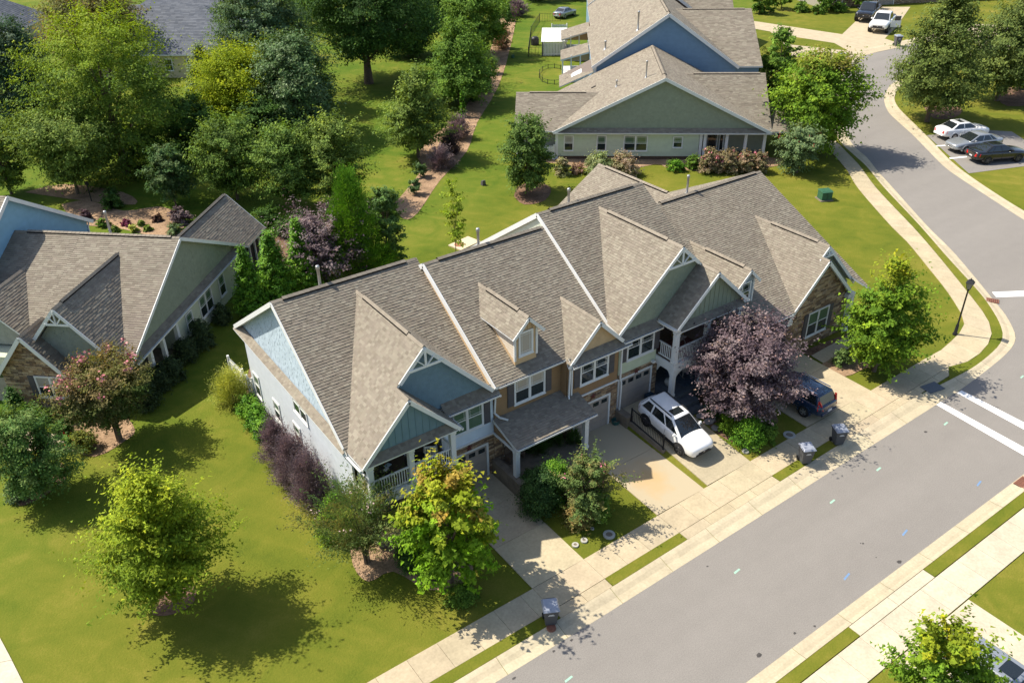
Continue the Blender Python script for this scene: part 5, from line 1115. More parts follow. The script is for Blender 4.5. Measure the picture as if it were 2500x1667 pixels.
def blooms(rng, C, R, z0, z1, cols, n, size, tmin=.45, spread=.12):
    t = (C[:, 2]-z0)/(z1-z0); idx = np.where(t > tmin)[0]
    if len(idx) == 0: idx = np.arange(len(C))
    hub = C[rng.choice(idx, n)]; hub = hub*np.array([1.1, 1.1, 1.0])+np.array([0, 0, .06*(z1-z0)]); per = 9; m = n*per
    Pn = np.repeat(hub, per, 0)+rng.normal(0, spread, (m, 3)); nr = rng.normal(0, 1, (m, 3))+np.array([0, 0, .8]); nr /= np.linalg.norm(nr, axis=1)[:, None]
    u = np.cross(nr, rng.normal(0, 1, (m, 3))); u /= np.linalg.norm(u, axis=1)[:, None]; v = np.cross(nr, u); s = size*(.6+.8*rng.random(m))[:, None]
    verts = np.stack([Pn+u*s*.5, Pn+v*s*.5, Pn-u*s*.5, Pn-v*s*.5], 1).reshape(-1, 3); pal = np.array(cols)
    return verts, np.arange(m*4).reshape(-1, 4), pal[rng.integers(0, len(pal), m)]*(1+rng.normal(0, .12, m))[:, None]
def wood(rng, C, H, z0, r, stems=1, bend=.06, fork=.45, nlimb=14):
    mb = MB(); top = z0+(H-z0)*.72
    for s in range(stems):
        a = 2*math.pi*s/max(1, stems)+rng.random(); sp = 0 if stems == 1 else .45; p = V3((math.cos(a)*.10*(stems > 1), math.sin(a)*.10*(stems > 1), -.08)); path = [p]
        for i in range(1, 6):
            t = i/5; path.append(V3((p.x+math.cos(a)*sp*t*t*H*.25+rng.normal(0, bend*.25), p.y+math.sin(a)*sp*t*t*H*.25+rng.normal(0, bend*.25), top*t)))
        for i in range(5): mb.tube(path[i], path[i+1], r*(1.25 if i == 0 else 1)*(1-.16*i), r*(1-.16*(i+1)), 8, caps=False)
        for q in rng.choice(len(C), min(len(C), max(3, nlimb//stems)), replace=False):
            e = V3(C[q]); k = min(4, max(1, int((e.z*.55/top)*5))); st = path[k]
            if e.z < st.z*.7: st = path[1]
            mid = st.lerp(e, .5)+V3((0, 0, .04*H)); mb.tube(st, mid, r*.36, r*.22, 5, caps=False); mb.tube(mid, e, r*.22, r*.06, 5, caps=False)
    return mb
M_LEAFP = mat_leaf('leaf_purple', .25, .7, (1.15, .92, 1.0)); K = 2500/2352; LB = 1.95
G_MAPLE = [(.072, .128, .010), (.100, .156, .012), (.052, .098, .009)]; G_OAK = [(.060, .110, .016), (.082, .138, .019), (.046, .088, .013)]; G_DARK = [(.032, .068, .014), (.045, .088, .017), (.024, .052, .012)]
G_BRIGHT = [(.100, .142, .010), (.128, .166, .012), (.072, .110, .009)]; G_YEL = [(.150, .165, .009), (.185, .185, .010), (.100, .126, .009)]; G_ARB = [(.060, .135, .012), (.085, .165, .014), (.040, .10, .010)]
G_GREY = [(.075, .110, .050), (.095, .130, .060), (.055, .085, .035)]; PLUM = [(.070, .050, .056), (.095, .070, .074), (.045, .032, .038), (.125, .098, .098)]; G_CRAPE = [(.055, .085, .022), (.080, .105, .028), (.095, .080, .030)]; G_BOX = [(.022, .036, .014), (.030, .045, .016)]
G_OLIVE = [(.080, .118, .024), (.106, .145, .028), (.058, .090, .019)]; LORO = [(.110, .086, .092), (.150, .120, .122), (.078, .060, .066)]; BROWN = [(.15, .095, .07), (.19, .12, .095), (.11, .075, .05)]; G_LIME = [(.21, .23, .05), (.28, .29, .085), (.15, .175, .034)]
PINKS = [(.62, .20, .24), (.55, .16, .22), (.70, .30, .32)]; REDS = [(.60, .03, .05), (.65, .10, .14)]
def plant(name, label, cat, kind, b, top, hw, cb=.2, cols=G_OAK, group=None, k=2.2, clump=.17, spiky=0.0, topc=None, tq=.62, lw=.55, leafm=None, stems=1, tr=None, bloom=None, lf=1.0, lobes=.16, mat_=None, ell=1.0, minleaf=.12, droop=0.0, ragged=.25, zoff=0.0):
    """b: foot, top: highest point, hw: half width, all in photograph pixels (2352 wide)"""
    g = G(b[0]*K, b[1]*K); H = max(.25, HV(top[0]*K, top[1]*K, g.x, g.y)-g.z); pm = PXM((g.x, g.y, g.z+H*.5)); R = hw*K/pm*.95; cols = [tuple(v*LB for v in c) for c in cols]; topc = [tuple(v*LB for v in c) for c in topc] if topc else None
    tree_ = cat == 'tree'
    if tree_:
        for _ in range(4):
            mid = PRJ((g.x, g.y, g.z+H*(.5+cb*.5)))[0]; b = (b[0]+(top[0]-mid/K)*.9, b[1]); g = G(b[0]*K, b[1]*K); H = max(.25, HV(top[0]*K, top[1]*K, g.x, g.y)-g.z)
    else: clump = max(clump, .24)
    leaf = (max(minleaf, 2.3/(pm*.41)) if tree_ else max(.075, 1.75/(pm*.41)))*lf; seed = int(abs(b[0]*13.7+b[1]*7.3+hw)); rng = np.random.default_rng(seed)
    root = empty(name, (g.x, g.y, g.z), rng.random()*.001, label, cat, group)
    z0 = H*cb; v, q, c, C = foliage(rng, kind, R, z0, H, leaf, cols, k, clump, spiky, topc, tq, lw, ell, lobes, droop, ragged, .15 if kind in ('cone', 'mound') else .45+spiky, 26 if kind == 'cone' else 40 if kind == 'mound' else 70)
    if mat_ is None and cols[0][2] > cols[0][1]*.9: mat_ = M_LEAFP
    np_mesh('crown' if cat == 'tree' else 'foliage', v, q, c, [mat_ or M_LEAF], root)
    r = tr or max(.03, min(.30, H*.016)); nl = 16 if cat == 'tree' else 7
    mb = wood(rng, C, H, z0 if cat == 'tree' else H*.3, r, stems, nlimb=nl); mb.build('trunk' if cat == 'tree' else 'stem', M_BARK, root, True)
    if bloom:
        bc, n, sz, tm = bloom; v, q, c = blooms(rng, C, R, z0, H, bc, n, sz, tm); np_mesh('blossom', v, q, c, [M_PETAL], root)['kind'] = 'stuff'
    return root
T = lambda *a, **k: plant(a[0], a[1], 'tree', *a[2:], **k); SH = lambda *a, **k: plant(a[0], a[1], 'shrub', *a[2:], **k)
# --- front lawn and street trees
T('young_tree', 'bright yellow green young tree in a mulch ring on the side lawn', 'pyr', (398, 1392), (350, 1068), 132, .19, G_BRIGHT, spiky=.5, clump=.16, topc=[(.15, .19, .012), (.18, .21, .013), (.11, .15, .01)], tq=.5, lw=.42, k=2.4, lobes=.22, ragged=.4, minleaf=.16)
T('maple_tree', 'maple with orange yellow top in front of the blue townhouse', 'oval', (1060, 1348), (1026, 1072), 112, .17, [(.085, .165, .008), (.105, .20, .010), (.07, .125, .008)], topc=[(.17, .16, .014), (.14, .17, .010), (.155, .175, .012), (.185, .135, .025)], tq=.55, k=2.7, clump=.15, spiky=.25, minleaf=.17, lw=.8)
T('crape_myrtle', 'open branched crape myrtle at the corner of the blue porch', 'vase', (850, 1290), (828, 1122), 104, .24, [(.065, .105, .034), (.095, .130, .042), (.105, .105, .038)], stems=4, spiky=.6, k=2.0, clump=.16, lobes=.3, ragged=.5, bloom=([(.6, .42, .4)], 10, .08, .6), lw=.45)
T('maple_tree', 'green maple on the corner lawn beside the stone gable', 'pyr', (2010, 852), (2042, 590), 90, .13, G_MAPLE, topc=G_YEL, tq=.75, spiky=.3, k=2.6, minleaf=.17, lw=.75, lobes=.2, ragged=.35)
T('plum_tree', 'dark purple leaved plum tree hiding the sage green porch', 'round', (1722, 950), (1716, 730), 120, .12, PLUM, k=3.0, clump=.13, spiky=.45, minleaf=.14, lobes=.14, stems=2, lw=.6)
T('crape_myrtle', 'pink tipped crape myrtle in the bed of the tan townhouse', 'round', (1362, 1180), (1352, 1052), 64, .16, [(.055, .085, .025), (.075, .105, .03), (.085, .085, .03)], stems=4, spiky=.5, k=2.0, ragged=.5, bloom=(PINKS, 9, .08, .55), lobes=.3)
T('crape_myrtle', 'crape myrtle with a crown of pink blossom by the brown stone gable', 'vase', (262, 1012), (240, 822), 104, .28, [(.05, .075, .02), (.075, .075, .028), (.045, .068, .018)], stems=5, k=2.4, clump=.14, bloom=([(.42, .13, .15), (.5, .2, .2)], 46, .15, .66), topc=[(.11, .085, .035), (.085, .085, .025)], tq=.55)
T('dogwood_tree', 'broad dark green tree with pale tips beside the front walk', 'round', (52, 1140), (58, 930), 92, .12, [(.045, .090, .022), (.064, .115, .028), (.085, .125, .036)], k=2.5)
T('maple_tree', 'green maple beside the driveway across the street', 'oval', (2165, 1650), (2165, 1425), 92, .12, G_MAPLE, topc=G_YEL, tq=.7, spiky=.5, k=2.5, minleaf=.15, lw=.7, ragged=.4)
T('oak_tree', 'slender oval oak beside the corner of the sage house', 'oval', (1205, 446), (1210, 258), 60, .12, [(.050, .085, .020), (.065, .105, .026)], k=2.5)
T('maple_tree', 'dense maple with rusty edges between the sage house and side street', 'round', (1882, 352), (1882, 112), 100, .08, G_MAPLE, k=2.8, topc=[(.13, .15, .02), (.16, .12, .03)], tq=.8, minleaf=.2, lw=.8)
T('crape_myrtle', 'grey green crape myrtle with red blooms under the dense maple', 'vase', (1838, 396), (1838, 288), 60, .1, G_GREY, stems=4, k=2.2, bloom=(REDS, 10, .14, .4))
T('maple_tree', 'maple behind the right wing of the sage house', 'round', (1795, 245), (1792, 60), 48, .1, G_OAK)
T('oak_tree', 'tall oak on the grass by the parking bay', 'pyr', (2168, 280), (2172, -50), 98, .12, [(.062, .088, .020), (.085, .110, .026), (.05, .072, .018)], k=2.5, ragged=.4, lobes=.2)
T('oak_tree', 'oak at the edge of the far right lawn', 'pyr', (2318, 232), (2330, -40), 92, .12, [(.058, .082, .022), (.078, .102, .026)], k=2.4, ragged=.4)
T('oak_tree', 'small light green tree beyond the far right oak', 'round', (2362, 205), (2365, 130), 40, .1, G_MAPLE)
# --- the grove behind
T('oak_tree', 'pin oak standing in the curving mulch bed', 'pyr', (964, 362), (952, 148), 70, .14, G_OLIVE, spiky=.4, k=2.5, ragged=.4)
T('oak_tree', 'rounded oak behind the pin oak in the bed', 'pyr', (1065, 238), (1050, 48), 88, .1, G_OAK, k=2.5, spiky=.2)
T('oak_tree', 'mid green oak at the far end of the bed', 'round', (1085, 130), (1085, -40), 78, .08, G_OAK, k=2.4)
T('oak_tree', 'great dark oak with a thick bare trunk', 'round', (816, 192), (828, -150), 160, .20, G_DARK, tr=.55, k=3.2, clump=.13)
T('oak_tree', 'tall pale green tree beside the yellow green tree', 'oval', (620, 250), (602, -60), 112, .02, [(.05, .085, .04), (.075, .11, .055), (.04, .07, .03)], k=3.2, clump=.12)
T('magnolia_tree', 'dark glossy evergreen tree in front of the great dark oak', 'round', (672, 318), (672, 70), 100, .0, [(.034, .066, .020), (.050, .086, .028), (.075, .11, .045)], k=2.9, mat_=M_LEAFD)
T('honey_locust', 'yellow green feathery tree in the grove', 'round', (545, 310), (548, 100), 104, .08, [(.12, .155, .004), (.15, .18, .004), (.09, .125, .004)], k=2.8, spiky=.4, lw=.4, ragged=.5)
T('oak_tree', 'big round spreading oak above the back lawn', 'oval', (262, 400), (243, 5), 172, .0, [(.060, .098, .014), (.085, .125, .016), (.045, .075, .012)], topc=[(.11, .16, .012), (.13, .17, .014)], tq=.6, k=3.6, clump=.12, tr=.4)
T('cedar_tree', 'dark blue green evergreen at the edge of the grove', 'oval', (28, 300), (32, 30), 84, .0, [(.030, .060, .030), (.06, .085, .055), (.022, .045, .022)], k=2.5)
T('elm_tree', 'light green elm with arching limbs over the leaf litter', 'vase', (168, 446), (145, 238), 112, .18, G_OLIVE, k=2.6, spiky=.3, lobes=.22)
T('pear_tree', 'small upright pear tree on the back lawn', 'oval', (399, 474), (385, 328), 54, .2, [(.035, .07, .022), (.055, .085, .032)], k=2.9, tr=.07)
T('elm_tree', 'elm with a short trunk behind the screened porch roof', 'round', (540, 458), (525, 262), 80, .14, [(.066, .110, .020), (.090, .136, .024), (.048, .080, .016)], k=2.8, spiky=.3)
T('elm_tree', 'broad elm in the middle of the grove edge', 'round', (662, 478), (660, 284), 78, .14, [(.066, .112, .02), (.086, .130, .024), (.05, .085, .018)], k=2.8, spiky=.3)
T('elm_tree', 'elm with upright shoots at the end of the grove', 'oval', (775, 470), (768, 258), 68, .12, G_OLIVE, spiky=.5, k=2.5, ragged=.45)
T('cypress_tree', 'bright green conifer with feathery tips', 'cone', (805, 640), (808, 384), 92, .03, G_ARB, spiky=1.0, k=2.6, clump=.13, lw=.35, mat_=M_LEAFD)
T('plum_tree', 'purple leaved plum tree behind the evergreens', 'round', (757, 640), (750, 474), 92, .1, PLUM, spiky=.5, k=2.3, stems=3, ragged=.45)
T('holly_tree', 'narrow leafy tree behind the ridge of the blue townhouse', 'oval', (898, 618), (885, 430), 42, .04, [(.05, .09, .025), (.07, .12, .035), (.04, .075, .02)], k=2.8)
T('sapling', 'thin sapling with scattered leaves on the back lawn', 'column', (1042, 588), (1042, 410), 26, .22, [(.10, .15, .012), (.13, .17, .015)], k=.8, tr=.035, lobes=.45, ragged=.7, clump=.3)
for bx, by, tx, ty, hw, t in ((575, 722, 568, 562, 42, 'nearest the hedge'), (636, 698, 627, 524, 50, 'between two others'), (700, 672, 690, 499, 47, 'beside the purple plum')):
    T('arborvitae', 'bright green arborvitae cone behind the blue townhouse '+t, 'cone', (bx, by), (tx, ty), hw, .02, G_ARB, group='row of arborvitae', spiky=.5, k=3.0, clump=.13, lw=.45, mat_=M_LEAFD, lobes=.08)
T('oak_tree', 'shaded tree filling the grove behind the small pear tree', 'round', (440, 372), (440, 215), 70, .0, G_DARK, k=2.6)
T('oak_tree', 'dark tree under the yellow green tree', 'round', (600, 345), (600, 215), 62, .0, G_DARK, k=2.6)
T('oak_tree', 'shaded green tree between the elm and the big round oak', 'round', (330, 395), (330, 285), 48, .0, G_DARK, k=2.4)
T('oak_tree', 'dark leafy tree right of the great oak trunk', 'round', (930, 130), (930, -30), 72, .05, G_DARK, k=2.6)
T('juniper_tree', 'pale grey green conifer behind the yellow green tree', 'cone', (450, 262), (468, 95), 52, .03, [(.075, .105, .05), (.10, .13, .065)], k=2.4, spiky=.4)
T('elm_tree', 'green tree at the frame edge beside the elm', 'round', (-8, 446), (-5, 268), 58, .1, G_OLIVE, k=2.4)
T('oak_tree', 'rusty brown tinged tree behind the big round oak', 'round', (215, 172), (205, -45), 120, .1, [(.12, .09, .035), (.10, .095, .03), (.075, .08, .025)], k=2.2)
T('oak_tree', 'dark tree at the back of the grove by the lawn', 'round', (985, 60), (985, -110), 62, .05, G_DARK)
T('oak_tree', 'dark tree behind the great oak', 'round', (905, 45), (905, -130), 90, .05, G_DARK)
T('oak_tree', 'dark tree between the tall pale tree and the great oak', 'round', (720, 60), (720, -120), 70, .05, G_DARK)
T('oak_tree', 'green tree behind the far bed', 'round', (1150, 22), (1150, -60), 40, .05, G_OAK)
T('oak_tree', 'dark tree beyond the parked grey car', 'round', (1235, 2), (1235, -90), 50, .05, G_DARK); T('oak_tree', 'dark tree behind the far end of the row', 'round', (1330, 0), (1330, -80), 40, .05, G_DARK)
for x, y, hw, t in ((1748, 18, 26, 'beside the far lawn'), (1800, 8, 30, 'beside the far path'), (1905, 12, 30, 'of the stone fronted house'), (1985, 6, 24, 'beside the dark pickup')):
    T('garden_tree', 'leafy garden tree at the front '+t, 'round', (x, y+14), (x, y-60), hw, .1, G_OAK)
# --- shrubs
SH('euonymus_shrub', 'pale yellow green bush by the picket fence', 'mound', (537, 924), (532, 840), 42, .02, G_LIME, spiky=.8, k=2.6, lw=.4)
for bx, by, ty, hw, t in ((572, 946, 906, 26, 'nearest the yellow green bush'), (590, 972, 926, 30, 'in the middle of three'), (606, 1000, 956, 28, 'next to the purple hedge')):
    SH('round_shrub', 'clipped green shrub by the white side wall, '+t, 'mound', (bx, by), (bx-4, ty), hw, .02, G_ARB, group='green shrubs by the white wall', k=3, mat_=M_LEAFD)
for bx, by, tx, ty, hw, t in ((640, 1060, 648, 955, 36, 'next to the green shrub'), (678, 1108, 676, 988, 42, 'in the middle'), (718, 1158, 716, 1030, 46, 'at the end')):
    SH('loropetalum_shrub', 'tall purple grey shrub of the hedge along the white wall, '+t, 'mound', (bx, by), (tx, ty), hw, .02, LORO, group='purple hedge by the white wall', spiky=.9, k=2.6, lw=.4, ragged=.4)
SH('low_shrub', 'low green shrub between purple hedge and crape myrtle', 'mound', (775, 1195), (770, 1130), 34, .02, G_ARB, k=2.6); SH('low_shrub', 'green shrub under the crape myrtle branches', 'mound', (765, 1235), (760, 1165), 36, .02, G_MAPLE, k=2.2)
SH('low_shrub', 'dark shrub between crape myrtle and maple by the porch', 'mound', (945, 1290), (945, 1225), 40, .02, G_DARK); SH('low_shrub', 'dark low shrub at the foot of the front maple', 'mound', (985, 1320), (985, 1270), 30, .02, G_DARK)
SH('low_shrub', 'small dark shrub under the front maple crown', 'mound', (1060, 1378), (1062, 1340), 36, .02, G_OAK)
for bx, by, ty, hw, t in ((511, 742, 695, 21, 'by the arborvitae'), (468, 798, 730, 28, 'below the double window'), (430, 828, 772, 29, 'beside the porch posts'), (398, 872, 815, 30, 'in front of the porch'), (372, 888, 835, 34, 'at the middle of the porch'), (340, 935, 872, 32, 'at the porch corner')):
    SH('boxwood_shrub', 'dark rounded boxwood along the grey green house, '+t, 'mound', (bx, by), (bx, ty), hw, .01, G_BOX, group='dark hedge along the grey green house', k=3.4, clump=.12, mat_=M_LEAFD, lobes=.05, ragged=.1)
SH('cypress_shrub', 'dense dark green cone by the brown stone wall', 'cone', (48, 962), (34, 884), 30, .02, [(.02, .055, .01), (.03, .07, .012)], k=3.4, mat_=M_LEAFD, lobes=.04, ragged=.1)
SH('boxwood_shrub', 'small round boxwood under the stone gable window', 'mound', (112, 962), (112, 930), 19, .01, [(.035, .06, .012), (.05, .08, .016)], k=3.2, mat_=M_LEAFD); SH('boxwood_shrub', 'rusty green shrub next to the round boxwood', 'mound', (150, 968), (150, 932), 22, .01, [(.06, .07, .02), (.10, .085, .03)], k=2.8)
SH('rose_shrub', 'small shrub with bright red flowers beside the front walk', 'mound', (160, 1022), (160, 995), 15, .02, G_OAK, bloom=([(.6, .01, .02)], 8, .10, .1), k=1.8); SH('low_shrub', 'yellowish green shrub under the pink crape myrtle', 'mound', (198, 1030), (200, 985), 30, .02, [(.10, .11, .02), (.07, .09, .02)], k=2.6); SH('low_shrub', 'grey green shrub under the broad dark tree', 'mound', (42, 1145), (42, 1098), 26, .02, G_GREY)
SH('low_shrub', 'dark shrub between red flowers and dark green tree', 'mound', (150, 1000), (150, 960), 26, .02, G_DARK)
# rear bed
for bx, by, ty, hw, cols, t in ((1015, 388, 330, 29, LORO, 'purple twiggy shrub at the near end of the purple group'), (1036, 355, 298, 26, [(.04, .03, .03), (.06, .045, .045)], 'dark purple shrub in the middle of the bed'), (1054, 318, 262, 30, LORO, 'rosy brown shrub beside the pin oak'), (1153, 112, 58, 22, BROWN, 'reddish brown shrub near the wire fence'), (1189, 38, -5, 24, LORO, 'purple grey shrub at the far end of the bed')):
    SH('loropetalum_shrub', t, 'mound', (bx, by), (bx, ty), hw, .02, cols, spiky=.7, k=2.6, lw=.4, group='purple shrubs in the curving bed')
for bx, by, ty, t in ((966, 408, 374, 'nearer the purple shrubs'), (953, 446, 412, 'in the middle of the straw bed'), (881, 482, 440, 'half hidden by the holly')):
    SH('tea_shrub', 'small round green shrub in the straw bed, '+t, 'round', (bx, by), (bx, ty), 16, .15, [(.045, .08, .03), (.06, .10, .04)], group='small shrubs in the straw bed', k=2.8)
SH('cypress_shrub', 'narrow bright green cone in the curving bed', 'cone', (1063, 270), (1064, 212), 10, .02, G_ARB, k=3, lobes=.03, ragged=.1)
SH('yew_shrub', 'dark clipped evergreen beside the narrow cone', 'oval', (1092, 232), (1092, 190), 15, .02, G_DARK); SH('grass_shrub', 'feathery blue green shrub beside the rounded oak', 'mound', (1112, 212), (1115, 160), 22, .02, [(.05, .10, .04), (.08, .13, .055)], spiky=1.0, lw=.3); SH('grass_shrub', 'blue green shrub below the reddish brown shrub', 'mound', (1125, 170), (1125, 120), 20, .02, [(.05, .09, .035), (.07, .11, .045)], spiky=1.0, lw=.3)
SH('grass_shrub', 'blue green shrub beyond the reddish brown shrub', 'mound', (1135, 78), (1135, 30), 22, .02, [(.05, .09, .035), (.07, .11, .045)], spiky=.8, lw=.35); SH('cypress_shrub', 'narrow dark cone at the far end of the bed', 'cone', (1168, 50), (1168, 8), 9, .02, G_DARK); SH('grass_shrub', 'bright green shrub behind the dark cone', 'mound', (1152, 40), (1150, 5), 18, .02, G_OAK)
# straw bed behind the grey green house
for bx, by, ty, hw, cols, t in ((418, 512, 472, 23, PLUM, 'big purple mound beside the porch roof'), (363, 508, 490, 11, [(.06, .035, .03)], 'small dark red mound on the straw bed'), (290, 518, 503, 11, [(.14, .03, .06), (.09, .03, .05)], 'magenta mound on the straw bed'), (308, 532, 514, 10, G_LIME, 'yellow mound on the straw bed'), (325, 518, 505, 9, G_OLIVE, 'olive mound on the straw bed'), (340, 530, 517, 11, G_OLIVE, 'low olive mound near the ridge'), (403, 536, 512, 20, G_GREY, 'grey green mound below the purple mound'), (262, 532, 518, 12, G_OLIVE, 'low green mound near the flue'), (238, 520, 500, 14, G_OAK, 'green mound beside the flue'), (200, 505, 480, 14, [(.05, .03, .035)], 'dark purple mound in the shade'), (262, 478, 430, 24, G_DARK, 'dark shrub in the tree shadow')):
    SH('mound_shrub', t, 'mound', (bx, by), (bx, ty), hw, .01, cols, group='clipped mounds behind the grey green house', k=2.8)
SH('flower_shrub', 'rusty pink flowering shrub behind the blue townhouse ridge', 'mound', (785, 652), (785, 600), 40, .02, [(.10, .11, .05), (.16, .12, .07)], bloom=(PINKS, 12, .12, .3)); SH('flower_shrub', 'brown leaved shrub beside the roof flue', 'mound', (752, 648), (752, 600), 20, .02, BROWN)
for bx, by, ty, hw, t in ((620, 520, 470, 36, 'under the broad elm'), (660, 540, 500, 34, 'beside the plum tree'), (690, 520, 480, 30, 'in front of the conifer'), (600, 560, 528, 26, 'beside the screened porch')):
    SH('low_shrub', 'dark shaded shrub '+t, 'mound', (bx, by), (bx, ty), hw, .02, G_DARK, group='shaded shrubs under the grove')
# sage house front
for bx, by, ty, hw, cols, t in ((1291, 402, 362, 20, [(.17, .15, .09), (.11, .12, .05)], 'pale flowering shrub by the white fence'), (1326, 398, 372, 17, BROWN, 'small tan shrub under the first window'), (1375, 400, 346, 34, [(.13, .15, .07), (.10, .13, .05)], 'tall pale green shrub under the second window'), (1430, 402, 348, 34, [(.20, .15, .11), (.14, .13, .07)], 'pink tinged shrub under the double window'), (1551, 392, 364, 21, G_ARB, 'bright green round shrub on the sage house front'), (1592, 388, 355, 18, G_OAK, 'dark green shrub next to the rose hedge')):
    SH('garden_shrub', t, 'mound', (bx, by), (bx, ty), hw, .02, cols, k=2.6, group='shrubs along the sage house')
for i, (bx, hw) in enumerate(((1628, 26), (1670, 27), (1708, 24), (1742, 22))):
    SH('rose_shrub', ['rose bush with the most red blooms in the hedge before the sage porch', 'rose bush second from the red end of the sage porch hedge', 'rose bush third from the red end of the sage porch hedge', 'sparsely blooming rose bush at the outer corner of the sage porch'][i], 'mound', (bx, 396), (bx, 338+i*3), hw, .02, [(.12, .10, .055), (.09, .085, .04), (.15, .11, .07)], bloom=(REDS+PINKS, 14-3*i, .16, .3), k=2.6, group='rose hedge of the sage house')
SH('garden_shrub', 'green shrub at the far corner of the sage porch', 'mound', (1765, 250), (1765, 200), 14, .02, G_DARK)
# tan townhouse bed
SH('evergreen_shrub', 'large dark green shrub at the lean-to porch', 'mound', (1240, 1172), (1232, 1078), 48, .02, [(.020, .045, .012), (.03, .06, .015)], k=3, mat_=M_LEAFD); SH('evergreen_shrub', 'glossy green shrub between the dark shrub and crape myrtle', 'mound', (1275, 1135), (1275, 1058), 46, .02, G_ARB, k=2.8)
SH('evergreen_shrub', 'dark shrub under the lean-to eave', 'mound', (1225, 1120), (1225, 1075), 30, .02, G_DARK); SH('barberry_shrub', 'small dark purple shrub beside the crape myrtle', 'mound', (1310, 1155), (1310, 1102), 18, .02, [(.05, .03, .03), (.07, .045, .04)]); SH('spirea_shrub', 'olive and rust mound under the pink tipped crape myrtle', 'mound', (1330, 1200), (1330, 1135), 36, .02, [(.10, .10, .03), (.15, .11, .04), (.08, .085, .025)], k=2.8); SH('spirea_shrub', 'dark green mound beside the crape myrtle trunk', 'mound', (1375, 1190), (1375, 1120), 28, .02, G_OAK)
for bx, by, ty, hw, t in ((1235, 1052, 1005, 26, 'hanging by the post'), (1275, 1032, 990, 24, 'in the middle of the porch'), (1318, 1030, 985, 22, 'beside the garage post')):
    SH('fern', 'green arching fern of the lean-to porch, '+t, 'mound', (bx, by), (bx, ty), hw, .05, [(.03, .065, .015), (.045, .085, .02)], spiky=1.0, lw=.25, k=2.2, group='ferns under the lean-to porch')
# under the plum, end townhouse
SH('evergreen_shrub', 'bright green shrub under the plum tree by the sidewalk', 'mound', (1715, 1012), (1715, 955), 42, .02, G_ARB, k=2.8); SH('evergreen_shrub', 'yellow green shrub under the plum tree by the driveway', 'mound', (1668, 985), (1668, 940), 26, .02, G_MAPLE, k=2.4); SH('evergreen_shrub', 'green shrub under the plum tree next to the grass', 'mound', (1760, 1010), (1758, 965), 26, .02, G_OAK, k=2.6)
SH('evergreen_shrub', 'dark shrub against the sage green porch', 'mound', (1640, 950), (1640, 905), 26, .02, G_DARK); SH('round_shrub', 'small round green bush beside the end driveway', 'mound', (1930, 838), (1930, 800), 21, .03, [(.06, .10, .03), (.085, .125, .04)], k=2.8)
SH('low_shrub', 'dark shrub against the stone gable corner', 'mound', (2055, 790), (2055, 745), 22, .02, G_DARK); SH('low_shrub', 'low plant at the stone gable foot', 'mound', (2025, 798), (2025, 775), 14, .02, G_DARK)
# planters of greenery beside the far houses
for x, y, hw, t in ((1755, 30, 22, 'at the corner of the blue roofed row'), (1840, 28, 20, 'above the middle of the far lawn'), (1880, 32, 18, 'between two others above the far lawn'), (1925, 28, 22, 'next to the dark pickup')): SH('garden_shrub', 'rounded garden shrub '+t, 'mound', (x, y), (x, y-26), hw, .02, G_OAK, group='shrubs of the far house')
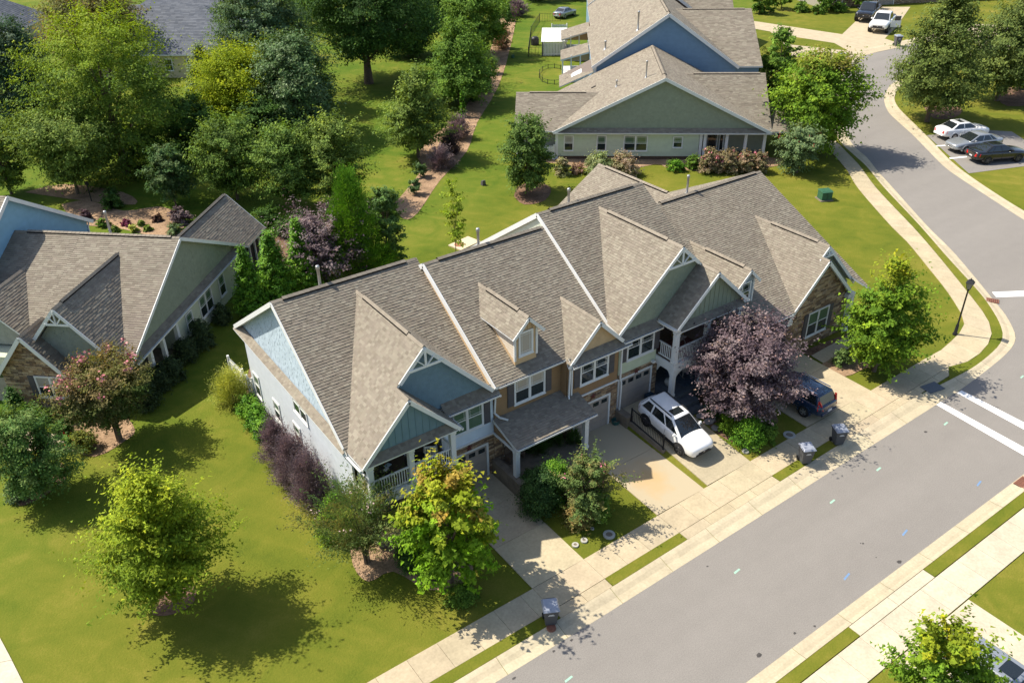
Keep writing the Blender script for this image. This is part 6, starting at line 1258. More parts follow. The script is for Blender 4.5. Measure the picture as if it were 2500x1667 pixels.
# ================================================================ vehicles
M_TYRE = mat('tyre', (.016, .016, .017), .85, .1, 9); M_RIM = mat('alloy_rim', (.42, .43, .45), .3, .05, 6, metal=.8); M_RIMD = mat('dark_alloy_rim', (.10, .10, .11), .35, .05, 6, metal=.7)
M_CGLASS = mat_glass('car_glass', (.014, .018, .020), .03, 1.0); M_PLAST = mat('black_plastic', (.022, .022, .024), .6, .05, 6); M_RED = mat('tail_lamp', (.55, .012, .012), .15, .03, 4); M_LAMP = mat('head_lamp', (.55, .58, .60), .1, .03, 4); M_CHROME = mat('chrome', (.6, .6, .62), .18, .02, 4, metal=.95); M_PLATE = mat('number_plate', (.6, .6, .62), .5)
def paint(name, c, metal=.0): return mat('car_paint_'+name, c, .22, .015, 2, spec=.5, metal=metal, coat=.8)
def car(name, label, pos, head, pm, st, gh, wb, wr=.345, rim=None, trim=False, sunroof=False, rails=False, splits=(.0, .36, .68, 1.0), tail='wide', group=None, glassroof=None, emblem=True, pickup=None, cat='car', tailcol=None):
    """st: stations (x, half width, sill z, belt z, top z); gh: glasshouse (base rear, base front, half width, base z, roof rear, roof front, half width, roof z)"""
    root = empty(name, pos, head, label, cat, group); mb = MB(); rings = []
    for x, w, zs, zb, zt in st:
        h = [(0, zs), (w*.78, zs), (w*.97, zs+.09), (w, zs+(zb-zs)*.42), (w*.985, zb-.13), (w*.93, zb-.01), (w*.74, zt-.005), (w*.36, zt+.015), (0, zt+.02)]
        rings.append([(x, y, z) for y, z in h]+[(x, -y, z) for y, z in h[-2:0:-1]])
    n = len(rings[0]); mb.v = [p for r in rings for p in r]
    for i in range(len(rings)-1):
        for k in range(n): j = (k+1) % n; mb.f.append((i*n+k, (i+1)*n+k, (i+1)*n+j, i*n+j)); mb.m.append(0); mb.c.append((1, 1, 1))
    for r, rev in ((0, False), (len(rings)-1, True)):
        f = [r*n+k for k in range(n)]; f = f[::-1] if rev else f
        for k in range(1, n//2): mb.f.append((f[k], f[k+1], f[n-k-1], f[n-k] if k > 0 else f[0])); mb.m.append(0); mb.c.append((1, 1, 1))
        mb.f.append((f[0], f[1], f[n-1])); mb.m.append(0); mb.c.append((1, 1, 1))
    body = mb.build('body', pm, root, True); sd = body.modifiers.new('round', 'SUBSURF'); sd.levels = 1; sd.render_levels = 2
    b0, b1, bw, bz, r0, r1, rw_, rz = gh
    def S(s, t, side): return V3((b0+(b1-b0)*s, side*bw, bz)).lerp(V3((r0+(r1-r0)*s, side*rw_, rz)), t)
    mb = MB(); q = [S(0, 0, -1), S(1, 0, -1), S(1, 0, 1), S(0, 0, 1), S(0, 1, -1), S(1, 1, -1), S(1, 1, 1), S(0, 1, 1)]
    mb.hexa(q); cabin = mb.build('cabin', pm, root, True, bevel=.0); bv = cabin.modifiers.new('bevel', 'BEVEL'); bv.width = .09; bv.segments = 4
    def panel(nm, pts, m, d=.012, par=root):
        p = [V3(a) for a in pts]; nr = (p[1]-p[0]).cross(p[2]-p[0]).normalized(); c = sum(p, V3((0, 0, 0)))/len(p)
        if nr.dot(c-V3((0, 0, .9))) < 0: p = p[::-1]; nr = -nr
        mb = MB(); mb.prism([a-nr*.02 for a in p], nr*(.02+d)); return mb.build(nm, m, par)
    for side in (1, -1):
        for a, b in zip(splits[:-1], splits[1:]):
            a2, b2 = a+.018+(.05 if a == splits[0] else 0), b-.018-(.04 if b == splits[-1] else 0)
            panel('side_window', [S(a2, .14, side), S(b2, .14, side), S(b2-.01, .84, side), S(a2+.01, .84, side)], M_CGLASS)
        # wheels with arches
        for x in (wb/2, -wb/2):
            w = max(v[1] for v in st); o = MB()
            for k in range(14):
                a0, a1 = math.pi*(k/14)*1.12-.19, math.pi*((k+1)/14)*1.12-.19; ro_, ri = wr*1.24, wr*.98
                o.hexa([(x+ri*math.cos(a0), side*(w-.13), wr+ri*math.sin(a0)), (x+ro_*math.cos(a0), side*(w-.13), wr+ro_*math.sin(a0)), (x+ro_*math.cos(a1), side*(w-.13), wr+ro_*math.sin(a1)), (x+ri*math.cos(a1), side*(w-.13), wr+ri*math.sin(a1)),
                        (x+ri*math.cos(a0), side*(w+.012), wr+ri*math.sin(a0)), (x+ro_*math.cos(a0), side*(w+.006), wr+ro_*math.sin(a0)), (x+ro_*math.cos(a1), side*(w+.006), wr+ro_*math.sin(a1)), (x+ri*math.cos(a1), side*(w+.012), wr+ri*math.sin(a1))])
            o.build('wheel_arch', M_PLAST if trim else pm, root)
            dk = MB(); dk.tube((x, side*(w-.30), wr), (x, side*(w-.04), wr), wr*1.0, wr*1.0, 20); dk.build('wheel_well', M_PLAST, root)
            t = MB(); t.v = []; prof_ = [(wr*.62, .0), (wr*.93, .0), (wr, .035), (wr, .17), (wr*.93, .205), (wr*.62, .205)]; nn = 20; i0 = 0
            for r_, d_ in prof_:
                for k in range(nn): an = 2*math.pi*k/nn; t.v.append((r_*math.cos(an), side*(w+.018-d_), r_*math.sin(an)))
            for jj in range(len(prof_)-1):
                for k in range(nn): k2 = (k+1) % nn; t.f.append((jj*nn+k, jj*nn+k2, (jj+1)*nn+k2, (jj+1)*nn+k)); t.m.append(0); t.c.append((1, 1, 1))
            wh = t.build('wheel', M_TYRE, root, True); wh.location = (x, 0, wr)
            rm = MB(); rm.tube((0, side*(w-.07), 0), (0, side*(w-.05), 0), wr*.64, wr*.64, 20)
            for k in range(5):
                an = 2*math.pi*k/5; d1 = V3((math.cos(an), 0, math.sin(an))); rm.bar(d1*.03+V3((0, side*(w-.02), 0)), d1*wr*.63+V3((0, side*(w-.005), 0)), .085, .04, up=(0, 1, 0))
            rm.tube((0, side*(w-.05), 0), (0, side*(w+.005), 0), .07, .05, 10)
            for k in range(20):
                a0, a1 = 2*math.pi*k/20, 2*math.pi*(k+1)/20; rm.bar((wr*.62*math.cos(a0), side*(w+.004), wr*.62*math.sin(a0)), (wr*.62*math.cos(a1), side*(w+.004), wr*.62*math.sin(a1)), .035, .02, up=(0, 1, 0))
            rm.build('rim', rim or M_RIM, wh)
        # lamps, mirrors, seams
        xf, wf, _, zbf, ztf = st[-2]; xe = st[-1][0]; hl = MB(); hl.hexa([(xf-.12, side*wf*.98, zbf-.19), (xe-.01, side*st[-1][1]*.80, zbf-.20), (xe-.06, side*st[-1][1]*.60, zbf-.18), (xf-.10, side*wf*.70, zbf-.14), (xf-.16, side*wf*.975, zbf-.03), (xe-.04, side*st[-1][1]*.86, zbf-.07), (xe-.14, side*st[-1][1]*.62, zbf-.04), (xf-.12, side*wf*.66, zbf+.01)]); hl.build('headlight', M_LAMP, root)
        xr_, wr2, _, zbr, ztr = st[1]; x0, w0 = st[0][0], st[0][1]
        tl = MB()
        if tail == 'tall':
            tl.hexa([(x0+.0, side*(w0*.86), zbr-.22), (x0+.22, side*(wr2*1.01), zbr-.22), (x0+.2, side*(wr2*.9), zbr-.2), (x0+.05, side*w0*.70, zbr-.2), (x0+.20, side*(bw*.93), rz-.22), (x0+.32, side*(bw*.90), rz-.22), (x0+.30, side*(bw*.84), rz-.22), (x0+.22, side*(bw*.83), rz-.22)])
        else: tl.hexa([(x0-.005, side*w0*.92, zbr-.32), (x0+.22, side*wr2*1.008, zbr-.30), (x0+.25, side*wr2*.85, zbr-.3), (x0+.02, side*w0*.55, zbr-.32), (x0+.02, side*w0*.94, zbr-.10), (x0+.28, side*wr2*.99, zbr-.07), (x0+.25, side*wr2*.84, zbr-.06), (x0+.05, side*w0*.55, zbr-.10)])
        tl.build('taillight', tailcol or M_RED, root)
        mr = MB(); mx = b1-.42; mr.hexa([(mx-.06, side*(bw+.03), bz+.03), (mx+.10, side*(bw+.03), bz+.03), (mx+.07, side*(bw+.22), bz+.05), (mx-.05, side*(bw+.22), bz+.05), (mx-.06, side*(bw+.05), bz+.17), (mx+.06, side*(bw+.05), bz+.17), (mx+.04, side*(bw+.21), bz+.17), (mx-.05, side*(bw+.21), bz+.17)]); mr.build('mirror', pm, root, bevel=.02)
        w = max(v[1] for v in st)
        for s in (splits[1], splits[2] if len(splits) > 3 else .7):
            xx = b0+(b1-b0)*s; bar_part(root, 'door_seam', (xx, side*(w*.999), st[3][2]+.16), (xx, side*(w*.985), bz-.07), .012, .012, M_PLAST)
        for s in (splits[1]-.06, (splits[2] if len(splits) > 3 else .7)-.06):
            xx = b0+(b1-b0)*s; bar_part(root, 'door_handle', (xx-.09, side*(w*.99), bz-.16), (xx+.09, side*(w*.99), bz-.16), .035, .03, pm)
        if trim: bar_part(root, 'sill_trim', (-wb/2+wr, side*(w-.02), .38), (wb/2-wr, side*(w-.02), .38), .06, .20, M_PLAST)
        if rails: bar_part(root, 'roof_rail', (r0+.12, side*(rw_-.03), rz+.06), (r1-.10, side*(rw_-.03), rz+.05), .045, .05, rails)
    panel('windshield', [S(1, .06, -1)+V3((0, .09, 0)), S(1, .06, 1)-V3((0, .09, 0)), S(1, .90, 1)-V3((0, .08, 0)), S(1, .90, -1)+V3((0, .08, 0))], M_CGLASS)
    panel('rear_window', [S(0, .12, -1)+V3((0, .10, 0)), S(0, .12, 1)-V3((0, .10, 0)), S(0, .86, 1)-V3((0, .08, 0)), S(0, .86, -1)+V3((0, .08, 0))], M_CGLASS)
    if sunroof:
        a, b = sunroof; panel('sunroof', [(a, -rw_*.62, rz), (b, -rw_*.62, rz), (b, rw_*.62, rz), (a, rw_*.62, rz)], M_CGLASS, .008)
    xe, we, zs, zb, zt = st[-1]; g = MB(); g.box(xe-.06, -we*.62, zb-.22, xe+.015, we*.62, zb-.07); g.build('grille', M_PLAST, root, bevel=.015)
    g = MB(); g.box(xe-.10, -we*.86, zs+.02, xe+.02, we*.86, zs+.15); g.build('front_bumper', M_PLAST if trim else pm, root, bevel=.02)
    if emblem:
        g = MB(); g.lathe([(.001, .012), (.05, .01), (.065, 0), (.065, -.01)], 14); o = g.build('emblem', M_CHROME, root, True); o.rotation_euler = (0, math.radians(90), 0); o.location = (xe+.016, 0, zb-.13); o.scale = (.7, 1, 1)
    x0, w0, zs0, zb0, _ = st[0]; g = MB(); g.box(x0-.03, -w0*.95, zs0-.02, x0+.12, w0*.95, zs0+.13); g.build('rear_bumper', M_PLAST if trim else pm, root, bevel=.02)
    g = MB(); g.box(x0-.022, -.16, zb0-.36, x0+.02, .16, zb0-.20); g.build('number_plate', M_PLATE, root)
    return root
SUVST = [(-2.30, .70, .48, .92, 1.0), (-2.20, .86, .36, 1.03, 1.06), (-1.5, .925, .30, 1.06, 1.09), (-.4, .925, .29, 1.05, 1.08), (.75, .925, .29, 1.04, 1.08), (1.35, .925, .30, 1.02, 1.07), (2.0, .90, .31, .95, 1.01), (2.25, .80, .36, .86, .92), (2.32, .66, .42, .74, .82)]
SUVGH = (-2.16, 1.30, .86, 1.00, -1.72, .22, .62, 1.64)
SEDST = [(-2.35, .62, .42, .84, .92), (-2.24, .80, .32, .94, 1.0), (-1.55, .90, .26, .97, 1.03), (-.5, .91, .25, .95, 1.0), (.6, .91, .25, .93, .98), (1.2, .90, .26, .90, .95), (1.95, .86, .27, .80, .86), (2.24, .74, .32, .70, .76), (2.34, .56, .38, .62, .68)]
SEDGH = (-1.75, 1.05, .80, .93, -.95, .10, .60, 1.42)
WAGST = [(-2.36, .68, .44, .90, .98), (-2.25, .84, .34, .99, 1.04), (-1.5, .915, .29, 1.00, 1.05), (-.4, .915, .28, .99, 1.03), (.7, .915, .28, .97, 1.01), (1.3, .91, .29, .93, .98), (2.0, .87, .30, .84, .90), (2.3, .76, .34, .76, .82), (2.40, .60, .40, .68, .74)]
WAGGH = (-2.22, 1.0, .80, .96, -1.92, .12, .62, 1.52)
PICST = [(-2.85, .86, .55, 1.05, 1.10), (-2.78, .93, .48, 1.10, 1.14), (-1.8, .97, .46, 1.12, 1.16), (-.6, .98, .46, 1.12, 1.16), (.8, .98, .46, 1.11, 1.16), (1.5, .97, .46, 1.10, 1.18), (2.4, .95, .46, 1.06, 1.13), (2.72, .88, .50, .98, 1.04), (2.80, .78, .55, .90, .96)]
PICGH = (-.95, 1.35, .86, 1.10, -.75, .55, .70, 1.80)
PW, PN, PS, PK = paint('white', (.78, .78, .78)), paint('navy', (.012, .028, .065)), paint('silver', (.36, .38, .40), .5), paint('black', (.012, .012, .014))
g = G(1572, 1040); g2_ = G(1654, 1112); hd = math.atan2(g2_.y-g.y, g2_.x-g.x); side = V3((math.sin(hd), -math.cos(hd), 0)); c = (g+g2_)/2-side*.93
car('parked_car', 'white SUV with a sunroof and black trim on the townhouse driveway', (c.x, c.y, zg(c.x, c.y)+.05), hd, PW, SUVST, SUVGH, 2.69, .365, M_RIMD, True, (-.35, .12), M_PLAST, (0, .30, .66, 1.0)).rotation_euler = (0, math.asin(max(-.2, min(.2, (g.z-g2_.z)/2.69))), hd)
g = G(1946, 1012); hd = math.radians(91); c = V3((g.x+.95, g.y+1.15, 0))
car('parked_car', 'dark navy wagon with tall red tail lamps beside the plum tree', (c.x, c.y, zg(c.x, c.y)+.05), hd, PN, WAGST, WAGGH, 2.76, .345, M_RIM, False, None, M_CHROME, (0, .34, .66, 1.0), 'tall').scale = (1.07, 1.07, 1.07)
d0 = G(2283, 359); d1 = G(2322, 355); bh = math.atan2(d1.y-d0.y, d1.x-d0.x)
def along(p, h, fx, fy): return V3((p.x+math.cos(h)*fx-math.sin(h)*fy, p.y+math.sin(h)*fx+math.cos(h)*fy, 0))
a = G(2328, 345); c = along(a, bh, 1.36*1.24, .9*1.24); car('parked_car', 'white sedan in the parking bay with its tail to the kerb', (c.x, c.y, .024), bh, PW, SEDST, SEDGH, 2.72, .335, None, False, (-.7, -.25), None, (0, .46, 1.0), group='cars in the parking bay')
a = G(2356, 377); c = along(a, bh+math.pi, -1.36, -.9) if False else along(a, bh, 1.36*1.24, .9*1.24); car('parked_car', 'silver sedan nosed up to the kerb in the parking bay', (c.x, c.y, .024), bh+math.pi, PS, SEDST, SEDGH, 2.72, .335, None, False, None, None, (0, .22, .56, 1.0), group='cars in the parking bay')
a = G(2409, 403); b = G(2492, 396); bh2 = math.atan2(b.y-a.y, b.x-a.x); c = along(a, bh2, 1.38*1.24, .9*1.24); car('parked_car', 'black sedan parked with its red tail lamp to the kerb', (c.x, c.y, .024), bh2, PK, SEDST, SEDGH, 2.76, .345, M_RIMD, False, None, None, (0, .22, .56, 1.0), group='cars in the parking bay')
f0 = G(2139, 84); f1 = G(2200, 25); ph_ = math.atan2(f0.y-f1.y, f0.x-f1.x)
def pickup(label, p, h, pm, opened=False):
    r = car('pickup_truck', label, p, h, pm, PICST, PICGH, 3.6, .40, None, True, None, None, (0, .42, .70, 1.0), group='pickups on the far driveway', cat='pickup')
    mb = MB(); mb.box(-2.72, -.78, 1.10, -1.0, .78, 1.165); mb.build('bed_cover', mat('bed_cover', (.05, .055, .07), .5), r)
    if opened:
        mb = MB(); mb.hexa([(0, 0, .52), (0, 0, .50), (-1.0, .03, .52), (-1.0, .10, .5), (0, 0, 1.1), (0, 0, 1.1), (-1.0, .03, 1.1), (-1.0, .1, 1.1)]) if False else mb.box(-1.02, -.03, .5, 0, .03, 1.12); mb.box(-.95, -.025, 1.12, -.3, .025, 1.16)
        mb.box(-.98, -.02, 1.12, -.93, .02, 1.62); mb.box(-.98, -.02, 1.58, -.35, .02, 1.63)
        o = mb.build('open_door', pm, r); o.location = (1.2, .99, 0); o.rotation_euler = (0, 0, math.radians(-62)); o['label'] = 'driver door standing open'
        q = MB(); q.box(-.93, -.012, 1.16, -.35, .012, 1.58); q.build('door_window', M_CGLASS, o)
    return r
c = along(f0, ph_, -4.1, 0); pickup('white pickup with its door open on the far driveway', (c.x, c.y, .03), ph_, PW, True)
f = G(2105, 57); c = along(f, ph_, -4.1, 0); pickup('dark pickup parked beside the white pickup', (c.x, c.y, .03), ph_, PK)
BS = 1.24
for o in list(bpy.data.objects):
    if o.get('group') == 'cars in the parking bay': o.scale = (BS, BS, BS)
    if o.get('group') == 'pickups on the far driveway': o.scale = (1.55, 1.55, 1.55)
g = G(1366, 46); c = along(g, math.radians(22), 1.9, 0); car('parked_car', 'silver grey sedan parked behind the far row of houses', (c.x, c.y, 0.0), math.radians(20), PS, SEDST, SEDGH, 2.72, .335, None, False, None, None, (0, .46, 1.0)).scale = (1.18, 1.18, 1.18)
c = G(2395, 1640); car('parked_car', 'silver SUV with a sunroof on the driveway across the street', (28.0, 6.3, .05), math.radians(-90), PS, SUVST, SUVGH, 2.69, .36, M_RIM, False, (-.5, .15), None, (0, .30, .66, 1.0))
# ================================================================ street furniture and yard things
M_BIN = mat('bin_grey', (.075, .078, .085), .5, .06, 5); M_LID = mat('bin_lid', (.26, .28, .33), .28, .05, 4, spec=.6)
def bin_(label, p, rz, s=1.0, group='wheeled bins at the kerb'):
    r = empty('wheeled_bin', p, rz, label, 'bin', group); r.scale = (s, s, s)
    mb = MB(); b, t = .24, .335; mb.hexa([(-b, -b*.95, .06), (b, -b*.95, .06), (b, b*.95, .06), (-b, b*.95, .06), (-t, -t, .98), (t, -t, .98), (t, t, .98), (-t, t, .98)]); mb.build('body', M_BIN, r, bevel=.03)
    mb = MB(); mb.box(-.36, -.36, .96, .36, .36, 1.02); mb.build('rim', M_BIN, r, bevel=.02)
    mb = MB(); mb.hexa([(-.38, -.40, 1.02), (.38, -.40, 1.02), (.38, .38, 1.04), (-.38, .38, 1.04), (-.30, -.30, 1.12), (.30, -.30, 1.12), (.30, .30, 1.15), (-.30, .30, 1.15)]); mb.build('lid', M_LID, r, bevel=.025)
    mb = MB(); mb.tube((-.26, .40, 1.04), (.26, .40, 1.04), .02, .02, 8); mb.build('handle', M_BIN, r)
    for s_ in (-1, 1):
        mb = MB(); mb.tube((s_*.22, .28, .13), (s_*.30, .28, .13), .13, .13, 14); mb.build('wheel', M_TYRE, r)
    for k, (w, z) in enumerate(((.20, .80), (.28, .745))):
        mb = MB(); yy = -(.24*.95+(.335-.228)*(z-.06)/.92)-.006
        x = -w/2
        while x < w/2:
            l = random.uniform(.02, .05); mb.box(x, yy-.004, z-.017, min(w/2, x+l), yy+.01, z+.017); x += l+.012
        mb.build('lettering', M_WHITE, r, kind='stuff')
    return r
for p, t in (((1343, 1520), 'wheeled bin alone at the kerb before the blue townhouse'), ((1963, 1130), 'wheeled bin on the grass strip nearer the white car'), ((2043, 1084), 'wheeled bin on the sidewalk edge nearer the navy wagon')):
    g = G(*p); bin_(t, (g.x, g.y, .066), math.radians(-28))
g = G(2189, 113); bin_('far wheeled bin standing beside the white pickup drive', (g.x, g.y, .04), math.radians(-30), 1.4); g = G(2050, 158); bin_('far wheeled bin half hidden behind the dense maple', (g.x, g.y, .04), math.radians(-30), 1.4)
g = G(1352, 1545); mb = MB(); mb.tube((0, 0, 0), (0, 0, .1), .22, .20, 14); o = mb.build('drain_lid', M_IRON); o.location = (g.x+.05, g.y+.25, .03); tag(o, 'rusty round lid beside the lone wheeled bin', 'lid')
# street lamp
g = G(2331, 817); r = empty('street_lamp', (g.x, g.y, 0), .3, 'black lantern street lamp at the corner of the lawn', 'street lamp')
mb = MB(); mb.lathe([(.16, 0), (.16, .12), (.11, .2), (.10, .75), (.075, .82), (.06, .9), (.05, 3.35), (.075, 3.38), (.075, 3.44), (.04, 3.5)], 14); mb.build('post', M_BLACK, r, True)
mb = MB(); mb.hexa([(-.10, -.10, 3.52), (.10, -.10, 3.52), (.10, .10, 3.52), (-.10, .10, 3.52), (-.19, -.19, 3.95), (.19, -.19, 3.95), (.19, .19, 3.95), (-.19, .19, 3.95)]); mb.build('lantern_glass', mat_glass('lantern_glass', (.25, .24, .2), .15, .5), r)
mb = MB()
for sx in (-1, 1):
    for sy in (-1, 1): mb.bar((sx*.10, sy*.10, 3.5), (sx*.195, sy*.195, 3.96), .025, .025)
mb.build('lantern_frame', M_BLACK, r, kind='stuff')
mb = MB(); mb.hexa([(-.25, -.25, 3.95), (.25, -.25, 3.95), (.25, .25, 3.95), (-.25, .25, 3.95), (-.10, -.10, 4.16), (.10, -.10, 4.16), (.10, .10, 4.16), (-.10, .10, 4.16)]); mb.build('lantern_cap', M_BLACK, r); mb = MB(); mb.tube((0, 0, 4.16), (0, 0, 4.32), .05, .01, 8); mb.build('finial', M_BLACK, r)
g = G(224, 492); r = empty('garden_lamp', (g.x, g.y, 0), 0, 'short dark garden lamp under the elm', 'garden lamp'); mb = MB(); mb.tube((0, 0, 0), (0, 0, 1.6), .05, .04, 8); mb.build('post', M_BLACK, r); mb = MB(); mb.box(-.14, -.14, 1.6, .14, .14, 1.95); mb.build('lantern', M_BLACK, r)
# green utility cabinet
g = G(2012, 487); r = empty('utility_box', (g.x, g.y, 0), math.radians(-25), 'green metal utility cabinet on the corner lawn', 'utility box'); mg = mat('cabinet_green', (.035, .11, .06), .5)
mb = MB(); mb.box(-.5, -.45, .08, .5, .45, .82); mb.build('cabinet', mg, r, bevel=.02); mb = MB(); mb.hexa([(-.54, -.49, .82), (.54, -.49, .82), (.54, .49, .82), (-.54, .49, .82), (-.5, -.3, .92), (.5, -.3, .92), (.5, .45, .92), (-.5, .45, .92)]); mb.build('lid', mg, r); mb = MB(); mb.box(-.62, -.58, 0, .62, .58, .08); mb.build('plinth', M_WALLC, r)
mb = MB(); mb.box(-.015, -.46, .1, .015, -.452, .8); mb.build('door_gap', M_BLACK, r)
for p, t in (((1252, 142), 'small green utility pedestal by the wire fence'), ((1180, 452), 'small dark pedestal box on the back lawn')):
    g = G(*p); mb = MB(); mb.hexa([(-.2, -.2, 0), (.2, -.2, 0), (.2, .2, 0), (-.2, .2, 0), (-.16, -.16, .5), (.16, -.16, .5), (.16, .16, .42), (-.16, .16, .42)]); o = mb.build('utility_pedestal', mg if 'green' in t else M_SHUT, bevel=.02); o.location = (g.x, g.y, 0); tag(o, t, 'utility box')
# lids and clean-outs
M_PALE = mat('pale_concrete', (.40, .385, .34), .85, .1, 6)
def ring(label, p, r0, r1, m=M_PALE, mi=M_WALLC, cat='access cover', group='service covers in the lawn'):
    g = G(*p); r = empty('access_cover', (g.x, g.y, g.z+.02), 0, label, cat, group); mb = MB(); mb.lathe([(r0, -.05), (r0, .05), (r1, .055), (r1*.97, .0)], 24); mb.build('collar', m, r); mb = MB(); mb.tube((0, 0, 0), (0, 0, .035), r1*.98, r1*.98, 20); mb.build('lid', mi, r)
ring('white ringed service cover by the sidewalk and crape myrtle bed', (1487, 1306), .30, .17); ring('small pale service cover nearest the driveway edge', (1404.5, 1331), .17, .08); ring('small pale service cover between two others', (1426, 1320), .17, .08); ring('tiny white cap in the grass by the olive mound', (1446, 1291), .09, .05)
ring('white ringed service cover under the plum tree shade', (1927, 1063), .34, .2); ring('grey service cover by the green shrub', (1839.5, 1089), .2, .1); ring('pale service cover on the dry grass by the white car', (1820, 1102), .2, .06, mi=M_PALE)
g = G(2276, 948); mb = MB(); mb.box(-.62, -.42, 0, .62, .42, .02); o = mb.build('sidewalk_plate', mat('tread_plate', (.10, .105, .115), .45, .15, 12, metal=.4)); o.location = (g.x, g.y, .052); o.rotation_euler = (0, 0, math.radians(-10)); tag(o, 'dark grey metal plate set in the sidewalk apron', 'plate')
def grate(label, p, rz, w, d):
    g = G(*p); r = empty('storm_drain', (g.x, g.y, .02), rz, label, 'drain', 'storm drains at the kerbs'); mb = MB(); mb.box(-w/2, -d/2, -.02, w/2, d/2, .012); mb.build('frame', M_DARK, r)
    n = 7
    for i in range(n):
        q = MB(); x = -w/2+w*(i+.5)/n; q.box(x-w/n*.3, -d/2+.03, .012, x+w/n*.3, d/2-.03, .045); q.build('bar', M_IRON, r)
    for y in (-d/2+.02, 0, d/2-.02): q = MB(); q.box(-w/2, y-.025, .013, w/2, y+.025, .043); q.build('cross_bar', M_IRON, r)
grate('rusty storm drain grate at the corner kerb below the stop line', (2423, 735), math.radians(-62), .85, .6); grate('rusty storm drain grate at the kerb across the street', (2500, 1180), 0, .95, .65)
# pad behind the townhouses
g = G(1226, 605) if False else G(1134, 596); mb = MB(); mb.box(-1.15, -.75, 0, 1.15, .75, .1); r = empty('concrete_pad', (g.x, g.y, 0), math.radians(12), 'square concrete pad with a rusty round lid behind the tan townhouse', 'pad'); mb.build('slab', M_CONC, r).data.attributes['col'].data.foreach_set('color', [.55, .45, .32, 1]*6); mb = MB(); mb.tube((-.5, .1, .1), (-.5, .1, .12), .42, .42, 22); mb.build('lid', mat('rusty_lid', (.30, .13, .07), .9, .15, 6), r)
# retaining walls and black railing
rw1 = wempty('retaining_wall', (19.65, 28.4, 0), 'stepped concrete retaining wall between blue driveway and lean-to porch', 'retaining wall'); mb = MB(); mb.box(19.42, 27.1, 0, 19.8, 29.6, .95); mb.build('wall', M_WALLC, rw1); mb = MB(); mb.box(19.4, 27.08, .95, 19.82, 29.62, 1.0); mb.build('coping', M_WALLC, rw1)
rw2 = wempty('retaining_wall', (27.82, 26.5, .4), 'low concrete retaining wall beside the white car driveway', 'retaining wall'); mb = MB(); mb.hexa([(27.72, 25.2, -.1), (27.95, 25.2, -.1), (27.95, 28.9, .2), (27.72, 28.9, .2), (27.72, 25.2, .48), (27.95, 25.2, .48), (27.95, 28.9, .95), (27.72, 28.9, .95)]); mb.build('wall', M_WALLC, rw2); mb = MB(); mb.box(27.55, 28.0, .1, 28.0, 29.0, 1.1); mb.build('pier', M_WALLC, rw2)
rl = wempty('iron_railing', (27.82, 26.6, .6), 'black metal railing on the wall beside the white car', 'railing'); a, b = V3((27.8, 27.9, .78)), V3((27.8, 25.3, .50))
for p in (a, b): mb = MB(); mb.bar(p-V3((0, 0, .3)), p+V3((0, 0, 1.0)), .07, .07); mb.build('post', M_BLACK, rl)
for h in (.12, .93): bar_part(rl, 'rail', a+V3((0, 0, h)), b+V3((0, 0, h)), .04, .045, M_BLACK)
for i in range(1, 20): p = a.lerp(b, i/20); bar_part(rl, 'baluster', p+V3((0, 0, .13)), p+V3((0, 0, .92)), .016, .016, M_BLACK)
# picket fences
def pickets(label, a, b, h=1.5, sp=.15, w=.12, m=None, group='white picket fences', caps=True):
    a = V3((a[0], a[1], 0)); b = V3((b[0], b[1], 0)); L = (b-a).length; r = wempty('picket_fence', tuple(a), label, 'fence', group); n = max(2, int(L/sp)); d = (b-a).normalized(); nrm = V3((-d.y, d.x, 0)); m = m or M_WHITE
    for z in (.3, h-.25): bar_part(r, 'rail', a+V3((0, 0, z)), b+V3((0, 0, z)), .04, .09, m)
    for i in range(n+1):
        p = a.lerp(b, i/n); mb = MB(); q = [p-d*w/2, p+d*w/2]; mb.prism([q[0]+V3((0, 0, .05)), q[1]+V3((0, 0, .05)), q[1]+V3((0, 0, h-.06)), p+V3((0, 0, h)), q[0]+V3((0, 0, h-.06))], nrm*.03); mb.build('picket', m, r)
    for p in (a, b): mb = MB(); mb.bar(p, p+V3((0, 0, h+.12)), .13, .13); mb.build('post', m, r)
pickets('white picket fence behind the yellow green bush', G(566, 915)[:2], G(600, 948)[:2], 1.35); pickets('short white picket gate against the white side wall', G(612, 968)[:2], G(626, 975)[:2], 1.5)
mu_ = lambda x, y: (mu @ V3((x, y, 0)))[:2]
pickets('white picket fence at the corner of the sage house', mu_(-3.6, .3), mu_(.2, .3), 1.5); 
pickets('white picket fence of the enclosure under a white canopy', mu_(-1.7, 45.6), mu_(1.7, 45.9), 2.0, .22, .17); pickets('far white picket fence beyond the white canopy', mu_(-.4, 58.5), mu_(2.0, 58.7), 2.0, .22, .17); pickets('white picket fence along the side of the white canopy', mu_(-1.7, 45.6), mu_(-1.7, 54), 2.0, .3, .2)
r = empty('canopy', UO, UA, 'white canopy roof over the picket enclosure', 'canopy'); mb = MB(); mb.hexa([(-1.9, 45.4, 2.05), (2.0, 45.6, 2.05), (2.0, 53.8, 2.3), (-1.9, 53.8, 2.3), (-1.9, 45.4, 2.12), (2.0, 45.6, 2.12), (2.0, 53.8, 2.4), (-1.9, 53.8, 2.4)]); mb.build('cover', mat('white_fabric', (.8, .8, .8), .7, .03, 2), r)
for x, y in ((-1.7, 46), (1.8, 46), (1.8, 53.4), (-1.7, 53.4)): bar_part(r, 'pole', (x, y, 0), (x, y, 2.1), .08, .08)
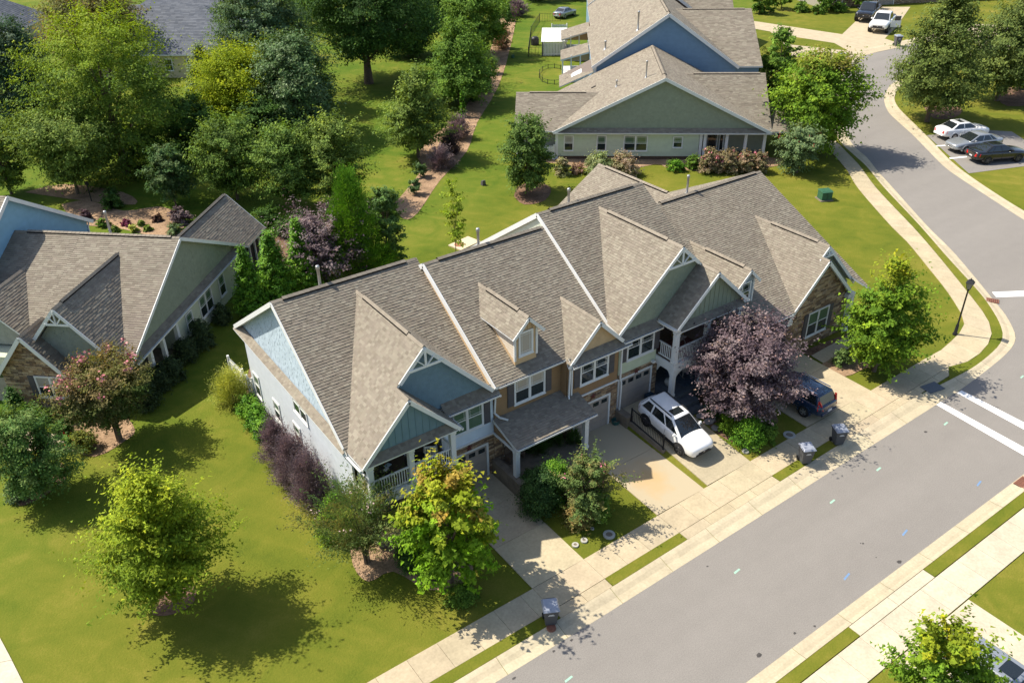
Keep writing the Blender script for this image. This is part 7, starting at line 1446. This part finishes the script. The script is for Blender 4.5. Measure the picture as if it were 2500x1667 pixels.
def wire(label, pts, h, cat='fence', posts=True, sp=.45):
    r = wempty('wire_fence', (*pts[0], 0), label, cat, 'black wire fences')
    for a, b in zip(pts[:-1], pts[1:]):
        a, b = V3((*a, 0)), V3((*b, 0)); L = (b-a).length
        for z in (.1, h): bar_part(r, 'rail', a+V3((0, 0, z)), b+V3((0, 0, z)), .03, .035, M_BLACK)
        n = max(1, int(L/sp))
        for i in range(n): p = a.lerp(b, i/n); bar_part(r, 'wire', p, p+V3((0, 0, h)), .02, .02, M_BLACK)
        bar_part(r, 'post', b, b+V3((0, 0, h+.1)), .06, .06, M_BLACK)
wire('black wire fence round the yard beside the white canopy', [mu_(-1.8, 45.5), mu_(-3.8, 45.2), mu_(-3.8, 60), mu_(-2.6, 71), mu_(1, 71.5)], 1.35)
a = [mu @ V3((-.1+1.9*math.cos(t), 34+4.4*math.sin(t), 0)) for t in np.linspace(.5, 5.8, 12)]; wire('low curved black wire edging on the back lawn', [(p.x, p.y) for p in a], .55, sp=.9)
g = mu @ V3((-3.0, 53.0, 0)); r = empty('barbecue_grill', tuple(g), 0, 'covered black barbecue grill in the fenced yard', 'grill'); mb = MB(); mb.box(-.55, -.35, 0, .55, .35, .95); mb.build('cover_skirt', M_BLACK, r, bevel=.06); mb = MB(); mb.lathe([(.62, .95), (.55, 1.15), (.3, 1.28), (.01, 1.3)], 14); mb.build('cover_dome', M_BLACK, r, True)
# hose pot by the wall, flood lamp, stone path
g = G(1508, 1008); mb = MB(); mb.lathe([(.01, 0), (.2, 0), (.25, .3), (.22, .3), (.18, .05)], 16); o = mb.build('hose_pot', mat('teal_glaze', (.03, .10, .09), .4)); o.location = (27.4, 28.75, .32); tag(o, 'small teal pot at the foot of the downspout', 'pot')
mb = MB(); mb.box(-.26, -.2, 0, .26, .2, .5); r = empty('storage_bin', (30.0, 28.75, .84), 0, 'dark blue recycling bin by the sage green garage door', 'bin'); mb.build('tub', mat('navy_plastic', (.012, .03, .05), .5), r, bevel=.03); mb = MB(); mb.box(-.1, -.21, .25, .1, -.2, .4); mb.build('label', M_WHITE, r)
for x, y, s in ((31.7, 26.2, .4), (31.75, 25.6, .45), (31.7, 25.0, .4)):
    mb = MB(); mb.prism([(s*random.uniform(.8, 1)*math.cos(t), s*.7*random.uniform(.8, 1)*math.sin(t), 0) for t in np.linspace(0, 6.28, 9)[:-1]], (0, 0, .05)); o = mb.build('stepping_stone', mat('grey_stone', (.28, .27, .26), .9, .15, 5)); o.location = (x, y, zg(x, y)+.03); tag(o, 'grey stepping stone %s beside the white car' % {26.2: 'nearest the porch steps', 25.6: 'in the middle', 25.0: 'nearest the grass'}[y], 'stepping stone', 'stepping stones')
for p, t in (((1723, 1005), 'small pale garden statue on the plum tree bed'),):
    g = G(*p); mb = MB(); mb.lathe([(.14, 0), (.16, .1), (.11, .3), (.13, .42), (.09, .5), (.10, .6), (.05, .7), (.005, .72)], 12); o = mb.build('garden_statue', mat('pale_stone', (.42, .41, .40), .8), None, True); o.location = tuple(g); tag(o, t, 'statue')
g = G(1470, 985)
# red metal stars over the garages
for x, y, z, t in ((18.05, 29.64, 2.45, 'blue'), (25.8, 28.98, 2.82, 'tan'), (29.1, 29.08, 3.13, 'sage green')):
    mb = MB(); pts = [(x+(.24 if k % 2 == 0 else .10)*math.sin(math.pi*k/5), y, z+(.24 if k % 2 == 0 else .10)*math.cos(math.pi*k/5)) for k in range(10)]; c = (x, y-.07, z)
    for k in range(10): mb.face([pts[k], pts[(k+1) % 10], c])
    o = mb.build('barn_star', mat('star_red', (.13, .035, .025), .6, .1, 4)); tag(o, 'dark red metal star above the %s townhouse garage' % t, 'wall star', 'red stars over the garages')
mb = MB(); mb.box(-.1, -.2, 0, .1, 0, .12); o = mb.build('flood_lamp', M_WHITE); o.location = (30.3, 29.1, 3.3); tag(o, 'small white security lamp beside the sage green garage', 'wall lamp')
# ================================================================ porch furniture
def seat(label, p, rz, col, group=None, rocker=False, name='porch_chair', wick=False):
    r = empty(name, p, rz, label, 'chair', group); m = col
    mb = MB(); mb.box(-.28, -.28, .38, .28, .28, .44); mb.build('seat', m, r, bevel=.015)
    if wick:
        mb = MB(); n = 10
        for k in range(n):
            a0, a1 = math.pi*k/n, math.pi*(k+1)/n; f = lambda a: V3((.34*math.cos(a), -.08+.36*math.sin(a), 0)); h = lambda a: .66+.42*math.sin(a)**2
            mb.hexa([f(a0)+V3((0, 0, .4)), f(a1)+V3((0, 0, .4)), f(a1)*.92+V3((0, 0, .4)), f(a0)*.92+V3((0, 0, .4)), f(a0)*1.08+V3((0, 0, h(a0))), f(a1)*1.08+V3((0, 0, h(a1))), f(a1)+V3((0, 0, h(a1))), f(a0)+V3((0, 0, h(a0)))])
        mb.build('backrest', m, r)
    else:
        for k in range(5): bar_part(r, 'back_slat', (-.24+.12*k, .26, .44), (-.24+.12*k, .40, 1.08), .07, .02, m)
        bar_part(r, 'back_rail', (-.28, .40, 1.06), (.28, .40, 1.06), .04, .08, m)
        for s in (-1, 1): bar_part(r, 'armrest', (s*.30, -.28, .66), (s*.30, .30, .66), .09, .03, m)
    for sx in (-1, 1):
        for sy in (-1, 1): bar_part(r, 'leg', (sx*.27, sy*.25, .04 if rocker else 0), (sx*.27, sy*.25, .66 if sy < 0 and not wick else .42), .05, .05, m)
        if rocker:
            mb = MB(); pts = [V3((sx*.27, -.5+.1*k, .02+.35*((k-5)/5*.5)**2)) for k in range(11)]
            for a, b in zip(pts[:-1], pts[1:]): mb.bar(a, b, .04, .04)
            mb.build('rocker', m, r)
    return r
M_WICK = mat('grey_wicker', (.30, .27, .24), .85, .2, 25); M_WCH = mat('white_chair', (.6, .6, .58), .6)
seat('white slatted chair on the blue balcony with a throw', (15.6, 29.3, 3.14), math.radians(150), M_WCH); o = None
mb = MB(); mb.box(-.24, -.05, 0, .24, .03, .5); o = mb.build('throw_blanket', mat('pale_throw', (.45, .40, .36), .95, .2, 12), bevel=.02); o.location = (15.62, 29.27, 3.6); o.rotation_euler = (math.radians(-25), 0, math.radians(150)); tag(o, 'pale throw draped on the white balcony chair', 'blanket')
seat('second white chair on the blue balcony by the door', (14.9, 30.6, 3.14), math.radians(10), M_WCH)
r = empty('porch_table', (13.1, 29.5, 3.14), 0, 'round dark wicker table laid with papers on the blue balcony', 'table'); md = mat('dark_wicker', (.05, .04, .035), .8, .2, 20); mb = MB(); mb.lathe([(.01, .02), (.32, .02), (.30, .5), (.46, .6), (.46, .64), (.01, .645)], 20); mb.build('table_top', md, r, True)
for x, y, w, d, c, t in ((13.3, 29.4, .16, .12, (.45, .55, .65), 'blue paper on the round balcony table'), (13.1, 29.2, .13, .09, (.6, .6, .6), 'white card on the round balcony table')):
    mb = MB(); mb.box(-w, -d, 0, w, d, .02); o = mb.build('paper', mat('paper_%d' % int(c[0]*100), c, .8)); o.location = (x, y, 3.787); o.rotation_euler = (0, 0, .4); tag(o, t, 'paper')
r = empty('flower_pot', (13.1, 29.7, 3.785), 0, 'small orange flowered pot on the round balcony table', 'plant'); mb = MB(); mb.lathe([(.01, 0), (.09, 0), (.12, .16), (.01, .15)], 12); mb.build('pot', md, r, True)
rng = np.random.default_rng(5); v, q, c, Cq = foliage(rng, 'mound', .22, .14, .42, .07, [(.25, .12, .03), (.06, .08, .02), (.35, .10, .03)], 1.5); np_mesh('foliage', v, q, c, [M_LEAF], r)
seat('dark wicker chair beside the round balcony table', (12.4, 28.95, 3.14), math.radians(60), md, wick=True)
r = empty('sofa', (13.6, 30.9, 3.14), 0, 'dark teal sofa against the blue balcony wall', 'sofa'); mt = mat('teal_cushion', (.02, .05, .055), .9); mb = MB(); mb.box(-.75, -.4, .1, .75, .35, .42); mb.build('seat', mt, r, bevel=.04); mb = MB(); mb.box(-.75, .2, .42, .75, .38, .95); mb.build('backrest', mt, r, bevel=.04)
for s in (-1, 1): mb = MB(); mb.box(s*.8-.08, -.4, .1, s*.8+.08, .38, .65); mb.build('armrest', mt, r, bevel=.03)
r = empty('round_rug', (15.0, 29.6, 3.143), 0, 'dark round rug on the blue balcony floor', 'rug'); mb = MB(); mb.tube((0, 0, 0), (0, 0, .012), .65, .65, 28); mb.build('mat', mat('rug_dark', (.05, .04, .035), 1, .2, 10), r)
seat('lime green chair on the ground floor blue porch', (13.1, 29.3, .34), math.radians(180), mat('lime_fabric', (.20, .30, .01), .8))
seat('grey wicker rocking chair on the sage green porch', (33.0, 28.9, 1.4), math.radians(160), M_WICK, rocker=True, wick=True, name='rocking_chair')
r = empty('porch_rug', (33.4, 28.9, 1.405), 0, 'blue checked rug under the wicker rocking chair', 'rug'); mb = MB(); mb.box(-1.3, -.9, 0, 1.3, .9, .012); mb.build('mat', mat('rug_blue', (.06, .085, .12), 1, .3, 5), r)
r = empty('wicker_table', (32.3, 29.0, 3.64), .2, 'small grey wicker table on the sage green balcony', 'table'); mb = MB(); mb.box(-.34, -.28, .6, .34, .28, .65); mb.build('table_top', M_WICK, r, bevel=.02)
for sx in (-1, 1):
    for sy in (-1, 1): mb = MB(); pts = [V3((sx*(.26+.05*math.sin(k*1.1)), sy*(.2+.04*math.sin(k*1.1)), .6*k/5)) for k in range(6)]; [mb.bar(a, b, .04, .04) for a, b in zip(pts[:-1], pts[1:])]; mb.build('leg', M_WICK, r)
r = empty('balcony_rug', (32.3, 29.0, 3.642), 0, 'dark red patterned rug on the sage green balcony', 'rug'); mb = MB(); mb.box(-1.2, -.8, 0, 1.2, .8, .012); mb.build('mat', mat('rug_red', (.10, .035, .028), 1, .35, 6), r)
r = empty('side_table', (33.1, 29.9, 3.64), 0, 'round table with a gold cloth on the sage green balcony', 'table'); mb = MB(); mb.lathe([(.36, 0), (.34, .5), (.30, .62), (.01, .64)], 18); mb.build('cloth', mat('gold_cloth', (.34, .22, .07), .9, .15, 9), r, True)
r = empty('porch_urn', (31.4, 28.7, 1.4), 0, 'pale round urn at the sage green front step', 'urn'); mb = MB(); mb.lathe([(.1, 0), (.2, .12), (.24, .3), (.18, .46), (.01, .48)], 16); mb.build('jar', M_PALE, r, True)
r = empty('porch_swing', (20.6, 29.2, .75), 0, 'dark bench under the lean-to porch roof', 'bench'); mb = MB(); mb.box(-.5, -.25, .38, .5, .25, .44); mb.build('seat', M_WOOD, r); mb = MB(); mb.box(-.5, .2, .44, .5, .25, .9); mb.build('backrest', M_WOOD, r)
for sx in (-1, 1): mb = MB(); mb.box(sx*.45-.04, -.25, 0, sx*.45+.04, .25, .38); mb.build('leg', M_WOOD, r)
